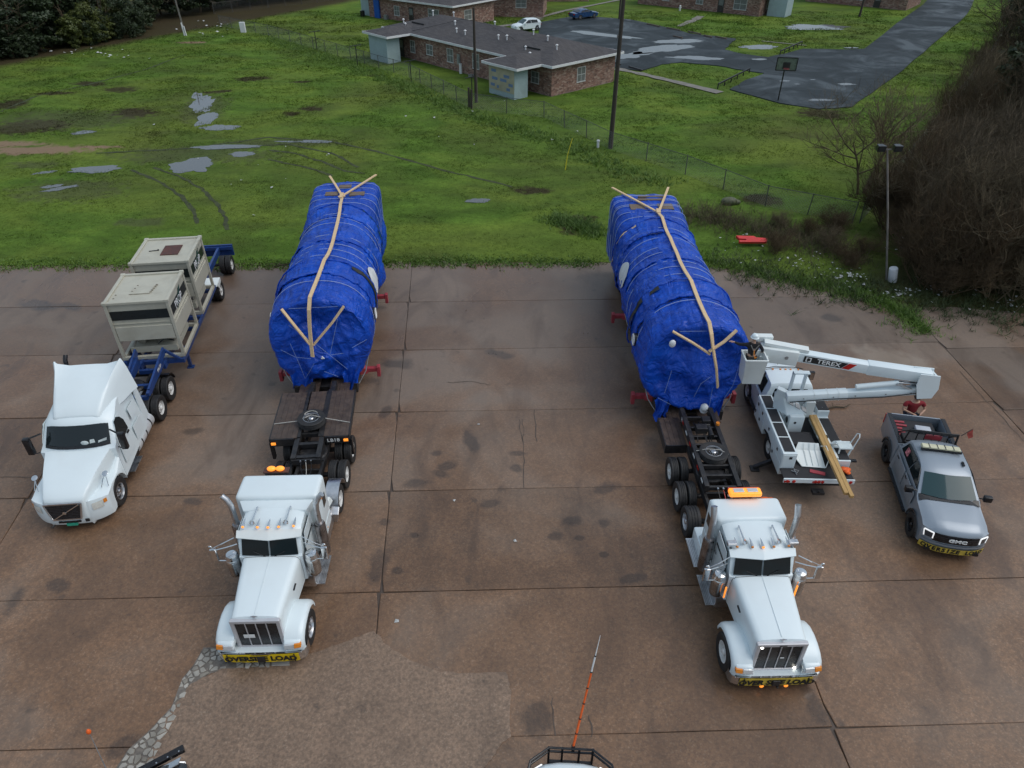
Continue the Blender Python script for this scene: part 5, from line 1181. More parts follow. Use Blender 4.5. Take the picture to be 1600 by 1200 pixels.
# upright box and cover plate on the bed, black chest
M().box(.62, .80, .7, 3.3, .9, 1.3).ob('inner_wall', WHITE2, bt, bevel=.01)
M().box(-.62, .30, 1.55, 2.25, .9, 1.18).ob('black_chest', MATTEB, bt, bevel=.03)
bx_ = M().plate([(-.42, .62, .93), (.38, .55, .93), (.36, 1.22, 1.15), (-.52, 1.25, 1.15)], .03).plate([(-.52, 1.25, 1.13), (.36, 1.22, 1.13), (.30, 1.40, 1.35), (-.4, 1.45, 1.35)], .03).plate([(-.52, 1.25, 1.15), (-.42, .62, .93), (-.62, .9, 1.1)], .02).ob('folding_platform', WHITE2, bt)
m = M()
for x in (-.2, 0, .2): m.tube([(x - .03, .62, .98), (x - .03, 1.2, 1.18), (x - .02, 1.38, 1.36)], .012, 6)
m.tube([(.38, .55, .95), (.52, .75, 1.3), (.50, 1.2, 1.4), (.36, 1.3, 1.3)], .016, 6); m.ob('platform_rail', WHITE2, bt)
M().box(-.72, -.6, .85, 1.4, .9, 1.02).ob('orange_level', AMBER, bt)
M().bar((-.2, .42, .915), (.28, .26, .915), .16, .03).ob('red_board', REDPAINT, bt)
M().tube([(-.85, .4, .92), (-.7, .25, .97), (-.6, .4, .92), (-.75, .45, .95), (-.72, .2, .92)], .02, 6).ob('lashing_chain', STEEL, bt)
vs = M()
for k in range(5): vs.sph((.98 + rnd(-.12, .12), .35 + rnd(-.15, .15), .98 + rnd(0, .05)), rnd(.08, .13), 10, 6, (1.1, 1, .6))
o = vs.ob('safety_vest', ORANGE, smooth=60); w = Matrix.Rotation(R(-1.8), 4, 'Z'); o.location = (10.62, 18.0, Z0); o.rotation_euler = (0, 0, R(-1.8)); tag(o, 'crumpled orange safety vest on the tail corner of the bucket truck', 'vest')
# step with handrail on the right side
st_ = M().box(.86, 1.34, .95, 1.35, 1.46, 1.52).bar((.9, 1.0, 1.46), (.9, 1.0, 1.05), .05, .05).bar((1.3, 1.0, 1.46), (1.2, 1.0, .9), .05, .05).bar((.8, 1.5, 1.3), (.95, 1.3, 1.5), .3, .04).ob('step_platform', WHITE, bt, bevel=.008)
for k in range(5): M().box(.88, 1.32, .985 + .07 * k, 1.01 + .07 * k, 1.52, 1.532).ob('step_slat', WHITE2, bt)
M().tube([(1.32, .98, 1.5), (1.42, .98, 2.0), (1.44, 1.08, 2.08), (1.42, 1.2, 2.0), (1.33, 1.25, 1.5)], .018, 8).ob('handrail', WHITE, bt)
M().box(1.1, 1.5, .75, .88, 1.05, 1.1).ob('foot_plate', BLACKP, bt); M().bar((1.16, .7, 1.1), (1.05, .55, .7), .03, .03).ob('ladder_rung', STEEL, bt)
# outrigger pad at the left
og = M().bar((-1.05, 1.55, .38), (-1.72, 1.45, .10), .12, .14).box(-1.85, -1.55, 1.3, 1.6, .0, .06).ob('outrigger', BLACKF, bt)
# turret and boom
ped = M().box(-.42, .12, 2.55, 3.15, .9, 1.62).box(-.5, .2, 3.0, 3.5, .9, 1.25).ob('pedestal', WHITE, bt, bevel=.02)
M().cyl((-.2, 2.543, 1.35), (-.2, 2.553, 1.35), .05, n=10).cyl((-.428, 2.8, 1.3), (-.418, 2.8, 1.3), .12, n=12).ob('gauge', BLACKP, ped)
tu = M().hexa([(-.9, 3.2, 1.55), (-.5, 2.7, 1.55), (.25, 2.75, 1.55), (.1, 3.4, 1.55), (-.95, 3.3, 2.25), (-.75, 3.0, 2.3), (.1, 2.75, 1.72), (.0, 3.3, 1.8)]).hexa([(-.98, 3.2, 1.9), (-.6, 2.95, 1.9), (-.5, 3.2, 1.9), (-.85, 3.4, 1.9), (-.95, 3.1, 2.5), (-.65, 2.9, 2.45), (-.55, 3.1, 2.45), (-.85, 3.3, 2.5)]).ob('turret', WHITE, bt, bevel=.02)
for k in range(3): M().plate([(-.52 + .27 * k, 2.78, 2.07 - .15 * k), (-.35 + .27 * k, 2.74, 1.98 - .15 * k), (-.32 + .27 * k, 2.92, 2.06 - .15 * k), (-.5 + .27 * k, 2.96, 2.14 - .15 * k)], .03).ob('control_panel', STEEL, tu)
m = M()
for k in range(7): m.tube([(.15, 3.1, 1.8), (.2 + rnd(0, .2), 3.1 + rnd(-.15, .15), 2.1 + rnd(0, .2)), (.3 + rnd(0, .2), 3.2, 1.7)], .012, 5)
m.ob('control_levers', STEEL, tu); M().box(.2, .55, 2.95, 3.2, 1.3, 2.0).ob('valve_box', WHITE2, tu, bevel=.02)
M().box(-.3, -.2, 3.6, 3.7, 1.3, 2.9).box(.15, .25, 3.6, 3.7, 1.3, 2.9).box(-.3, .25, 3.6, 3.7, 2.8, 2.9).box(-.32, .27, 3.45, 3.65, 2.9, 2.95).ob('boom_rest', WHITE, bt, bevel=.008)
inv = (Matrix.Translation((10.62, 18.0, Z0)) @ Matrix.Rotation(R(-1.8), 4, 'Z')).inverted()
E0 = inv @ Vector((9.98, 20.72, 2.48)); E1 = inv @ Vector((14.55, 20.3, 3.12)); E2 = inv @ Vector((14.45, 20.35, 3.62)); E3 = inv @ Vector((9.05, 21.55, 4.02))
lo = M().bar(E0, E0.lerp(E1, .45), .33, .31).bar(E0.lerp(E1, .40), E1, .28, .27).ob('lower_boom', WHITE, bt, bevel=.03, smooth=40)
m = M(); [m.bar(E0.lerp(E1, t), E0.lerp(E1, t + .004), .345, .325) for t in (.2, .3, .38)]; m.ob('boom_collar', WHITE2, lo)
cyl0 = E0.lerp(E1, .50) + Vector((0, 0, .28)); cyl1 = E0.lerp(E1, .80) + Vector((0, 0, .36)); cyl2 = E1 + Vector((-.15, 0, .25))
M().cyl(cyl0, cyl1, .10, n=14).ob('hydraulic_ram', WHITE, lo, smooth=40); M().cyl(cyl1, cyl2, .04, n=10).bar(cyl1 + Vector((0, .1, 0)), cyl2 + Vector((0, .1, -.1)), .05, .08).bar(cyl1 + Vector((0, -.1, 0)), E1 + Vector((-.25, -.1, -.05)), .05, .08).bar(cyl1 + Vector((-.05, .14, 0)), cyl1 + Vector((-.05, -.14, 0)), .08, .08).ob('ram_rod', ALU, lo, smooth=40)
for dy in (-.24, .24): M().prism([(E1.x - .25, E1.z - .24), (E1.x + .25, E1.z - .2), (E1.x + .36, E1.z + .2), (E2.x + .35, E2.z + .25), (E2.x - .35, E2.z + .32), (E2.x - .35, E2.z - .15)], 'y', E1.y + dy - .02, E1.y + dy + .02).ob('elbow_plate', WHITE, lo, bevel=.01)
M().bar(E1 + Vector((.28, 0, -.1)), E2 + Vector((.32, 0, .15)), .44, .06, (1, 0, 0)).ob('elbow_cover', WHITE, lo)
up = M().bar(E2 + Vector((.2, 0, .04)), E2.lerp(E3, .35), .40, .42).bar(E2.lerp(E3, .3), E2.lerp(E3, .86), .36, .37).ob('upper_boom', WHITE, bt, bevel=.03, smooth=40)
M().bar(E2.lerp(E3, .72) + Vector((0, .03, .26)), E2.lerp(E3, 1.0) + Vector((0, .03, .28)), .3, .12).ob('boom_tray', WHITE2, up, bevel=.01)
hd = M().bar(E2.lerp(E3, .78) + Vector((0, 0, -.05)), E3 + Vector((-.1, 0, -.10)), .52, .58).ob('boom_head', WHITE2, bt, bevel=.04, smooth=40)
M().cyl(E2.lerp(E3, .86) + Vector((0, -.28, -.05)), E2.lerp(E3, .86) + Vector((0, -.25, -.05)), .07, n=14).ob('pivot_pin', STEEL, hd)
M().box(E3.x - .25, E3.x + .35, E3.y + .15, E3.y + .4, E3.z + .2, E3.z + .42).ob('control_head', WHITE2, hd, bevel=.03)
M().tube([E0 + Vector((.1, -.2, -.1)), E0.lerp(E1, .3) + Vector((0, -.2, -.06)), E0.lerp(E1, .7) + Vector((0, -.19, -.1)), E1 + Vector((-.1, -.2, 0)), E2 + Vector((-.1, -.24, -.1))], .018, 6).ob('hydraulic_hose', BLACKP, lo)
for t_ in (.12, .34, .5, .72, .9): M().box(*[v for ax in zip(E0.lerp(E1, t_) - Vector((.02, .18, .02)), E0.lerp(E1, t_) + Vector((.02, -.165, .02))) for v in sorted(ax)]).ob('bolt', STEEL, lo)
# maker's sign on the camera side of the upper boom
d = (E3 - E2).normalized(); sd_ = d.cross(Vector((0, 0, 1))).normalized()
if sd_.y > 0: sd_ = -sd_
ub = sd_.cross(d); ub = ub if ub.z > 0 else -ub
c0 = E2.lerp(E3, .60) + sd_ * .192
xr = -d                                        # reading direction, left to right as seen from the tail
zr_ = sd_; mt = Matrix(((xr.x, ub.x, zr_.x), (xr.y, ub.y, zr_.y), (xr.z, ub.z, zr_.z)))
def on_boom(m_, name, mm, parent):
    o = m_.ob(name, mm, parent); return o
def bp_(u, v, o=0): return c0 + xr * u + ub * v + sd_ * o
sg = M().plate([bp_(-.80, -.12), bp_(.50, -.12), bp_(.70, .12), bp_(-.80, .12)], .012).ob('maker_sign', INK, up)
M().plate([bp_(.53, -.12), bp_(.78, -.12), bp_(.98, .12), bp_(.73, .12)], .012).ob('red_flash', REDLENS, sg)
t = text('lettering', 'TEREX', .24, WINK, sg, bp_(.06, -.005, .01), (0, 0, 0), .02, 0, sx=1.15); t.rotation_euler = mt.to_euler()
M().plate([bp_(-.73, -.09, .008), bp_(-.54, -.09, .008), bp_(-.54, .09, .008), bp_(-.73, .09, .008)], .008).ob('logo', WINK, sg); M().plate([bp_(-.69, -.05, .014), bp_(-.58, -.05, .014), bp_(-.58, .05, .014), bp_(-.69, .05, .014)], .006).plate([bp_(-.66, -.085, .015), bp_(-.63, -.085, .015), bp_(-.63, .085, .015), bp_(-.66, .085, .015)], .006).ob('logo', INK, sg)
# bucket
BC = inv @ Vector((8.62, 21.05, 3.02)); bk = M()
w0, w1, d0, d1, hh = .33, .40, .28, .34, 1.06
bk.hexa([(BC.x - w0, BC.y - d0, BC.z), (BC.x + w0, BC.y - d0, BC.z), (BC.x + w0, BC.y + d0, BC.z), (BC.x - w0, BC.y + d0, BC.z), (BC.x - w1, BC.y - d1, BC.z + .03), (BC.x + w1, BC.y - d1, BC.z + .03), (BC.x + w1, BC.y + d1, BC.z + .03), (BC.x - w1, BC.y + d1, BC.z + .03)])
def ringb(w, d_, z): return [(BC.x - w, BC.y - d_, BC.z + z), (BC.x + w, BC.y - d_, BC.z + z), (BC.x + w, BC.y + d_, BC.z + z), (BC.x - w, BC.y + d_, BC.z + z)]
bk = M().rings([ringb(.30, .26, .03), ringb(.36, .31, hh), ringb(.41, .36, hh), ringb(.41, .36, hh - .07), ringb(.385, .335, hh - .07), ringb(.33, .29, 0)], caps=True)
bk.ob('bucket', WHITE2, bt, bevel=.012, smooth=40)
M().bar(BC + Vector((.36, .1, .75)), E3 + Vector((.1, 0, -.25)), .3, .3).ob('bucket_bracket', WHITE2, bt, bevel=.02)
M().box(BC.x + .33, BC.x + .43, BC.y - .3, BC.y - .2, BC.z + .35, BC.z + .5).ob('bucket_valve', BLACKP, bt)
# loose pine beams lying on the bed
beam = M().bar((11.25, 21.0, 1.38), (11.08, 16.85, 1.22), .13, .11).bar((11.38, 20.9, 1.38), (11.215, 16.75, 1.22), .12, .11)
M().box(.42, .80, 1.75, 1.95, 1.24, 1.3).ob('cradle', WHITE2, bt, bevel=.01)
for k, (a, b_) in enumerate((((11.22, 21.05, 1.42), (11.05, 16.95, 1.30)), ((11.352, 20.95, 1.42), (11.182, 16.8, 1.30)))):
    a, b_ = Vector(a), Vector(b_); mid = a.lerp(b_, .5); dd = b_ - a; L_ = dd.length
    o = M().box(-.065, .065, -L_ / 2, L_ / 2, -.055, .055).ob('pine_beam', LUMBERY, bevel=.004); o.location = mid; o.rotation_euler = dd.to_track_quat('Y', 'Z').to_euler()
    tag(o, ['yellow pine beam on the bucket truck bed, left of the pair', 'yellow pine beam on the bucket truck bed, right of the pair'][k], 'beam', 'pine beams on the bucket truck')

# ================================================================ PICKUPS AND CARS
def pickup(root, paint, guard=False, dark_trim=True):
    """+y forward, y=0 bumper"""
    ax0, ax1, r = -.97, -4.72, .42
    def arch(c): return [(c + .50 * math.cos(R(a)), .40 + .50 * math.sin(R(a))) for a in range(0, 181, 15)]
    ol = [(-3.98, 1.34), (-2.2, 1.33), (-1.5, 1.32), (-1.32, 1.30), (-.5, 1.22), (-.18, 1.15), (-.06, 1.06), (-.02, .85), (0.0, .62), (-.03, .42), (-.3, .38)] + arch(ax0) + [(-1.6, .36), (-3.98, .36)]
    def wp(x, y, z, f):
        a = abs(f); yy = y - (.30 * a ** 3.2) * max(0, min(1, (y + .7) / .6)); xx = x * (1 - .045 * max(0, min(1, (y + .8) / .8)))
        xx *= 1 - .06 * max(0, (z - 1.0) / .3) * (a > .9)
        zz = z - (.10 * max(0, a - .72) / .28 * (1 if z > 1.1 else 0)) * (1 if y > -1.4 else .2) + (.03 * (a < .62) if y > -1.2 and z > 1.12 else 0)
        return (xx, yy, zz)
    body = M().prof(ol, 1.02, wp, (-1, -.975, -.92, -.8, -.68, -.6, -.3, 0, .3, .6, .68, .8, .92, .975, 1)).ob('body', paint, root, smooth=36)
    ol = [(-1.34, 1.30), (-2.05, 1.80), (-2.28, 1.88), (-2.7, 1.92), (-3.6, 1.90), (-3.82, 1.82), (-3.98, 1.32)]
    def gw(x, y, z, f): a = abs(f); return (x * (1 - .33 * max(0, z - 1.3) - .02), y - .15 * a * a * (y > -2.4) + .06 * a * a * (y < -3.5), z - .07 * a ** 4 * (z > 1.7))
    cab = M().prof(ol, .97, gw, (-1, -.96, -.88, -.7, -.35, 0, .35, .7, .88, .96, 1)).ob('cab', paint, root, smooth=38)
    fs = (-.90, -.6, -.3, 0, .3, .6, .90)
    M().rings([[Vector(gw(f * .97, yy, zz, f)) + Vector((0, .012, .014)) for f in fs] for yy, zz in ((-1.40, 1.345), (-2.06, 1.805))], caps=False, closed=False).ob('windscreen', GLASSB, cab, smooth=60)
    M().rings([[Vector(wp(f * 1.02, yy, zz, f)) + Vector((0, .0, .02)) for f in fs] for yy, zz in ((-1.30, 1.302), (-1.52, 1.335))], caps=False, closed=False).ob('cowl', BLACKP, cab)
    M().rings([[Vector(gw(f * .97, yy, zz, f)) + Vector((0, -.014, .01)) for f in fs] for yy, zz in ((-3.84, 1.78), (-3.965, 1.40))], caps=False, closed=False).ob('rear_window', GLASS, cab, smooth=60)
    for s in (-1, 1):
        def sw(y, z): return (s * (.97 * (1 - .33 * max(0, z - 1.3) - .02) + .008), y, z)
        M().plate([sw(-1.68, 1.37), sw(-2.66, 1.37), sw(-2.66, 1.80), sw(-2.28, 1.79)], .018).ob('side_window', GLASS, cab)
        M().plate([sw(-2.72, 1.37), sw(-3.75, 1.38), sw(-3.62, 1.74), sw(-2.72, 1.80)], .018).ob('side_window', GLASS, cab)
        for y0, y1 in ((-2.66, -1.55), (-3.72, -2.72)):
            dr = M().box(s * 1.0, s * 1.024, y0, y1, .52, 1.24).ob('door', paint, body, bevel=.02, smooth=40); M().box(s * 1.02, s * 1.045, y0 + .08, y0 + .26, 1.12, 1.16).ob('door_handle', BLACKP, dr)
        M().tube([(s * .95, -1.62, 1.36), (s * 1.12, -1.62, 1.38)], .025, 6).box(s * 1.2 - .12, s * 1.2 + .12, -1.70, -1.55, 1.28, 1.48).ob('mirror', BLACKP, body, bevel=.03, smooth=40)
        M().box(s * .96, s * 1.12, -3.8, -1.6, .36, .41).ob('running_board', BLACKP, body)
        for c in (ax0, ax1):
            rs = []
            for a in range(0, 181, 15):
                t = R(a); rs.append([(s * 1.01, c + q * math.cos(t), .40 + q * math.sin(t)) for q in (.50, .56)] + [(s * 1.04, c + q * math.cos(t), .40 + q * math.sin(t)) for q in (.55, .505)])
            M().rings(rs).ob('arch_trim', BLACKP, body, smooth=40)
            wheel(root, s * .90, c, r, .28, False, 'black')
        # bed side
        ol = [(-4.02, 1.36), (-5.82, 1.38), (-5.88, 1.3), (-5.88, .55), (-5.4, .5)] + [(ax1 - .50 * math.cos(R(a)), .40 + .50 * math.sin(R(a))) for a in range(0, 181, 15)] + [(-4.02, .45)]
        M().prism(ol, 'x', s * .86, s * 1.0).ob('bed_side', paint, root, bevel=.02, smooth=40)
        M().box(s * .86, s * 1.0, -5.8, -4.05, 1.383, 1.405).ob('bed_rail', BLACKP, root)
        M().box(s * .9, s * 1.01, -5.9, -5.84, .9, 1.3).ob('tail_lamp', REDLENS, root)
    M().box(-.86, .86, -5.86, -4.02, .70, .76).ob('bed_floor', MATTEB, root)
    M().box(-.86, .86, -4.06, -4.01, .7, 1.36).ob('bed_front', paint, root)
    M().box(-.86, .86, -5.88, -5.83, .74, 1.36).ob('tailgate', paint, root, bevel=.01)
    M().box(-.95, .95, -6.02, -5.88, .5, .7).ob('rear_bumper', CHROME, root, bevel=.02)
    # nose
    gl = M().rings([[Vector(wp(f * 1.02, yy, zz, f)) + Vector((0, .02, 0)) for f in (-.68, -.5, -.25, 0, .25, .5, .68)] for yy, zz in ((-.015, .72), (-.02, .85), (-.05, 1.02))], caps=False, closed=False).ob('grille', BLACKP, body)
    m = M(); [m.rings([[Vector(wp(f * 1.02, -.03, z + dz, f)) + Vector((0, .035, 0)) for f in (-.66, -.33, 0, .33, .66)] for dz in (-.012, .012)], caps=False, closed=False) for z in (.78, .86, .94)]; m.ob('grille_bar', STEEL2, gl)
    for s in (-1, 1):
        q = [Vector(wp(f * 1.02 * s, y, z, f)) + Vector((0, .028, 0)) for f, y, z in ((.70, -.03, .80), (.92, -.03, .78), (.95, -.06, 1.0), (.70, -.06, 1.0))]
        hl = M().plate(q, .04).ob('headlamp', LENSD, body)
        m = M(); [m.bar(q[k] + Vector((0, .02, 0)), q[(k + 1) % 4] + Vector((0, .02, 0)), .03, .03) for k in (1, 2, 3)]; m.ob('running_lamp', WHITELAMP, hl)
    M().rings([[Vector(wp(f * 1.03, yy, zz, f)) + Vector((0, .03, 0)) for f in (-.97, -.9, -.7, -.3, 0, .3, .7, .9, .97)] for yy, zz in ((0, .60), (0, .67))], caps=False, closed=False).ob('bumper_trim', paint if not guard else BLACKP, body, smooth=50)
    M().box(-.8, .8, -.4, -.03, .30, .40).ob('skid_plate', BLACKP, body)
    M().cyl((-.55, -2.55, 1.92), (-.55, -2.62, 1.97), .03, n=8).box(-.58, -.52, -2.7, -2.5, 1.90, 1.95).ob('roof_antenna', BLACKP, cab)
    return body, cab, wp
GLASSB, nt, b = nmat('blue_tinted_windscreen'); b.inputs['Base Color'].default_value = (.02, .055, .06, 1); b.inputs['Roughness'].default_value = .05
LENSD = mat('smoked_lamp', (.05, .05, .055), .12, 0, .1, 8)
WHITELAMP = mat('white_daylight_lamp', (.85, .86, .86), .3, 0, .02, 8, emit=(1, 1, 1), estr=.5)
gm = thing('pickup_truck', 'grey metallic pickup truck with oversize load banner and roof light bar', 'pickup', (13.98, 15.22, Z0), PI + R(-11.5))
gb, gc, gwp = pickup(gm, GREY)
text('maker_badge', 'GMC', .16, WINK, gb, (0, .06, .90), (PI / 2, 0, PI), .03, 0, sx=1.5, extrude=.01)
bn = M().rings([[Vector(gwp(f * 1.03, 0, .5, f)) + Vector((0, dy, 0)) + Vector((0, 0, z - .5)) for f in (-.97, -.9, -.75, -.5, -.25, 0, .25, .5, .75, .9, .97)] for dy, z in ((.05, .34), (.055, .56))], caps=False, closed=False).ob('banner', YELLOWD, gm, smooth=60)
yl = [Vector(gwp(f * 1.03, 0, .5, f)) for f in np.linspace(-.85, .85, 13)]
for k, ch in enumerate('OVERSIZE LOAD'):
    if ch == ' ': continue
    f = .85 - 1.7 * k / 12; q = Vector(gwp(f * 1.03, 0, .5, f)); q2 = Vector(gwp((f - .04) * 1.03, 0, .5, f - .04)); a = math.atan2(q2.y - q.y, q2.x - q.x)
    text('lettering', ch, .22, INK, bn, (q.x, q.y + .062, .45), (PI / 2, 0, a), .045, 0, sx=.95)
CREAM = mat('cream_lens', (.62,.60,.42), .35, 0, .1, 8)
FLAG = mat('faded_red_flag', (.30,.05,.04), .8, 0, .15, 6)
STICK = mat('pink_white_sticker', (.5,.16,.18), .6, 0, .8, 14)
BLACKG = mat('gloss_black_paint', (.012,.014,.016), .15, 0, .1, 4, coat=.6)
# roof light bar, headache rack, bed gear
lbar = M().hexa([(-.62, -3.36, 1.95), (.62, -3.36, 1.95), (.62, -3.12, 1.95), (-.62, -3.12, 1.95), (-.6, -3.34, 2.05), (.6, -3.34, 2.05), (.6, -3.14, 2.05), (-.6, -3.14, 2.05)]).ob('light_bar', CREAM, gm, bevel=.02)
for x in (-.38, -.12, .12, .38): M().box(x - .012, x + .012, -3.36, -3.12, 2.046, 2.06).ob('lens_divider', STEEL2, lbar)
M().box(-.64, .64, -3.15, -3.10, 1.92, 2.0).ob('bar_foot', BLACKP, lbar)
rk = M()
for x in (-.85, .85): rk.bar((x, -4.1, 1.38), (x * .92, -4.05, 2.02), .05, .05).bar((x, -4.7, 1.40), (x * .92, -4.05, 1.98), .04, .04)
for z in (1.55, 1.95, 2.02): rk.bar((-.8, -4.05, z), (.8, -4.05, z), .045, .045)
for x in (-.5, -.25, 0, .25, .5): rk.bar((x, -4.05, 1.5), (x, -4.05, 2.02), .03, .03)
rk.ob('headache_rack', BLACKF, gm)
M().box(-.3, .25, -4.09, -4.03, 1.7, 1.88).ob('rack_sign', REDPAINT, gm)
M().box(-.8, .75, -4.75, -4.2, .76, 1.36).ob('tool_chest', MATTEB, gm, bevel=.03)
M().box(-.6, .78, -5.75, -4.82, .76, 1.2).ob('bed_cover', MATTEB, gm, bevel=.03)
for k in range(5): M().box(rnd(.2, .6), rnd(.66, .8), -5.6 + k * .2, -5.5 + k * .2, 1.2, 1.24).ob('red_strap', REDPAINT, gm)
Rg = Matrix.Translation((13.98, 15.22, Z0)) @ Matrix.Rotation(PI + R(-11.5), 4, 'Z')
o = M().box(-.24, .24, -.16, .16, 0, .13).ob('cool_box', PALEG, bevel=.03, smooth=40) if False else None
PALEG = mat('pale_grey_plastic', (.5, .53, .58), .5, 0, .06, 6)
q = Rg @ Vector((-.12, -5.15, 1.2)); o = M().box(-.26, .26, -.17, .17, 0, .14).ob('case', PALEG, bevel=.03, smooth=40); o.location = q; o.rotation_euler = (0, 0, R(-14)); tag(o, 'pale grey plastic case lying in the bed of the grey pickup', 'case')
M().bar((-.86, -4.05, 2.0), (-1.22, -4.25, 2.2), .02, .02).ob('flag_staff', BLACKP, gm)
M().rings([[(-1.05, -4.16, 2.10), (-1.24, -4.26, 2.21)], [(-1.12, -4.2, 1.95), (-1.3, -4.27, 2.0)], [(-1.22, -4.22, 1.80), (-1.38, -4.3, 1.83)]], caps=False, closed=False).ob('flag', FLAG, gm)
m = M(); m.plate([(.93 - .005, -3.45, 1.46), (.93 - .005, -3.2, 1.46), (.85, -3.25, 1.68), (.85, -3.5, 1.66)], .012).ob('window_sticker', STICK, gc)

# white pickup at the bottom edge with grille guard and height pole
wp_ = thing('pickup_truck', 'white pickup hood with black tube grille guard at the bottom edge', 'pickup', (1.38, 8.35, Z0), R(-3))
wb, wc, wwp = pickup(wp_, WHITE, True)
g = M(); 
for z in (1.14, .98): g.tube([(-1.0, -.32, z - .02), (-.95, -.1, z), (-.52, .22, z + .02), (.52, .22, z + .02), (.95, -.1, z), (1.0, -.32, z - .02)], .03, 8)
for x in (-.52, -.2, .2, .52): g.bar((x, .22, .45), (x, .22, 1.18), .05, .05)
for x in (-.5, .5): g.bar((x, .2, .5), (x, -.1, .5), .06, .08)
g.box(-.5, .5, .14, .22, .5, .62)
g.ob('grille_guard', BLACKP, wp_, smooth=40)
Rw = Matrix.Translation((1.38, 8.35, Z0)) @ Matrix.Rotation(R(-3), 4, 'Z')
a = Rw @ Vector((.05, .26, 1.16)); b_ = Rw @ Vector((.50, 1.1, 4.35))
hp = thing('height_pole', 'orange and white height clearance pole rising from the grille guard', 'pole', a, 0)
d = b_ - a
for k in range(6):
    M().cyl(d * (k / 7.2), d * ((k + .93) / 7.2), .03 - .002 * k, n=8).ob('rod_section', ORANGE if k < 4 else WINK if k > 4 else ORANGE, hp)
    M().cyl(d * ((k + .93) / 7.2), d * ((k + 1.0) / 7.2), .034 - .002 * k, n=8).ob('joint', INK, hp)
M().cyl(d * (6 / 7.2), d, .014, .006, n=6).ob('whip', WINK, hp)
M().cyl((0, 0, -.12), (0, 0, .06), .045, n=10).ob('mount', BLACKP, hp)
# black pickup nosing in at the bottom left
bp2 = thing('pickup_truck', 'black pickup nose with orange tipped whip, at the bottom left corner', 'pickup', (-8.60, 8.05, Z0), R(33))
bb, bc, _ = pickup(bp2, BLACKG, True)
lb2 = M().box(-1.0, 1.0, -.02, .14, .98, 1.10).ob('bumper_light_bar', BLACKP, bp2, bevel=.015)
for k in range(8): M().box(-.88 + k * .25, -.85 + k * .25, .0, .03, 1.10, 1.106).ob('bolt', ALU, lb2)
M().plate([(-.85, -.18, 1.13), (.9, -.18, 1.13), (.82, -.36, 1.2), (-.8, -.36, 1.2)], .02).ob('hood_chrome_strip', ALU, bp2)
M().tube([(-.98, -.3, 1.1), (-1.0, .2, 1.14)], .05, 8).ob('side_tube', BLACKP, bp2)
M().cyl((-.55, .12, 1.05), (-.52, .55, 2.5), .012, .008, n=6).ob('whip_aerial', STEEL, bp2); M().sph((-.52, .56, 2.55), .05, sc=(1, 1, 1.6)).ob('aerial_tip', ORANGE, bp2)

def small_car(root, paint, hatch):
    ax0, ax1, r = -.85, -3.45, .32
    def arch(c): return [(c + .37 * math.cos(R(a)), .30 + .37 * math.sin(R(a))) for a in range(0, 181, 18)]
    ol = ([(-4.1, .95), (-1.2, .95)] if hatch else [(-4.55, .88), (-3.6, .95), (-1.2, .92)]) + [(-.2, .80), (-.05, .65), (0, .4), (-.2, .24)] + arch(ax0) + arch(ax1) + ([(-4.05, .3)] if hatch else [(-4.55, .35)])
    def wp(x, y, z, f): a = abs(f); e = 4.1 if hatch else 4.55; return (x * (1 - .05 * max(0, z - .6) * a), y - .22 * a ** 3 * (y > -.5) + .15 * a ** 3 * (y < -e + .4), z - .08 * a ** 4 * (z > .7))
    body = M().prof(ol, .87, wp).ob('body', paint, root, smooth=40)
    ol = [(-1.15, .92), (-1.95, 1.42), (-2.4, 1.48), (-3.5, 1.45), (-3.85, 1.3), (-4.08, .93)] if hatch else [(-1.3, .90), (-2.05, 1.28), (-2.5, 1.32), (-3.0, 1.28), (-3.9, .92)]
    def gw(x, y, z, f): a = abs(f); return (x * (1 - .42 * max(0, z - .92)), y, z - .06 * a ** 4 * (z > 1.2))
    cab = M().prof(ol, .84, gw).ob('cabin', paint, root, smooth=40)
    fs = (-.9, -.4, 0, .4, .9); t0, t1 = ol[0], ol[1]
    M().rings([[Vector(gw(f * .84, yy, zz, f)) + Vector((0, .015, .015)) for f in fs] for yy, zz in ((t0[0] - .05, t0[1] + .03), (t1[0] + .05, t1[1] - .03))], caps=False, closed=False).ob('windscreen', GLASSB, cab)
    t0, t1 = ol[-1], ol[-2]
    M().rings([[Vector(gw(f * .84, yy, zz, f)) + Vector((0, -.015, .015)) for f in fs] for yy, zz in ((t0[0] + .05, t0[1] + .05), (t1[0], t1[1] - .03))], caps=False, closed=False).ob('rear_window', GLASS, cab)
    for s in (-1, 1):
        def sw(y, z): return (s * (.84 * (1 - .42 * max(0, z - .92)) + .01), y, z)
        if hatch: polys = [[sw(-1.5, .97), sw(-2.45, .97), sw(-2.45, 1.36), sw(-2.05, 1.34)], [sw(-2.52, .97), sw(-3.55, .98), sw(-3.4, 1.32), sw(-2.52, 1.36)]]
        else: polys = [[sw(-1.6, .95), sw(-2.7, .95), sw(-2.65, 1.22), sw(-2.15, 1.22)], [sw(-2.76, .95), sw(-3.45, .95), sw(-3.1, 1.15), sw(-2.74, 1.2)]]
        for pl in polys: M().plate(pl, .02).ob('side_window', GLASS, cab)
        M().box(s * .86, s * 1.0, -1.6, -1.45, .92, 1.04).ob('mirror', paint, body, bevel=.02)
        for c in (ax0, ax1): wheel(root, s * .77, c, r, .2, False, 'alu')
        M().box(s * .55, s * .78, -.16, -.06, .58, .70).ob('headlamp', LENS, body); M().box(s * .5, s * .76, (-4.07 if hatch else -4.53), (-4.0 if hatch else -4.46), .65, .8).ob('tail_lamp', REDLENS, body)
def carspot(px, py): q = G(px, py, ZA); return (q.x, q.y, ZA)
CARBLUE = mat('blue_car_paint', (.012, .06, .17), .3, .3, .06, 3, coat=.6)
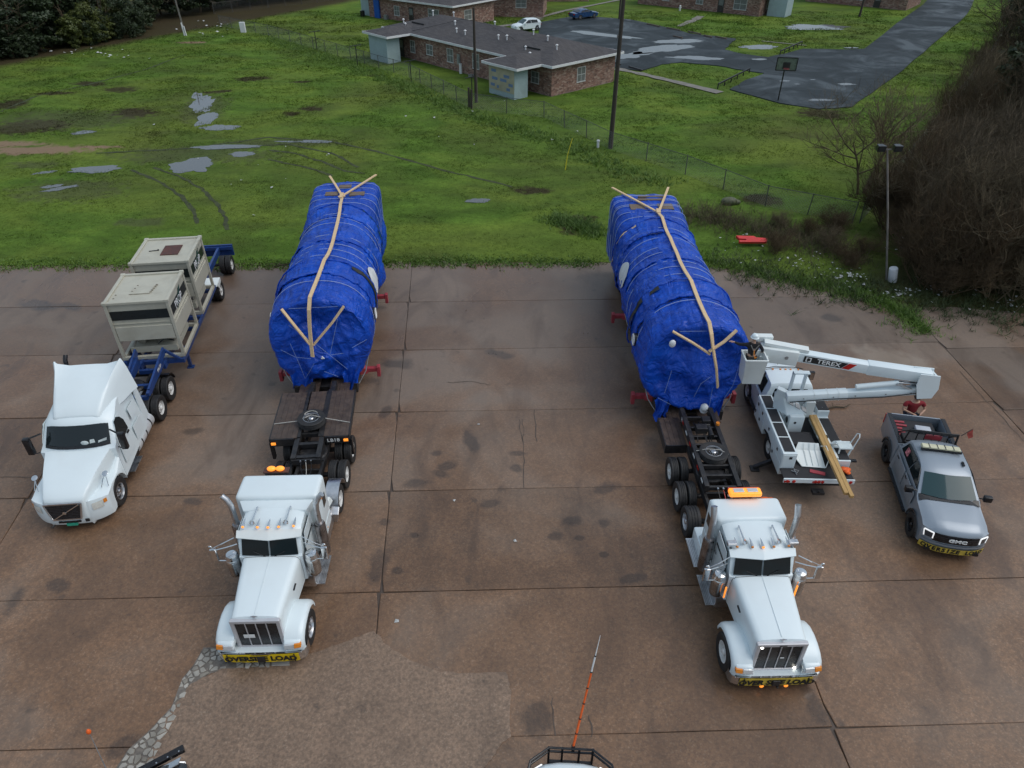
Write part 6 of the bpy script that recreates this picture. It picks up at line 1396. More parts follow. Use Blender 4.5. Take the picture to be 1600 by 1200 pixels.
q = carspot(820, 47); c1 = thing('hatchback_car', 'white hatchback parked behind the long brick building', 'car', (q[0] - 1.7, q[1] - 1.0, ZA), R(118)); small_car(c1, WHITE, True)
q = carspot(911, 29); c2 = thing('coupe_car', 'blue coupe parked at the far corner of the lot', 'car', (q[0] + 2.0, q[1] + 1.6, ZA), R(-58)); small_car(c2, CARBLUE, False)

# ================================================================ PEOPLE
def skin_mesh(name, joints, edges, mat_, parent, root_i=0, sub=2):
    me = bpy.data.meshes.new(name); me.from_pydata([j[0] for j in joints], edges, [])
    t = bpy.data.objects.new('tmp', me); COL.objects.link(t)
    t.modifiers.new('skin', 'SKIN'); sd = me.skin_vertices[0].data
    for i, j in enumerate(joints): sd[i].radius = (j[1], j[2] if len(j) > 2 else j[1]); sd[i].use_root = (i == root_i)
    t.modifiers.new('sub', 'SUBSURF').levels = sub; t.modifiers['sub'].render_levels = sub
    bpy.context.view_layer.update()
    nm = bpy.data.meshes.new_from_object(t.evaluated_get(bpy.context.evaluated_depsgraph_get()))
    bpy.data.objects.remove(t, do_unlink=True)
    nm.name = name; nm.materials.clear(); nm.materials.append(mat_)
    nm.polygons.foreach_set('use_smooth', [True] * len(nm.polygons))
    return mobj(name, nm, parent)
def hand_fingers(w, d, side):
    """five finger chains from wrist w pointing along d"""
    d = d.normalized(); lat = d.cross(Vector((0, 0, 1))).normalized() * side; out = []
    for k, L_ in enumerate((.075, .085, .08, .06)):
        b0 = w + d * .085 + lat * (.03 - .02 * k); out.append([b0, b0 + d * L_ * .5 + Vector((0, 0, -.008)), b0 + d * L_ + Vector((0, 0, -.03))])
    b0 = w + d * .03 + lat * .035; out.append([b0, b0 + lat * .03 + d * .025, b0 + lat * .035 + d * .06])
    return out
def person(root, P, jacket, trousers, sleeves):
    """P: dict of joints (front = facing). Body one continuous skin mesh, clothes as children"""
    J = []; E = []; idx = {}
    def add(n, p, r, r2=None): idx[n] = len(J); J.append((p, r, r2 or r))
    add('pelvis', P['pelvis'], .13, .10); add('waist', P['waist'], .125, .095); add('chest', P['chest'], .155, .105); add('neckb', P['neckb'], .07); add('neck', P['neck'], .052); add('jaw', P['jaw'], .066, .075); add('head', P['head'], .080, .095); add('crown', P['crown'], .06, .07)
    E += [(0, 1), (1, 2), (2, 3), (3, 4), (4, 5), (5, 6), (6, 7)]
    for s in 'lr':
        add('sh' + s, P['sh' + s], .062); add('el' + s, P['el' + s], .042); add('wr' + s, P['wr' + s], .028); add('pa' + s, P['pa' + s], .036, .02)
        E += [(2, idx['sh' + s]), (idx['sh' + s], idx['el' + s]), (idx['el' + s], idx['wr' + s]), (idx['wr' + s], idx['pa' + s])]
        add('hip' + s, P['hip' + s], .088); add('kn' + s, P['kn' + s], .058); add('an' + s, P['an' + s], .042); add('to' + s, P['to' + s], .04, .03)
        E += [(0, idx['hip' + s]), (idx['hip' + s], idx['kn' + s]), (idx['kn' + s], idx['an' + s]), (idx['an' + s], idx['to' + s])]
        w = Vector(P['wr' + s]); d = Vector(P['pa' + s]) - w
        for ch in hand_fingers(w, d, -1 if s == 'l' else 1):
            prev = idx['pa' + s]
            for q in ch: J.append((q, .0095, .0095)); E.append((prev, len(J) - 1)); prev = len(J) - 1
    body = skin_mesh('body', J, E, SKIN, root)
    f = Vector(P['face']).normalized(); hd = Vector(P['head']); sdv = f.cross(Vector((0, 0, 1))).normalized()
    m = M()
    for s in (-1, 1): m.sph(hd + f * .085 + sdv * s * .032 + Vector((0, 0, .0)), .012, 8, 6)
    m.ob('eyes', INK, body)
    m = M().sph(hd + f * .10 + Vector((0, 0, -.03)), .016, 8, 6, (1, 1, 1.5)).sph(hd + f * .086 + Vector((0, 0, -.075)), .014, 8, 6, (1.6, 1.6, .5))
    for s in (-1, 1): m.sph(hd + sdv * s * .084 + Vector((0, 0, -.01)), .022, 8, 6, (.6, .8, 1.4))
    m.ob('nose_mouth_ears', SKIN, body, smooth=60)
    # clothes
    jj = [(P['pelvis'], .155, .12), (P['waist'], .15, .115), (P['chest'], .18, .125), (P['neckb'], .085)]; ee = [(0, 1), (1, 2), (2, 3)]
    for s in 'lr':
        i = len(jj); jj.append((P['sh' + s], .078)); ee.append((2, i))
        el, wr = Vector(P['el' + s]), Vector(P['wr' + s]); sh = Vector(P['sh' + s])
        if sleeves: jj += [(el, .058), (wr.lerp(el, .1), .042)]; ee += [(i, i + 1), (i + 1, i + 2)]
        else: jj += [(sh.lerp(el, .6), .07)]; ee += [(i, i + 1)]
    skin_mesh('jacket' if sleeves else 'shirt', jj, ee, jacket, root)
    tj = [(P['pelvis'], .148, .115)]; te = []
    for s in 'lr':
        i = len(tj); tj += [(P['hip' + s], .102), (P['kn' + s], .074), (Vector(P['an' + s]).lerp(Vector(P['kn' + s]), .08), .062)]; te += [(0, i), (i, i + 1), (i + 1, i + 2)]
    skin_mesh('trousers', tj, te, trousers, root)
    m = M()
    for s in 'lr': a = Vector(P['an' + s]); t_ = Vector(P['to' + s]); m.bar(a - (t_ - a).normalized() * .06 + Vector((0, 0, -.045)), t_ + (t_ - a).normalized() * .06 + Vector((0, 0, -.01)), .10, .09)
    m.ob('boots', INK, root, bevel=.025, smooth=50)
    return body, hd, f
# man in the bucket, back to the camera, left hand on the board
BW = Matrix.Translation((10.62, 18.0, Z0)) @ Matrix.Rotation(R(-1.8), 4, 'Z') @ BC
bz = BW.z + .04; px, py = BW.x - .12, BW.y + .02
pw = thing('person', 'person in white hard hat and black jacket standing in the lift bucket', 'person', (px, py, bz), 0)
body, hd, f = person(pw, dict(pelvis=(0, 0, .98), waist=(0, .0, 1.14), chest=(0, .03, 1.36), neckb=(0, .03, 1.50), neck=(0, .04, 1.55), jaw=(0, .06, 1.62), head=(0, .06, 1.68), crown=(0, .05, 1.76),
    shl=(-.2, .03, 1.44), ell=(-.44, .12, 1.38), wrl=(-.66, .2, 1.44), pal=(-.74, .22, 1.45), shr=(.2, .03, 1.44), elr=(.36, .02, 1.22), wrr=(.42, .16, 1.04), par=(.43, .23, .99),
    hipl=(-.1, 0, .92), knl=(-.11, .02, .5), anl=(-.12, 0, .09), tol=(-.13, .14, .05), hipr=(.1, 0, .92), knr=(.11, .02, .5), anr=(.12, 0, .09), tor=(.13, .14, .05), face=(0, 1, 0)), CLOTHK, INK, True)
hat = M().lathe([(.150, .0), (.148, .012), (.125, .02), (.122, .06), (.105, .11), (.06, .145), (.0, .152)], (hd.x, hd.y, hd.z + .03), n=20).bar((hd.x, hd.y - .12, hd.z + .12), (hd.x, hd.y + .13, hd.z + .12), .02, .04)
hat.ob('hard_hat', WHITE, pw, smooth=50)
h = M().bar((-.14, -.12, 1.5), (0, -.125, 1.25), .035, .012, (0, 1, 0)).bar((.14, -.12, 1.5), (0, -.125, 1.25), .035, .012, (0, 1, 0)).bar((0, -.125, 1.25), (.02, -.13, 1.02), .035, .012, (0, 1, 0)); h.ob('harness_strap', STEEL, pw)
M().tube([(0, -.14, 1.3), (.02, -.17, 1.1), (.08, -.16, .98), (.14, -.13, 1.0)], .016, 6).ob('lanyard', AMBER, pw)
M().box(-.04, .04, -.145, -.12, 1.28, 1.36).ob('dorsal_ring', ALU, pw)
# person in red behind the grey pickup, head hidden by the boom
pr_ = thing('person', 'person in red short-sleeved shirt standing behind the grey pickup bed', 'person', (15.38, 21.62, Z0), 0); pr_.scale = (1.3, 1.15, 1.06)
body, hd, f = person(pr_, dict(pelvis=(0, 0, .95), waist=(0, -.02, 1.10), chest=(0, -.03, 1.34), neckb=(0, -.02, 1.49), neck=(0, -.03, 1.54), jaw=(0, -.06, 1.60), head=(0, -.06, 1.66), crown=(0, -.04, 1.74),
    shl=(.24, -.02, 1.42), ell=(.33, -.10, 1.16), wrl=(.12, -.30, 1.10), pal=(.05, -.34, 1.10), shr=(-.24, -.02, 1.42), elr=(-.32, -.10, 1.18), wrr=(-.11, -.30, 1.14), par=(-.04, -.34, 1.12),
    hipl=(.11, 0, .90), knl=(.12, -.02, .5), anl=(.13, .02, .09), tol=(.14, -.12, .05), hipr=(-.11, 0, .90), knr=(-.12, -.02, .5), anr=(-.13, .02, .09), tor=(-.14, -.12, .05), face=(0, -1, -.2)), CLOTHR, JEANS, False)
M().sph((hd.x, hd.y + .015, hd.z + .035), .108, 14, 10, (.93, 1.0, .9)).ob('hair', HAIR, pr_, smooth=60)
M().box(-.035, .035, -.42, -.40, 1.10, 1.24).ob('phone', INK, pr_)
# ================================================================ BRICK BUILDINGS
random.seed(11)
BRICK, nt, b = nmat('red_brown_brick'); tc = N(nt, 'ShaderNodeTexCoord'); sx = N(nt, 'ShaderNodeSeparateXYZ'); nt.links.new(tc.outputs['Object'], sx.inputs[0])
cb_ = N(nt, 'ShaderNodeCombineXYZ'); nt.links.new(math_n(nt, 'ADD', sx.outputs[0], sx.outputs[1]), cb_.inputs[0]); nt.links.new(sx.outputs[2], cb_.inputs[1])
br_ = N(nt, 'ShaderNodeTexBrick'); br_.inputs['Scale'].default_value = 1; br_.inputs['Brick Width'].default_value = .24; br_.inputs['Row Height'].default_value = .085; br_.inputs['Mortar Size'].default_value = .01
br_.inputs['Color1'].default_value = (.20, .075, .052, 1); br_.inputs['Color2'].default_value = (.30, .16, .115, 1); br_.inputs['Mortar'].default_value = (.26, .22, .19, 1); br_.inputs['Bias'].default_value = -.1
nt.links.new(cb_.outputs[0], br_.inputs['Vector'])
vo = N(nt, 'ShaderNodeTexVoronoi'); vo.inputs['Scale'].default_value = 3.2; mpb = N(nt, 'ShaderNodeMapping'); mpb.inputs['Scale'].default_value = (1, 2.4, 1); nt.links.new(cb_.outputs[0], mpb.inputs['Vector']); nt.links.new(mpb.outputs[0], vo.inputs['Vector'])
spc = N(nt, 'ShaderNodeSeparateColor'); nt.links.new(vo.outputs['Color'], spc.inputs[0])
c = mix(nt, ramp(nt, spc.outputs[0], [(.55, 0), (.8, .55)]), br_.outputs['Color'], (.42, .33, .27)); c = mix(nt, ramp(nt, spc.outputs[1], [(.6, 0), (.85, .6)]), c, (.075, .04, .035))
nt.links.new(c, b.inputs['Base Color']); b.inputs['Roughness'].default_value = .8; bump(nt, b, br_.outputs['Fac'], -.4, .01)
ROOF, nt, b = nmat('brown_asphalt_shingle'); p = obj_pos(nt)
br2 = N(nt, 'ShaderNodeTexBrick'); br2.inputs['Scale'].default_value = 1; br2.inputs['Brick Width'].default_value = .5; br2.inputs['Row Height'].default_value = .16; br2.inputs['Mortar Size'].default_value = .008
br2.inputs['Color1'].default_value = (.066, .064, .068, 1); br2.inputs['Color2'].default_value = (.098, .094, .098, 1); br2.inputs['Mortar'].default_value = (.04, .036, .036, 1); nt.links.new(p, br2.inputs['Vector'])
c = mix(nt, ramp(nt, noise_n(nt, p, .5, 4, .6), [(.4, 0), (.7, .4)]), br2.outputs['Color'], (.105, .095, .09)); nt.links.new(c, b.inputs['Base Color']); b.inputs['Roughness'].default_value = .85; b.inputs['Specular IOR Level'].default_value = .15
FASCIA = mat('white_fascia', (.70, .71, .72), .5, 0, .05, 2, dirt=(.3, .3, .28), dirt_amt=.3)
SIDING = mat('pale_blue_siding', (.34, .44, .46), .6, 0, .05, 1.5, dirt=(.2, .22, .2), dirt_amt=.3)
WRAP = mat('weathered_sheathing', (.40, .37, .26), .7, 0, .12, 1.5)
WRAPB = mat('blue_sheathing_print', (.14, .22, .36), .7, 0, .1, 2)
SCREEN = mat('window_screen', (.16, .17, .165), .4, 0, .15, 3)
FRAMEW = mat('white_window_frame', (.62, .63, .62), .5, 0, .05, 4)
DOORM = mat('dark_door', (.035, .03, .028), .5, 0, .2, 4)
BLUET = mat('blue_tarp_rag', (.01, .09, .40), .5, 0, .15, 3, bmp=.5, bscale=4)

def window(parent, x0, x1, y, z0, z1, nrm, axis='x', grid=True):
    """window in a wall along local x (axis 'x') at y, or along local y at x=y"""
    def bx(a0, a1, d0, d1, c0, c1):
        d0, d1 = y + nrm * d0, y + nrm * d1
        return (a0, a1, min(d0, d1), max(d0, d1), c0, c1) if axis == 'x' else (min(d0, d1), max(d0, d1), a0, a1, c0, c1)
    w = M().box(*bx(x0, x1, -.02, .012, z0, z1)).ob('window', SCREEN, parent)
    f = M()
    for a in ((x0 - .05, x0, z0, z1), (x1, x1 + .05, z0, z1), (x0 - .05, x1 + .05, z1, z1 + .05)): f.box(*bx(a[0], a[1], -.01, .035, a[2], a[3]))
    if grid: f.box(*bx(x0, x1, 0, .03, (z0 + z1) / 2 - .02, (z0 + z1) / 2 + .02)); f.box(*bx((x0 + x1) / 2 - .015, (x0 + x1) / 2 + .015, 0, .025, z0, z1))
    f.ob('frame', FRAMEW, w)
    M().box(*bx(x0 - .08, x1 + .08, -.01, .07, z0 - .07, z0)).ob('sill', FRAMEW, w)
    return w
def vent(parent, x, y, z, h=.4, r=.06, mt=None):
    M().cyl((x, y, z - .15), (x, y, z + h), r, n=8).lathe([(r * 1.8, h - .02), (r * 2.2, h + .03), (r * .5, h + .12)], (x, y, z), n=8).ob('roof_vent', mt or FASCIA, parent)
def hip_roof(root, x0, x1, y0, y1, ze, rise, ov=.55, bumps=()):
    """hip roof with white fascia; bumps are lean-to extensions (xa, xb, depth) on the y0 side"""
    a0, a1, c0, c1 = x0 - ov, x1 + ov, y0 - ov, y1 + ov; ym = (c0 + c1) / 2; hw = (c1 - c0) / 2; ins = hw * .95
    zt = ze + .16
    V = [(a0, c0, zt), (a1, c0, zt), (a1, c1, zt), (a0, c1, zt), (a0 + ins, ym, zt + rise), (a1 - ins, ym, zt + rise), (a0, c0, ze), (a1, c0, ze), (a1, c1, ze), (a0, c1, ze)]
    rf = M().add(V, [(0, 1, 5, 4), (1, 2, 5), (2, 3, 4, 5), (3, 0, 4), (9, 8, 7, 6)]).ob('roof', ROOF, root)
    def fas(pa, pb): M().bar((pa[0], pa[1], (ze + zt) / 2 - .01), (pb[0], pb[1], (ze + zt) / 2 - .01), .05, .22).ob('fascia', FASCIA, rf)
    cor = [(a0, c0), (a1, c0), (a1, c1), (a0, c1)]
    segs = []; xs_ = [a0]
    for xa, xb, dp in sorted(bumps): xs_ += [xa, xb]
    xs_ += [a1]
    for k in range(0, len(xs_), 2): fas((xs_[k], c0), (xs_[k + 1], c0))
    for k in (1, 2, 3): fas(cor[k], cor[(k + 1) % 4])
    for xa, xb, dp in bumps:
        cc = c0 - dp; zi = zt + rise * .55
        yi = c0 + (ym - c0) * .55; xm = (xa + xb) / 2
        M().add([(xa, cc, zt), (xb, cc, zt), (xb, c0 + .01, zt), (xa, c0 + .01, zt), (xm, cc + (xb - xa) * .45, zt + rise * .42), (xm, c0 + (ym - c0) * .44, zt + rise * .43), (xa, cc, ze), (xb, cc, ze), (xb, c0, ze), (xa, c0, ze)],
                [(0, 1, 4), (1, 2, 5, 4), (3, 0, 4, 5), (9, 8, 7, 6)]).ob('porch_roof', ROOF, rf)
        for pa, pb in (((xa, cc), (xb, cc)), ((xb, cc), (xb, c0)), ((xa, c0), (xa, cc))): fas(pa, pb)
    return rf
# local x runs along the long wall away from the near corner, local y runs back from it; the seen long wall is y=0
def block(label, loc, rz, L, D, H, wins, sheds, side_wins, near_end, rise=1.35, vents=(), doors=(), bump_d=3.4):
    r = thing('brick_building', label, 'building', (loc[0], loc[1], .02), rz)
    M().box(0, L, 0, .2, 0, H).ob('wall', BRICK, r); M().box(0, L, D - .2, D, 0, H).ob('wall', BRICK, r)
    M().box(0, .2, .2, D - .2, 0, H).ob('wall', BRICK, r); M().box(L - .2, L, .2, D - .2, 0, H).ob('wall', BRICK, r)
    M().box(-.05, L + .05, -.05, D + .05, -.1, .12).ob('footing', PATH, r)
    for x0, x1, z0, z1 in wins: window(r, x0, x1, 0, z0, z1, -1)
    for y0, y1, z0, z1, e in side_wins: window(r, y0, y1, 0 if e == 0 else L, z0, z1, -1 if e == 0 else 1, 'y')
    for x0, x1 in doors:
        d = M().box(x0, x1, -.05, .02, .1, 2.1).ob('door', DOORM, r); M().box(x0 + .12, x1 - .12, -.065, -.05, 1.1, 1.9).ob('door_pane', SCREEN, d); M().cyl((x1 - .1, -.05, 1.0), (x1 - .1, -.12, 1.0), .03, n=8).ob('handle', STEEL, d)
    bm = [(a - .7, b2 + .7, bump_d - .15) for a, b2, wrapped in sheds]
    rf = hip_roof(r, 0, L, 0, D, H, rise, .6, bm)
    for a, b2, wrapped in sheds:
        sh = M().box(a, b2, -3.5, -1.75, -.02, H + .02).ob('storage_shed', SIDING, r)
        for k in range(6): M().box(a - .012, b2 + .012, -3.512, -1.738, .25 + .42 * k, .262 + .42 * k).ob('siding_joint', SIDING, sh)
        if wrapped:
            M().box(a + .02, b2 - .02, -3.53, -3.515, .6, H - .1).ob('sheathing', WRAP, sh)
            for (xx, zz, ww) in ((.4, 2.2, .7), (2.2, 1.9, .8), (.5, 1.5, .8), (1.7, 1.5, .9), (2.9, 1.2, .6), (.3, .9, .6), (2.6, .75, .5), (1.2, .8, .3)):
                if a + xx + ww < b2: M().box(a + xx, a + xx + ww, -3.545, -3.532, zz, zz + .26).ob('printed_panel', WRAPB, sh)
    for (x, y) in vents: vent(rf, x, y, H + .16 + rise * (1 - abs(y - D / 2) / (D / 2 + .6)), rnd(.25, .5), .07)
    return r, rf
Cn = G(861, 153); du = Vector((-.672, .74, 0)); ang = math.atan2(du.y, du.x)
# local +x = du, local +y must point back-right: rotate so that y = right-back: mirror by using x as -du from the far end
Lb = 27.5; far = Cn + du * Lb
b1, rf1 = block('long low brick building with white fascia and two pale blue sheds', (far.x, far.y), ang + PI, Lb, 9.2, 2.85,
    [(4.3, 5.1, .9, 2.1), (7.4, 8.5, 1.1, 2.1), (11.2, 12.2, .9, 2.2), (15.6, 16.6, .9, 2.3), (19.2, 20.2, 1.2, 2.1), (24.7, 25.7, 1.0, 2.0)], [(1.0, 4.6, False), (Lb - 5.2, Lb - 1.5, True)], [(3.6, 4.7, .9, 2.2, 1)], True,
    vents=[(1.5, 1.2), (3.0, .4), (3.6, 4.0), (9, 3.0), (11, 1.6), (12.6, 1.5), (13.5, 5.0), (17.5, 2.0), (18.6, 2.2), (20.5, 4.2), (22.5, 1.2), (24.2, .2), (25.5, 2.6), (6, 5.2), (23.2, 3.6)], doors=[(2.0, 2.9)])
M().box(13.0, 13.5, -.12, 0, .9, 1.9).box(13.1, 13.4, -.2, -.12, 1.2, 1.6).ob('meter_box', STEEL, b1); M().cyl((13.9, -.35, 0), (13.9, -.35, 1.1), .16, n=14).ob('water_heater', FASCIA, b1)
M().box(15.6, 16.2, -.7, -.3, 0, .35).ob('condenser', STEEL, b1)
for xx in (2.6, 21.8): M().bar((xx, 1.6, 3.62), (xx + 2.4, 1.6, 3.62), .05, .25).ob('ridge_crack', BLACKF, rf1)
M().tube([(5, -.1, 3.2), (9, 4, 4.4), (12, 4.6, 4.5), (20, 2, 4.0)], .02, 5).ob('service_wire', INK, rf1)
# buildings further back
def at_block(label, px, py, rz, L, D, wins, sheds, side, doors=(), vents=()):
    q = G(px, py); return block(label, (q.x, q.y), rz, L, D, 2.85, wins, sheds, side, True, vents=vents, doors=doors)
dirB = math.atan2(.70, -.715)
bl2, _ = at_block('brick building with pale shed and hanging blue sheet behind the long roof', 578, 27, math.atan2(-.62, .785), 17, 9, [(5.5, 6.5, .8, 2.0), (12.4, 14.4, 1.0, 2.2)], [], [(2.5, 4.0, .9, 2.1, 1)], doors=[(8.5, 9.4)], vents=[(5, 3), (9, 2), (12, 4)])
sh = M().box(-2.2, -.2, .4, 2.4, 0, 2.6).ob('storage_shed', SIDING, bl2)
M().box(1.4, 2.5, -.32, -.05, .05, 2.5).ob('hanging_sheet', BLUET, bl2, bevel=.05)
M().cyl((-.9, -.6, 0), (-.9, -.6, .9), .35, n=14).ob('black_bin', BLACKP, bl2); M().box(3.6, 4.2, -.5, -.1, 0, .7).ob('condenser', STEEL, bl2)
b3, _ = at_block('brick building with white barred windows behind the white hatchback', 690, 26, math.atan2(-.1, .995), 15.5, 9, [(5.2, 7.6, 1.0, 2.4), (11.4, 12.9, 1.4, 2.4)], [], [], doors=[(1.6, 2.6)], vents=[(5, 3)])
M().cyl((4.9, -.1, 1.5), (4.9, -.02, 1.5), .3, n=14).ob('satellite_dish', FASCIA, b3)
m = M(); 
for x in (-2.4, -1.2, -.1): m.bar((x, -1.2, 0), (x, -1.2, .8), .04, .04)
m.bar((-2.4, -1.2, .8), (-.1, -1.2, .8), .04, .04).bar((-2.4, -1.2, .4), (-.1, -1.2, .4), .04, .04); m.ob('hand_rail', FRAMEW, b3)
b4, _ = at_block('brick building with dark door and blue-grey shed at the far right', 996, 7, math.atan2(-.62, .785), 21, 9, [(4.5, 5.7, 1.0, 2.2), (10.5, 11.6, 1.0, 2.1), (16.8, 18.8, .8, 2.3)], [], [(2.5, 3.6, .9, 2.1, 1)], doors=[(14.2, 15.2)], vents=[(6, 3)])
M().box(21.6, 24.4, 1.6, 4.2, -.02, 2.87).ob('storage_shed', SIDING, b4)
at_block('brick building end at the top edge beyond the blue coupe', 800, 4, math.atan2(.05, 1), 13, 9, [(2.4, 4, 1, 2.2), (8, 9.5, 1, 2.2)], [], [])
at_block('brick building at the top edge left of the far road', 1258, 3, math.atan2(-.62, .785), 16, 9, [(3, 4.4, 1, 2.2), (8, 9.5, 1, 2.2)], [], [], doors=[(11, 12)])

# ================================================================ FENCES AND POLES
GALV = mat('chain_link_wire', (.17, .18, .18), .5, .5, .2, 3)
POSTD = mat('weathered_post', (.10, .10, .095), .6, .3, .25, 5)
def gh(x, y): return grass_h(x, y) - .03
def fence(label, pts, h=1.35, step=3.0, pitch=.19):
    base = Vector((pts[0].x, pts[0].y, 0)); r = thing('chain_link_fence', label, 'fence', base)
    P_ = []
    for a, b2 in zip(pts[:-1], pts[1:]):
        n = max(1, round((b2 - a).length / step))
        for k in range(n): P_.append(a.lerp(b2, k / n))
    P_.append(pts[-1])
    P_ = [Vector((q.x, q.y, gh(q.x, q.y))) - base for q in P_]
    pm = M().cyl((0, 0, 0), (0, 0, h + .06), .035, n=6).mesh('post', POSTD)
    for q in P_: o = mobj('post', pm, r, q); o.rotation_euler = (rnd(-.05, .05), rnd(-.05, .05), 0)
    w = M()
    for a, b2 in zip(P_[:-1], P_[1:]):
        M().cyl(a + Vector((0, 0, h)), b2 + Vector((0, 0, h)), .022, n=5).ob('top_rail', POSTD, r)
        d = b2 - a; L_ = d.length; u = d / L_
        k = -h
        while k < L_:
            for sgn in (0, 1):
                t0, t1 = max(0, k), min(L_, k + h)
                if t1 - t0 < .05: continue
                z0, z1 = (t0 - k), (t1 - k)
                if sgn: z0, z1 = h - z0, h - z1
                p0 = a + u * t0 + Vector((0, 0, z0)); p1 = a + u * t1 + Vector((0, 0, z1)); e = Vector((0, 0, .005)); s_ = u.cross(Vector((0, 0, 1))) * .004
                w.add([p0 - e + s_, p0 + e - s_, p1 + e - s_, p1 - e + s_], [(0, 1, 2, 3)])
            k += pitch
    o = w.ob('wire_mesh', GALV, r); o['kind'] = 'stuff'
    return r
fence('long chain link fence running from the woods to the floodlight corner', [G(345, 42), G(420, 58), G(490, 78), G(640, 123), G(735, 172), G(850, 186), G(953, 236), G(1070, 275), G(1195, 325), G(1330, 352)], 1.4, 3.0)
fence('chain link fence swallowed by the thicket beside the far road', [G(1342, 352), G(1420, 258), G(1475, 185), G(1530, 115), G(1560, 70)], 1.6, 3.0)
fence('far chain link fence in front of the left woods', [G(335, 24), G(420, 14), G(520, 2)], 1.6, 3.2, .4)
POLEW = wood_mat('creosoted_pole_wood', (.022, .017, .014), (.055, .042, .034))
POLEG = mat('galvanised_light_pole', (.22, .20, .18), .6, .2, .25, 2)
def utility_pole(label, px, py, h, r=.15, lean=(0, 0), arm=False, mt=None):
    q = G(px, py); t = thing('utility_pole', label, 'pole', (q.x, q.y, gh(q.x, q.y)))
    M().tube([(0, 0, -.2), (lean[0] * .5, lean[1] * .5, h / 2), (lean[0], lean[1], h)], [r, r * .9, r * .72], 10).ob('shaft', mt or POLEW, t, smooth=50)
    M().cyl((r + .02, 0, 0), (r * .8 + lean[0] * .5, 0, h * .6), .025, n=6).ob('conduit', POLEG, t)
    if arm:
        M().box(-1.2, 1.2, -.06, .06, h - .7, h - .55).ob('cross_arm', POLEW, t)
        M().cyl((.32, -.25, h - 2.2), (.32, -.25, h - 1.3), .2, n=14).ob('transformer', STEEL, t)
    return t
utility_pole('tall dark utility pole beside the fence, rising out of the picture', 953, 234, 13.5, .17, (.15, 0), True)
utility_pole('short black utility pole in front of the long brick building', 744, 162, 8.1, .14)
utility_pole('dark utility pole on the far grass by the road', 1342, 28, 9, .16, (.25, 0), True)
pl = utility_pole('thin leaning pole with white base guard at the left woods', 290, 57, 9, .10, (-.5, .2), False, POLEG)
M().cyl((-.06, -.1, -.1), (-.12, -.1, 1.6), .10, n=8).cyl((.18, -.1, -.1), (.12, -.1, 1.2), .09, n=8).ob('base_guard', FASCIA, pl)
# transformer seen beside the tall pole belongs to a pole further back
pf = utility_pole('far pole carrying a pale transformer above the parking lot', 967, 32, 7.0, .12, (0, 0), True)
M().cyl((.0, -.35, 4.9), (.0, -.35, 6.0), .32, n=16).ob('pale_transformer', FASCIA, pf)
# floodlight pole at the thicket
q = G(1386, 440); fp = thing('floodlight_pole', 'thin grey pole with twin black floodlights beside the thicket', 'light', (q.x, q.y, gh(q.x, q.y)))
M().tube([(0, 0, -.2), (-1.05, .1, 3.6), (-2.1, .15, 7.0)], [.06, .05, .042], 8).ob('shaft', POLEG, fp, smooth=50)
M().bar((-2.5, .15, 7.0), (-1.7, .15, 7.0), .05, .05).ob('cross_arm', POLEG, fp)
for x in (-.4, .4):
    h = M().hexa([(x - .2, -.1, 6.55), (x + .2, -.1, 6.55), (x + .16, .25, 6.6), (x - .16, .25, 6.6), (x - .2, -.16, 6.85), (x + .2, -.16, 6.85), (x + .14, .22, 6.85), (x - .14, .22, 6.85)]).ob('floodlight', BLACKP, fp, bevel=.02, loc=(-2.1, 0, .4))
    M().plate([(x - .17, -.115, 6.58), (x + .17, -.115, 6.58), (x + .17, -.165, 6.82), (x - .17, -.165, 6.82)], .02).ob('lens', GLASS, h)
# base debris drum
o = M().lathe([(.26, 0), (.3, .05), (.3, .8), (.27, .84), (.0, .84)], (0, 0, 0), n=16).ob('dented_drum', FASCIA, bevel=0, smooth=40); q = G(1385, 436); o.location = (q.x + .1, q.y - .45, gh(q.x, q.y)); o.rotation_euler = (.0, -.22, 0); o.scale = (.75, .75, 1); tag(o, 'dented white drum at the foot of the floodlight pole', 'drum')
# clothes line posts
for k, (px, py, h) in enumerate(((559, 104, 2.1), (643, 130, 2.1), (738, 158, 2.1), (496, 81, 2.2), (577, 108, 0))):
    if not h: continue
    q = G(px, py); t = thing('clothes_line_post', ['dark T-shaped line post left of the near blue shed row, by the far shed', 'dark T-shaped line post on the lawn below the long brick wall', 'dark T-shaped line post just left of the short black utility pole', 'dark T-shaped line post on the far lawn nearest the woods'][k], 'post', (q.x, q.y, gh(q.x, q.y)), R(40))
    M().cyl((0, 0, -.1), (0, 0, h), .05, n=8).ob('upright', BLACKF, t); M().bar((-.75, 0, h), (.75, 0, h), .07, .07).ob('cross_bar', BLACKF, t)
for k, (px, py) in enumerate(((733, 172), (737, 172))):
    q = G(px, py); o = M().cyl((0, 0, 0), (.02, 0, 1.9 if k == 0 else 1.75), .09, n=8).ob('fence_post', POLEW); o.location = (q.x, q.y, gh(q.x, q.y)); tag(o, ['taller of the two dark stub posts in the fence below the brick building', 'shorter of the two dark stub posts in the fence below the brick building'][k], 'post', 'paired stub posts in the fence')
q = G(883, 268); o = M().tube([(0, 0, 0), (.12, .05, 1.1), (.42, .1, 2.3)], [.035, .03, .025], 8).ob('marker_pole', mat('utility_yellow', (.65, .55, .03), .5, 0, .1, 4)); o.location = (q.x, q.y, gh(q.x, q.y)); tag(o, 'leaning yellow marker rod in the grass before the fence', 'marker')
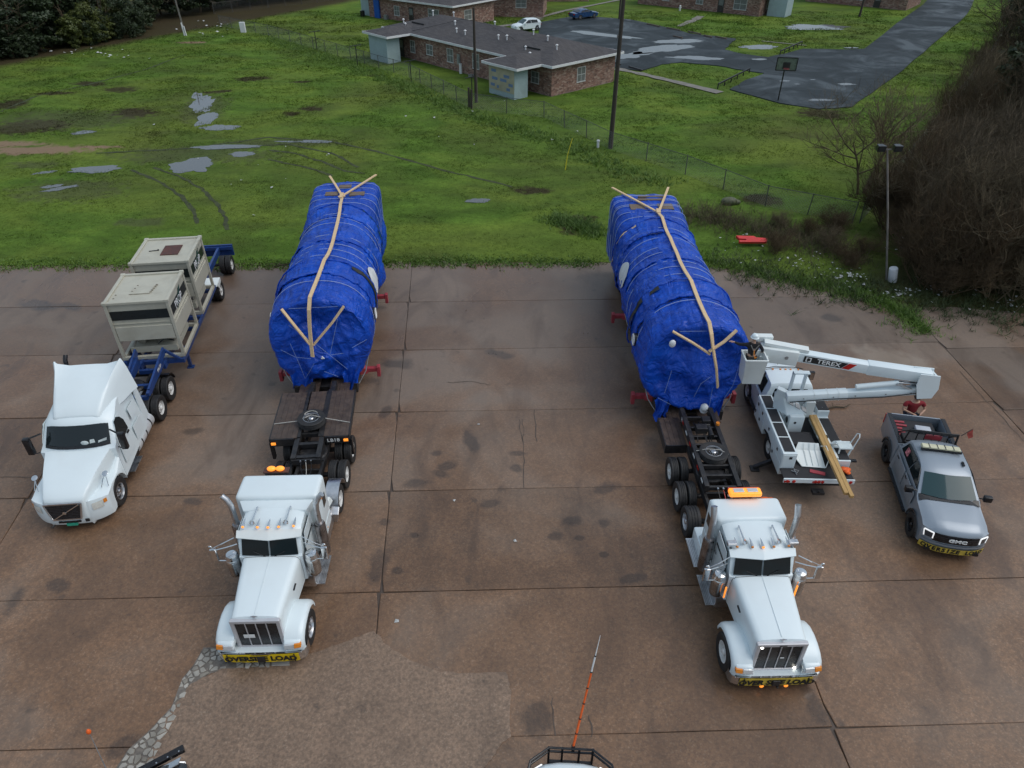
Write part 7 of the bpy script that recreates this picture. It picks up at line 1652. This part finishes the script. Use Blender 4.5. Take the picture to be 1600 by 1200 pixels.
q = G(934, 233); o = M().lathe([(.1, 0), (.1, .5), (.13, .5), (.13, .62), (0, .66)], (0, 0, 0), n=12).ob('pipe_stub', FASCIA, smooth=40); o.location = (q.x, q.y, gh(q.x, q.y)); tag(o, 'white capped pipe stub left of the tall utility pole', 'pipe')
q = G(381, 52); o = M().box(-.35, .35, -.2, .2, 0, 1.3).ob('utility_cabinet', FASCIA, bevel=.03); o.location = (q.x, q.y, gh(q.x, q.y)); tag(o, 'small white cabinet by the fence near the left woods', 'cabinet')
q = G(1062, 18); o = M().cyl((0, 0, 0), (0, 0, .7), .14, n=10).sph((0, 0, .7), .15).cyl((-.2, 0, .5), (.2, 0, .5), .07, n=8).ob('hydrant', FASCIA, smooth=40); o.location = (q.x, q.y, gh(q.x, q.y)); tag(o, 'small white hydrant on the lawn before the far brick building', 'hydrant')
# basketball hoop
q = G(1215, 160); bh = thing('basketball_hoop', 'basketball hoop with open framed backboard at the end of the road', 'hoop', (q.x, q.y, ZA), R(-10))
M().tube([(0, 0, -.2), (0, 0, 2.6), (.05, -.5, 3.3)], .06, 8).ob('pole', BLACKF, bh, smooth=50)
fr = M()
for a, b2 in (((-.9, 2.8), (.9, 2.8)), ((-.9, 3.9), (.9, 3.9)), ((-.9, 2.8), (-.9, 3.9)), ((.9, 2.8), (.9, 3.9))): fr.bar((a[0], -.6, a[1]), (b2[0], -.6, b2[1]), .08, .08, (0, 1, 0))
fr.ob('backboard_frame', BLACKF, bh); M().box(-.86, .86, -.605, -.595, 2.84, 3.86).ob('backboard', mat('dull_acrylic', (.13, .16, .13), .3, 0, .1, 4), bh)
M().box(-.32, .32, -.64, -.56, 2.95, 3.5).ob('target_square', BLACKF, bh)
M().tube([(.24 * math.cos(a * PI / 8), -.92 + .24 * math.sin(a * PI / 8), 3.0) for a in range(17)], .02, 6).ob('rim', REDPAINT, bh)
# low guard rails and wheel stops
for k, (a, b2) in enumerate((((1121, 141), (1170, 116)), ((1218, 88), (1252, 73)))):
    A_, B_ = G(*a), G(*b2); t = thing('guard_rail', ['low dark guard rail nearest the basketball hoop', 'low dark guard rail on the far side of the lot entrance'][k], 'rail', (A_.x, A_.y, .1))
    d = B_ - A_; n = 5
    for i in range(n + 1): M().cyl(d * (i / n), d * (i / n) + Vector((0, 0, .55)), .06, n=6).ob('post', BLACKF, t)
    M().bar(Vector((0, 0, .5)), d + Vector((0, 0, .5)), .1, .14).ob('beam', BLACKF, t)
for k, (a, b2) in enumerate((((1011, 38), (1030, 42)), ((1042, 44), (1062, 48)), ((1075, 50), (1095, 54)), ((1052, 57), (1066, 60)), ((983, 105), (1004, 111)), ((962, 99), (969, 102)), ((1100, 56), (1112, 59)), ((1118, 58), (1135, 61)))):
    A_, B_ = G(*a, ZA), G(*b2, ZA); d = B_ - A_; L_ = d.length
    o = M().prism([(-.12, 0), (.12, 0), (.08, .15), (-.08, .15)], 'x', -L_ / 2, L_ / 2).ob('wheel_stop', JOINT if k not in (4, 5) else BLACKF); o.location = A_.lerp(B_, .5); o.rotation_euler = (0, 0, math.atan2(d.y, d.x))
    tag(o, ['leftmost dark wheel stop along the far kerb of the lot', 'second dark wheel stop from the left along the far kerb', 'third dark wheel stop from the left along the far kerb', 'loose wheel stop lying inside the lot by the puddle', 'wheel stop by the footpath at the near edge of the lot', 'wheel stop touching the brick building corner', 'fourth dark wheel stop from the left along the far kerb', 'rightmost dark wheel stop along the far kerb'][k], 'wheel stop', 'wheel stops in the lot')

# ================================================================ VEGETATION
BARK = mat('grey_brown_bark', (.078, .058, .034), .9, 0, .35, 3)
TWIG = mat('reddish_brown_twigs', (.080, .052, .025), .9, 0, .35, 2)
TWIGG = mat('grey_twigs', (.125, .096, .055), .9, 0, .3, 2)
def leaf_mat(name, a, b_):
    m, nt, b = nmat(name); f = noise_n(nt, obj_pos(nt), .7, 4, .6); oi = N(nt, 'ShaderNodeObjectInfo')
    c = ramp(nt, f, [(.3, a), (.7, b_)]); c = mix(nt, 1, c, ramp(nt, oi.outputs['Random'], [(0, (.75, .8, .8)), (1, (1.2, 1.15, 1.0))]), 'MULTIPLY')
    nt.links.new(c, b.inputs['Base Color']); b.inputs['Roughness'].default_value = .6; return m
LEAFD = leaf_mat('dark_evergreen_leaves', (.012, .024, .009), (.030, .050, .014))
LEAFY = leaf_mat('olive_leaves', (.040, .056, .010), (.095, .115, .018))
def np_mesh(name, V, F, mt):
    """fast quad/tri mesh from numpy arrays, F is (n,k)"""
    me = bpy.data.meshes.new(name); n, k = F.shape
    me.vertices.add(len(V)); me.vertices.foreach_set('co', V.astype(np.float32).ravel())
    me.loops.add(n * k); me.loops.foreach_set('vertex_index', F.astype(np.int32).ravel())
    me.polygons.add(n); me.polygons.foreach_set('loop_start', np.arange(0, n * k, k, dtype=np.int32))
    me.update(calc_edges=True); me.materials.append(mt); return me
def leaf_crown(rs, seed, n, rx, rz, z0, size, cone=False):
    g = np.random.default_rng(seed); nc = 46
    cs = []
    for k in range(nc):
        t = g.uniform(0, 1) ** .8; a = g.uniform(0, 2 * PI)
        env = (1 - t) ** .7 if cone else math.sin(PI * min(.98, .12 + .86 * t)) ** .6
        q = rx * env * g.uniform(.35, 1.05); cs.append((q * math.cos(a), q * math.sin(a), z0 + rz * t, rx * g.uniform(.18, .38)))
    cs = np.array(cs); idx = g.integers(0, nc, n)
    dirs = g.normal(size=(n, 3)); dirs /= np.linalg.norm(dirs, axis=1)[:, None]
    c = cs[idx, :3] + dirs * (cs[idx, 3] * g.uniform(.55, 1.05, n))[:, None] * np.array([1, 1, .75])
    a = g.normal(size=(n, 3)); a /= np.linalg.norm(a, axis=1)[:, None]; b_ = np.cross(a, dirs); b_ /= (np.linalg.norm(b_, axis=1)[:, None] + 1e-6)
    s = size * g.uniform(.6, 1.3, n)[:, None]
    V = np.stack([c - a * s, c - b_ * s * .55, c + a * s, c + b_ * s * .55], 1).reshape(-1, 3); F = np.arange(4 * n).reshape(n, 4)
    return V, F
def bare_branches(seed, h, spread, levels=4, r0=.12, sides=4, kids=(3, 5), up=.35):
    random.seed(seed); m = M()
    def grow(p, d, L_, r, lv):
        pts = [p]; rr = [r]; q = p.copy(); dd = d.copy(); n = 3
        for i in range(n):
            dd = (dd + Vector((rnd(-1, 1), rnd(-1, 1), rnd(-.5, .7))) * .22).normalized(); q = q + dd * L_ / n; pts.append(q.copy()); rr.append(r * (1 - .55 * (i + 1) / n))
        m.tube(pts, rr, sides if lv < 2 else 3, caps=False)
        if lv >= levels: return
        for k in range(random.randint(*kids)):
            t = rnd(.3, 1); i = min(int(t * n), n - 1); o = pts[i].lerp(pts[i + 1], t * n - i)
            nd = (dd * rnd(.3, .8) + Vector((rnd(-1, 1), rnd(-1, 1), rnd(-.25, .9))) * spread).normalized()
            grow(o, nd, L_ * rnd(.5, .78), max(.006, r * rnd(.4, .58)), lv + 1)
    return m, grow
# --- woods at the top left
crowns = []
for k in range(4):
    V, F = leaf_crown(None, 30 + k, 5200, 3.6 + .5 * k, 8.5 + k, 1.2, .26); crowns.append(np_mesh('crown', V, F, LEAFD if k != 2 else LEAFY))
V, F = leaf_crown(None, 60, 4200, 2.6, 5.5, .5, .24); crowns.append(np_mesh('crown', V, F, LEAFY))
trunks = []
for k in range(3):
    m, grow = bare_branches(70 + k, 9, .7, 2, .2, 6, (3, 5)); grow(Vector((0, 0, -.2)), Vector((0, 0, 1)), 8, .2, 0); trunks.append(m.mesh('trunk', BARK))
random.seed(21)
wood = [(-6, 106), (40, 101), (86, 92), (128, 82), (170, 72), (214, 62), (248, 54), (20, 84), (66, 78), (112, 70), (156, 58), (200, 50), (240, 42), (-30, 96), (-10, 66), (40, 58), (90, 48), (140, 40), (188, 32), (232, 24), (262, 30), (10, 40), (70, 30), (130, 20), (190, 10), (250, 6), (-60, 112), (-90, 90), (302, 30), (326, 26), (350, 19), (376, 16), (402, 12), (428, 10), (456, 6), (484, 3), (512, 0), (540, -4), (315, 12), (365, 4), (415, 0), (470, -6)]
for k, (px, py) in enumerate(wood):
    q = G(px, py); s = rnd(.85, 1.2) * (.78 if k < 7 else 1.15); kd = random.choice([0, 1, 3, 0, 1, 4, 2]) if k not in (4, 11, 18) else 4
    x_, y_ = q.x + rnd(-1, 1) - 2.6, q.y + rnd(-1, 1) + 3.2
    if k > 27: s *= .72
    elif px > 205: s *= .6
    t = thing('evergreen_tree', 'evergreen tree in the dark woods at the top left' if k < 28 else 'evergreen tree in the row behind the far fence', 'tree', (x_, y_, 0), rnd(0, 6), 'trees of the left woods' if k < 28 else 'trees behind the far fence')
    t.scale = (s, s, s * rnd(.6, .85)); mobj('crown', crowns[kd], t); mobj('trunk', trunks[k % 3], t)
for k in range(40):
    f_ = rnd(0, .86); px = -20 + 300 * f_; py = 110 - 54 * f_ - rnd(0, 16); q = G(px, py); s = rnd(.22, .42)
    t = thing('evergreen_shrub', 'dark evergreen shrub along the edge of the left woods', 'shrub', (q.x - 1.6, q.y + 2.6, -.3), rnd(0, 6), 'shrubs along the edge of the left woods'); t.scale = (s, s, s); mobj('foliage', crowns[k % 5], t)
# --- thicket at the right: bare trees and dense twiggy brush
bares = []
for k in range(5):
    m, grow = bare_branches(100 + k, 6, .85, 4, .13, 5, (4, 6)); random.seed(200 + k)
    for i in range(2 if k % 2 else 3): grow(Vector((rnd(-.3, .3), rnd(-.3, .3), -.2)), Vector((rnd(-.5, .5), rnd(-.5, .5), 1)).normalized(), rnd(3.2, 4.6), .10, 0)
    bares.append(m.mesh('branches', TWIGG if k in (1, 3) else BARK))
bushes = []
for k in range(4):
    m, grow = bare_branches(300 + k, 2, 1.0, 3, .03, 3, (5, 7)); random.seed(400 + k)
    for i in range(13): grow(Vector((rnd(-.6, .6), rnd(-.6, .6), -.1)), Vector((rnd(-.9, .9), rnd(-.9, .9), rnd(.5, 1))).normalized(), rnd(1.0, 1.9), .026, 0)
    bushes.append(m.mesh('twigs', TWIG if k != 2 else TWIGG))
random.seed(33)
bt_sp = [(1455, 418), (1490, 430), (1560, 445), (1400, 350), (1455, 375), (1520, 395), (1590, 410), (1440, 320), (1500, 340), (1570, 355), (1470, 280), (1540, 300), (1610, 320), (1500, 240), (1570, 255), (1520, 205), (1590, 215), (1545, 165), (1615, 180), (1570, 130), (1640, 140), (1590, 95), (1605, 60), (1650, 460), (1640, 260), (1580, 30), (1350, 300)]
for k, (px, py) in enumerate(bt_sp):
    q = G(px, py); s = rnd(.75, 1.15) * (1.2 if px > 1560 else .95)
    t = thing('bare_tree', 'leafless tree in the brown thicket at the right edge', 'tree', (q.x + rnd(-.6, .6), q.y + rnd(-.6, .6), 0), rnd(0, 6), 'bare trees of the right thicket'); t.scale = (s, s, s * rnd(.8, 1.05)); mobj('branches', bares[k % 5], t)
nb = 0
for k in range(74):
    u = rnd(0, 1); px = rnd(1330, 1700); lo_ = 478 if px > 1420 else 455; py = rnd(60, lo_)
    edge = 1345 + max(0, (350 - py)) * .70
    if py > 350: edge = 1345 - (py - 350) * .55
    if px < edge + rnd(-10, 25) or (1330 < px < 1430 and py > 370): continue
    q = G(px, py); s = rnd(.8, 1.5)
    t = thing('bare_bush', 'reddish leafless bush in the right thicket', 'bush', (q.x, q.y, .05), rnd(0, 6), 'bushes of the right thicket'); t.scale = (s * rnd(.7, 1.1), s * rnd(.7, 1.1), s * rnd(.7, 1.9)); mobj('twigs', bushes[k % 4], t)
for k in range(9):
    px = rnd(1210, 1370); py = rnd(330, 400) + (px - 1085) * .12
    q = G(px, py); s = rnd(.35, .62)
    t = thing('bare_bush', 'low leafless bush in the brush before the near fence', 'bush', (q.x, q.y, .05), rnd(0, 6), 'low brush before the near fence'); t.scale = (s, s, s); mobj('twigs', bushes[k % 4], t)
for k, (px, py) in enumerate(((1545, 200), (1600, 240), (1580, 150), (1625, 200), (1560, 90), (1610, 110), (1640, 150), (1575, 40), (1610, 60), (1640, 20), (1560, -5), (1620, 300), (1660, 330), (1590, 5), (1700, 240))):
    q = G(px, py); s = rnd(.6, .9)
    t = thing('evergreen_tree', 'evergreen tree in the dark mass at the top right corner', 'tree', (q.x + 2, q.y, 0), rnd(0, 6), 'evergreens of the top right corner'); t.scale = (s, s, s); mobj('crown', crowns[(0, 1, 3)[k % 3]], t); mobj('trunk', trunks[k % 3], t)

# --- grass blades in tufts, one mass
g = np.random.default_rng(7)
def in_poly(x, y, poly):
    r = np.zeros(len(x), bool); n = len(poly)
    for i in range(n):
        x0, y0 = poly[i]; x1, y1 = poly[(i + 1) % n]
        cnd = ((y0 > y) != (y1 > y)); xi = (x1 - x0) * (y - y0) / ((y1 - y0) + 1e-9) + x0; r ^= cnd & (x < xi)
    return r
def tufts(n, ymin, ymax, hgt, wid, power, xlim=None, name='grass', mt=None, near=None):
    u = g.uniform(0, 1, n); y = ymin * (ymax / ymin) ** (u ** power)
    half = 2.2 + y * .80; x = g.uniform(-1, 1, n) * half
    e = np.interp(x, bx, by); keep = (y > e - .05)
    for poly in EXCL: keep &= ~in_poly(x, y, poly)
    keep &= ~((-x + .62 * y) > 112)
    # patchy cover
    f = np.array([noise.noise((a * .22, b_ * .3, 9.)) for a, b_ in zip(x, y)]); keep &= (f > g.uniform(-.75, .15, n))
    x, y = x[keep], y[keep]; n = len(x); f = f[keep]
    z = np.array([grass_h(a, b_) for a, b_ in zip(x, y)]) - .01
    k = 6; c = np.repeat(np.stack([x, y, z], 1), k, 0); N_ = n * k
    far_s = np.repeat(np.clip(y / 55, .75, 2.0) * (1 + .5 * f), k)
    off = g.normal(size=(N_, 2)) * .11 * far_s[:, None]; c[:, :2] += off
    a = g.uniform(0, 2 * PI, N_); w = wid * g.uniform(.5, 1.2, N_) * far_s; h = hgt * g.uniform(.5, 1.5, N_) * far_s
    lean = g.normal(size=(N_, 2)) * 1.3 * h[:, None]
    s = np.stack([np.cos(a) * w, np.sin(a) * w, np.zeros(N_)], 1); top = c.copy(); top[:, :2] += lean; top[:, 2] += h
    V = np.stack([c - s, c + s, top], 1).reshape(-1, 3); F = np.arange(3 * N_).reshape(N_, 3)
    o = mobj(name, np_mesh(name, V, F, mt or GRASS)); o['kind'] = 'stuff'; return o
def rect_w(r, x0, x1, y0, y1):
    mw = Matrix.Translation(r.location) @ Matrix.Rotation(r.rotation_euler.z, 4, 'Z'); return [tuple((mw @ Vector(q)).to_2d()) for q in ((x0, y0, 0), (x1, y0, 0), (x1, y1, 0), (x0, y1, 0))]
EXCL = [[(G(x, y, ZA).x, G(x, y, ZA).y) for x, y in lot], rect_w(b1, 0, Lb, -3.3, 9.2), rect_w(bl2, -2, 17, 0, 9), rect_w(b3, 0, 15, 0, 9), rect_w(b4, 0, 24, 0, 9)]
for (px, py, rx, ry) in ((303, 259, 1.9, 1.5), (355, 230, 2.6, .6), (378, 241, 1.1, .6), (152, 265, 1.8, .8), (322, 185, .9, 1.8), (345, 200, 1.3, .7), (318, 165, 1, 2.2), (494, 222, 1.5, .4), (748, 314, .8, .45), (60, 237, 5, .8), (1278, 43, 4, 1.8), (1185, 74, 2.2, 1.2)):
    q = G(px, py); EXCL.append([(q.x + rx * math.cos(a * PI / 6), q.y + ry * math.sin(a * PI / 6)) for a in range(12)])
tufts(110000, 31, 125, .055, .03, .75, name='grass')
def strip_tufts(pl, w, n, hgt, name, wid=.02, mt=None):
    pts = [G(*q) for q in pl]; seg = [(b_ - a).length for a, b_ in zip(pts[:-1], pts[1:])]; tot = sum(seg)
    V = []; 
    for i in range(n):
        t = random.uniform(0, tot); k = 0
        while t > seg[k] and k < len(seg) - 1: t -= seg[k]; k += 1
        q = pts[k].lerp(pts[k + 1], t / seg[k]); x, y = q.x + random.gauss(0, w), q.y + random.gauss(0, w); z = grass_h(x, y) - .02 if y > edge_y(x) - .3 else Z0
        for j in range(6):
            a = rnd(0, 6.28); h = hgt * rnd(.4, 1.4); cx, cy = x + random.gauss(0, .1), y + random.gauss(0, .1); lx, ly = random.gauss(0, .8) * h, random.gauss(0, .8) * h
            V += [(cx - math.cos(a) * wid, cy - math.sin(a) * wid, z), (cx + math.cos(a) * wid, cy + math.sin(a) * wid, z), (cx + lx, cy + ly, z + h)]
    V = np.array(V); o = mobj(name, np_mesh(name, V, np.arange(len(V)).reshape(-1, 3), mt or GRASSB)); o['kind'] = 'stuff'; return o
GRASSB = leaf_mat('lush_grass', (.055, .115, .012), (.11, .20, .020))
DRYG = mat('dry_weeds', (.085, .068, .035), .8, 0, .3, 2)
strip_tufts([(420, 62), (490, 85), (560, 108), (640, 138), (735, 182), (850, 215), (953, 262), (1040, 290)], .8, 2600, .26, 'tall_grass', .03)
strip_tufts([(0, 414), (300, 416), (450, 414), (700, 410), (930, 412)], .35, 2600, .10, 'edge_grass', .03)
strip_tufts([(1060, 400), (1200, 430), (1300, 452), (1395, 478), (1440, 520)], .45, 1500, .2, 'verge_grass')
strip_tufts([(1130, 410), (1250, 440), (1420, 470), (1600, 500)], 1.0, 800, .3, 'verge_weeds', .02, leaf_mat('dull_weeds', (.035, .06, .012), (.08, .10, .025)))
strip_tufts([(1395, 478), (1420, 495), (1447, 522)], .10, 120, .12, 'crack_grass')
strip_tufts([(860, 345), (900, 350), (930, 370)], .5, 500, .3, 'weed_clumps')
strip_tufts([(1075, 335), (1150, 352), (1230, 372), (1320, 400)], 1.0, 900, .6, 'dry_weeds', .012, DRYG)
# scattered litter and the larger pieces
lit = M(); random.seed(77)
def scrap(x, y, s):
    z = grass_h(x, y) + .04; a = rnd(0, 6.28)
    q = [(x + s * rnd(.6, 1) * math.cos(a + k * 1.57), y + s * rnd(.5, 1) * math.sin(a + k * 1.57), z + rnd(0, s * .8)) for k in range(4)]
    lit.add(q + [(x, y, z + s * .6)], [(0, 1, 4), (1, 2, 4), (2, 3, 4), (3, 0, 4)])
for (cx, cy, sx_, sy_, n, s) in ((1325, 438, 22, 12, 26, .11), (1300, 430, 60, 22, 24, .07), (1240, 412, 50, 14, 26, .08), (1400, 462, 50, 10, 26, .11), (1480, 455, 70, 18, 26, .1), (1570, 480, 40, 10, 16, .1), (1180, 385, 60, 22, 16, .1), (1460, 400, 60, 30, 14, .13), (150, 85, 110, 8, 22, .22), (330, 45, 40, 12, 22, .22), (400, 260, 300, 90, 10, .12), (700, 200, 250, 60, 10, .13)):
    for k in range(n):
        q = G(random.gauss(cx, sx_ * .5), random.gauss(cy, sy_ * .5))
        if q.y > edge_y(q.x) - .3: scrap(q.x, q.y, s * rnd(.4, 1.3))
o = lit.ob('litter', LITTER); o['kind'] = 'stuff'
q = G(1172, 386); o = M().prism([(-.85, -.3), (.85, -.22), (.95, .15), (.3, .2), (.2, .32), (-.9, .3), (-.8, .02), (-.35, .0), (-.4, -.12), (-.82, -.12)], 'z', 0, .16).ob('plastic_scrap', REDP, bevel=.03); o.location = (q.x, q.y, gh(q.x, q.y) + .28); o.rotation_euler = (.22, .06, .05); tag(o, 'broken red plastic panel lying in the weeds', 'scrap')
q = G(1138, 322); o = M().sph((0, 0, .25), .4, 12, 8, (1.4, .8, .7)).sph((.5, .1, .15), .25, 10, 6, (1.2, 1, .7)).ob('rubbish_bag', mat('dull_rubbish_bag', (.09, .10, .055), .6, 0, .5, 6), smooth=60); o.location = (q.x, q.y, gh(q.x, q.y)); tag(o, 'dull rubbish heap against the near fence', 'rubbish')
for k, (px, py, s) in enumerate(((620, 971, .07), (710, 782, .05), (805, 845, .06), (748, 663, .05))):
    q = G(px, py, Z0); o = M().add([(-s, -s * .7, .0), (s, -s * .5, .01), (s * .8, s * .8, 0), (-s * .7, s, .02), (0, 0, s * .5)], [(0, 1, 4), (1, 2, 4), (2, 3, 4), (3, 0, 4), (3, 2, 1, 0)]).ob('paper_scrap', LITTER); o.location = (q.x, q.y, Z0 + .01); o.rotation_euler = (0, 0, k)
    tag(o, ['crumpled paper on the concrete below the middle, right of the left tractor hood', 'tiny paper scrap left of the oil spots in the middle of the yard', 'tiny paper scrap left of the large oil spots', 'tiny tan scrap in the upper middle of the yard'][k], 'paper', 'paper scraps on the concrete')
for k, (a, b_) in enumerate((((1290, 640), (1330, 636)), ((428, 418), (455, 413)))):
    A_, B_ = G(*a, Z0), G(*b_, Z0); o = M().tube([(0, 0, .05), (B_ - A_) * .4 + Vector((0, .06, .06)), (B_ - A_) * .7 + Vector((0, -.03, .05)), (B_ - A_) + Vector((0, .1, .08))], [.03, .035, .03, .015], 6).tube([(B_ - A_) * .3 + Vector((0, .03, .05)), (B_ - A_) * .35 + Vector((-.05, .25, .12))], .015, 5).ob('fallen_branch', BARK); o.location = A_
    tag(o, ['dark fallen branch on the concrete right of the bucket truck', 'dark fallen branch at the grass edge by the left load'][k], 'branch')
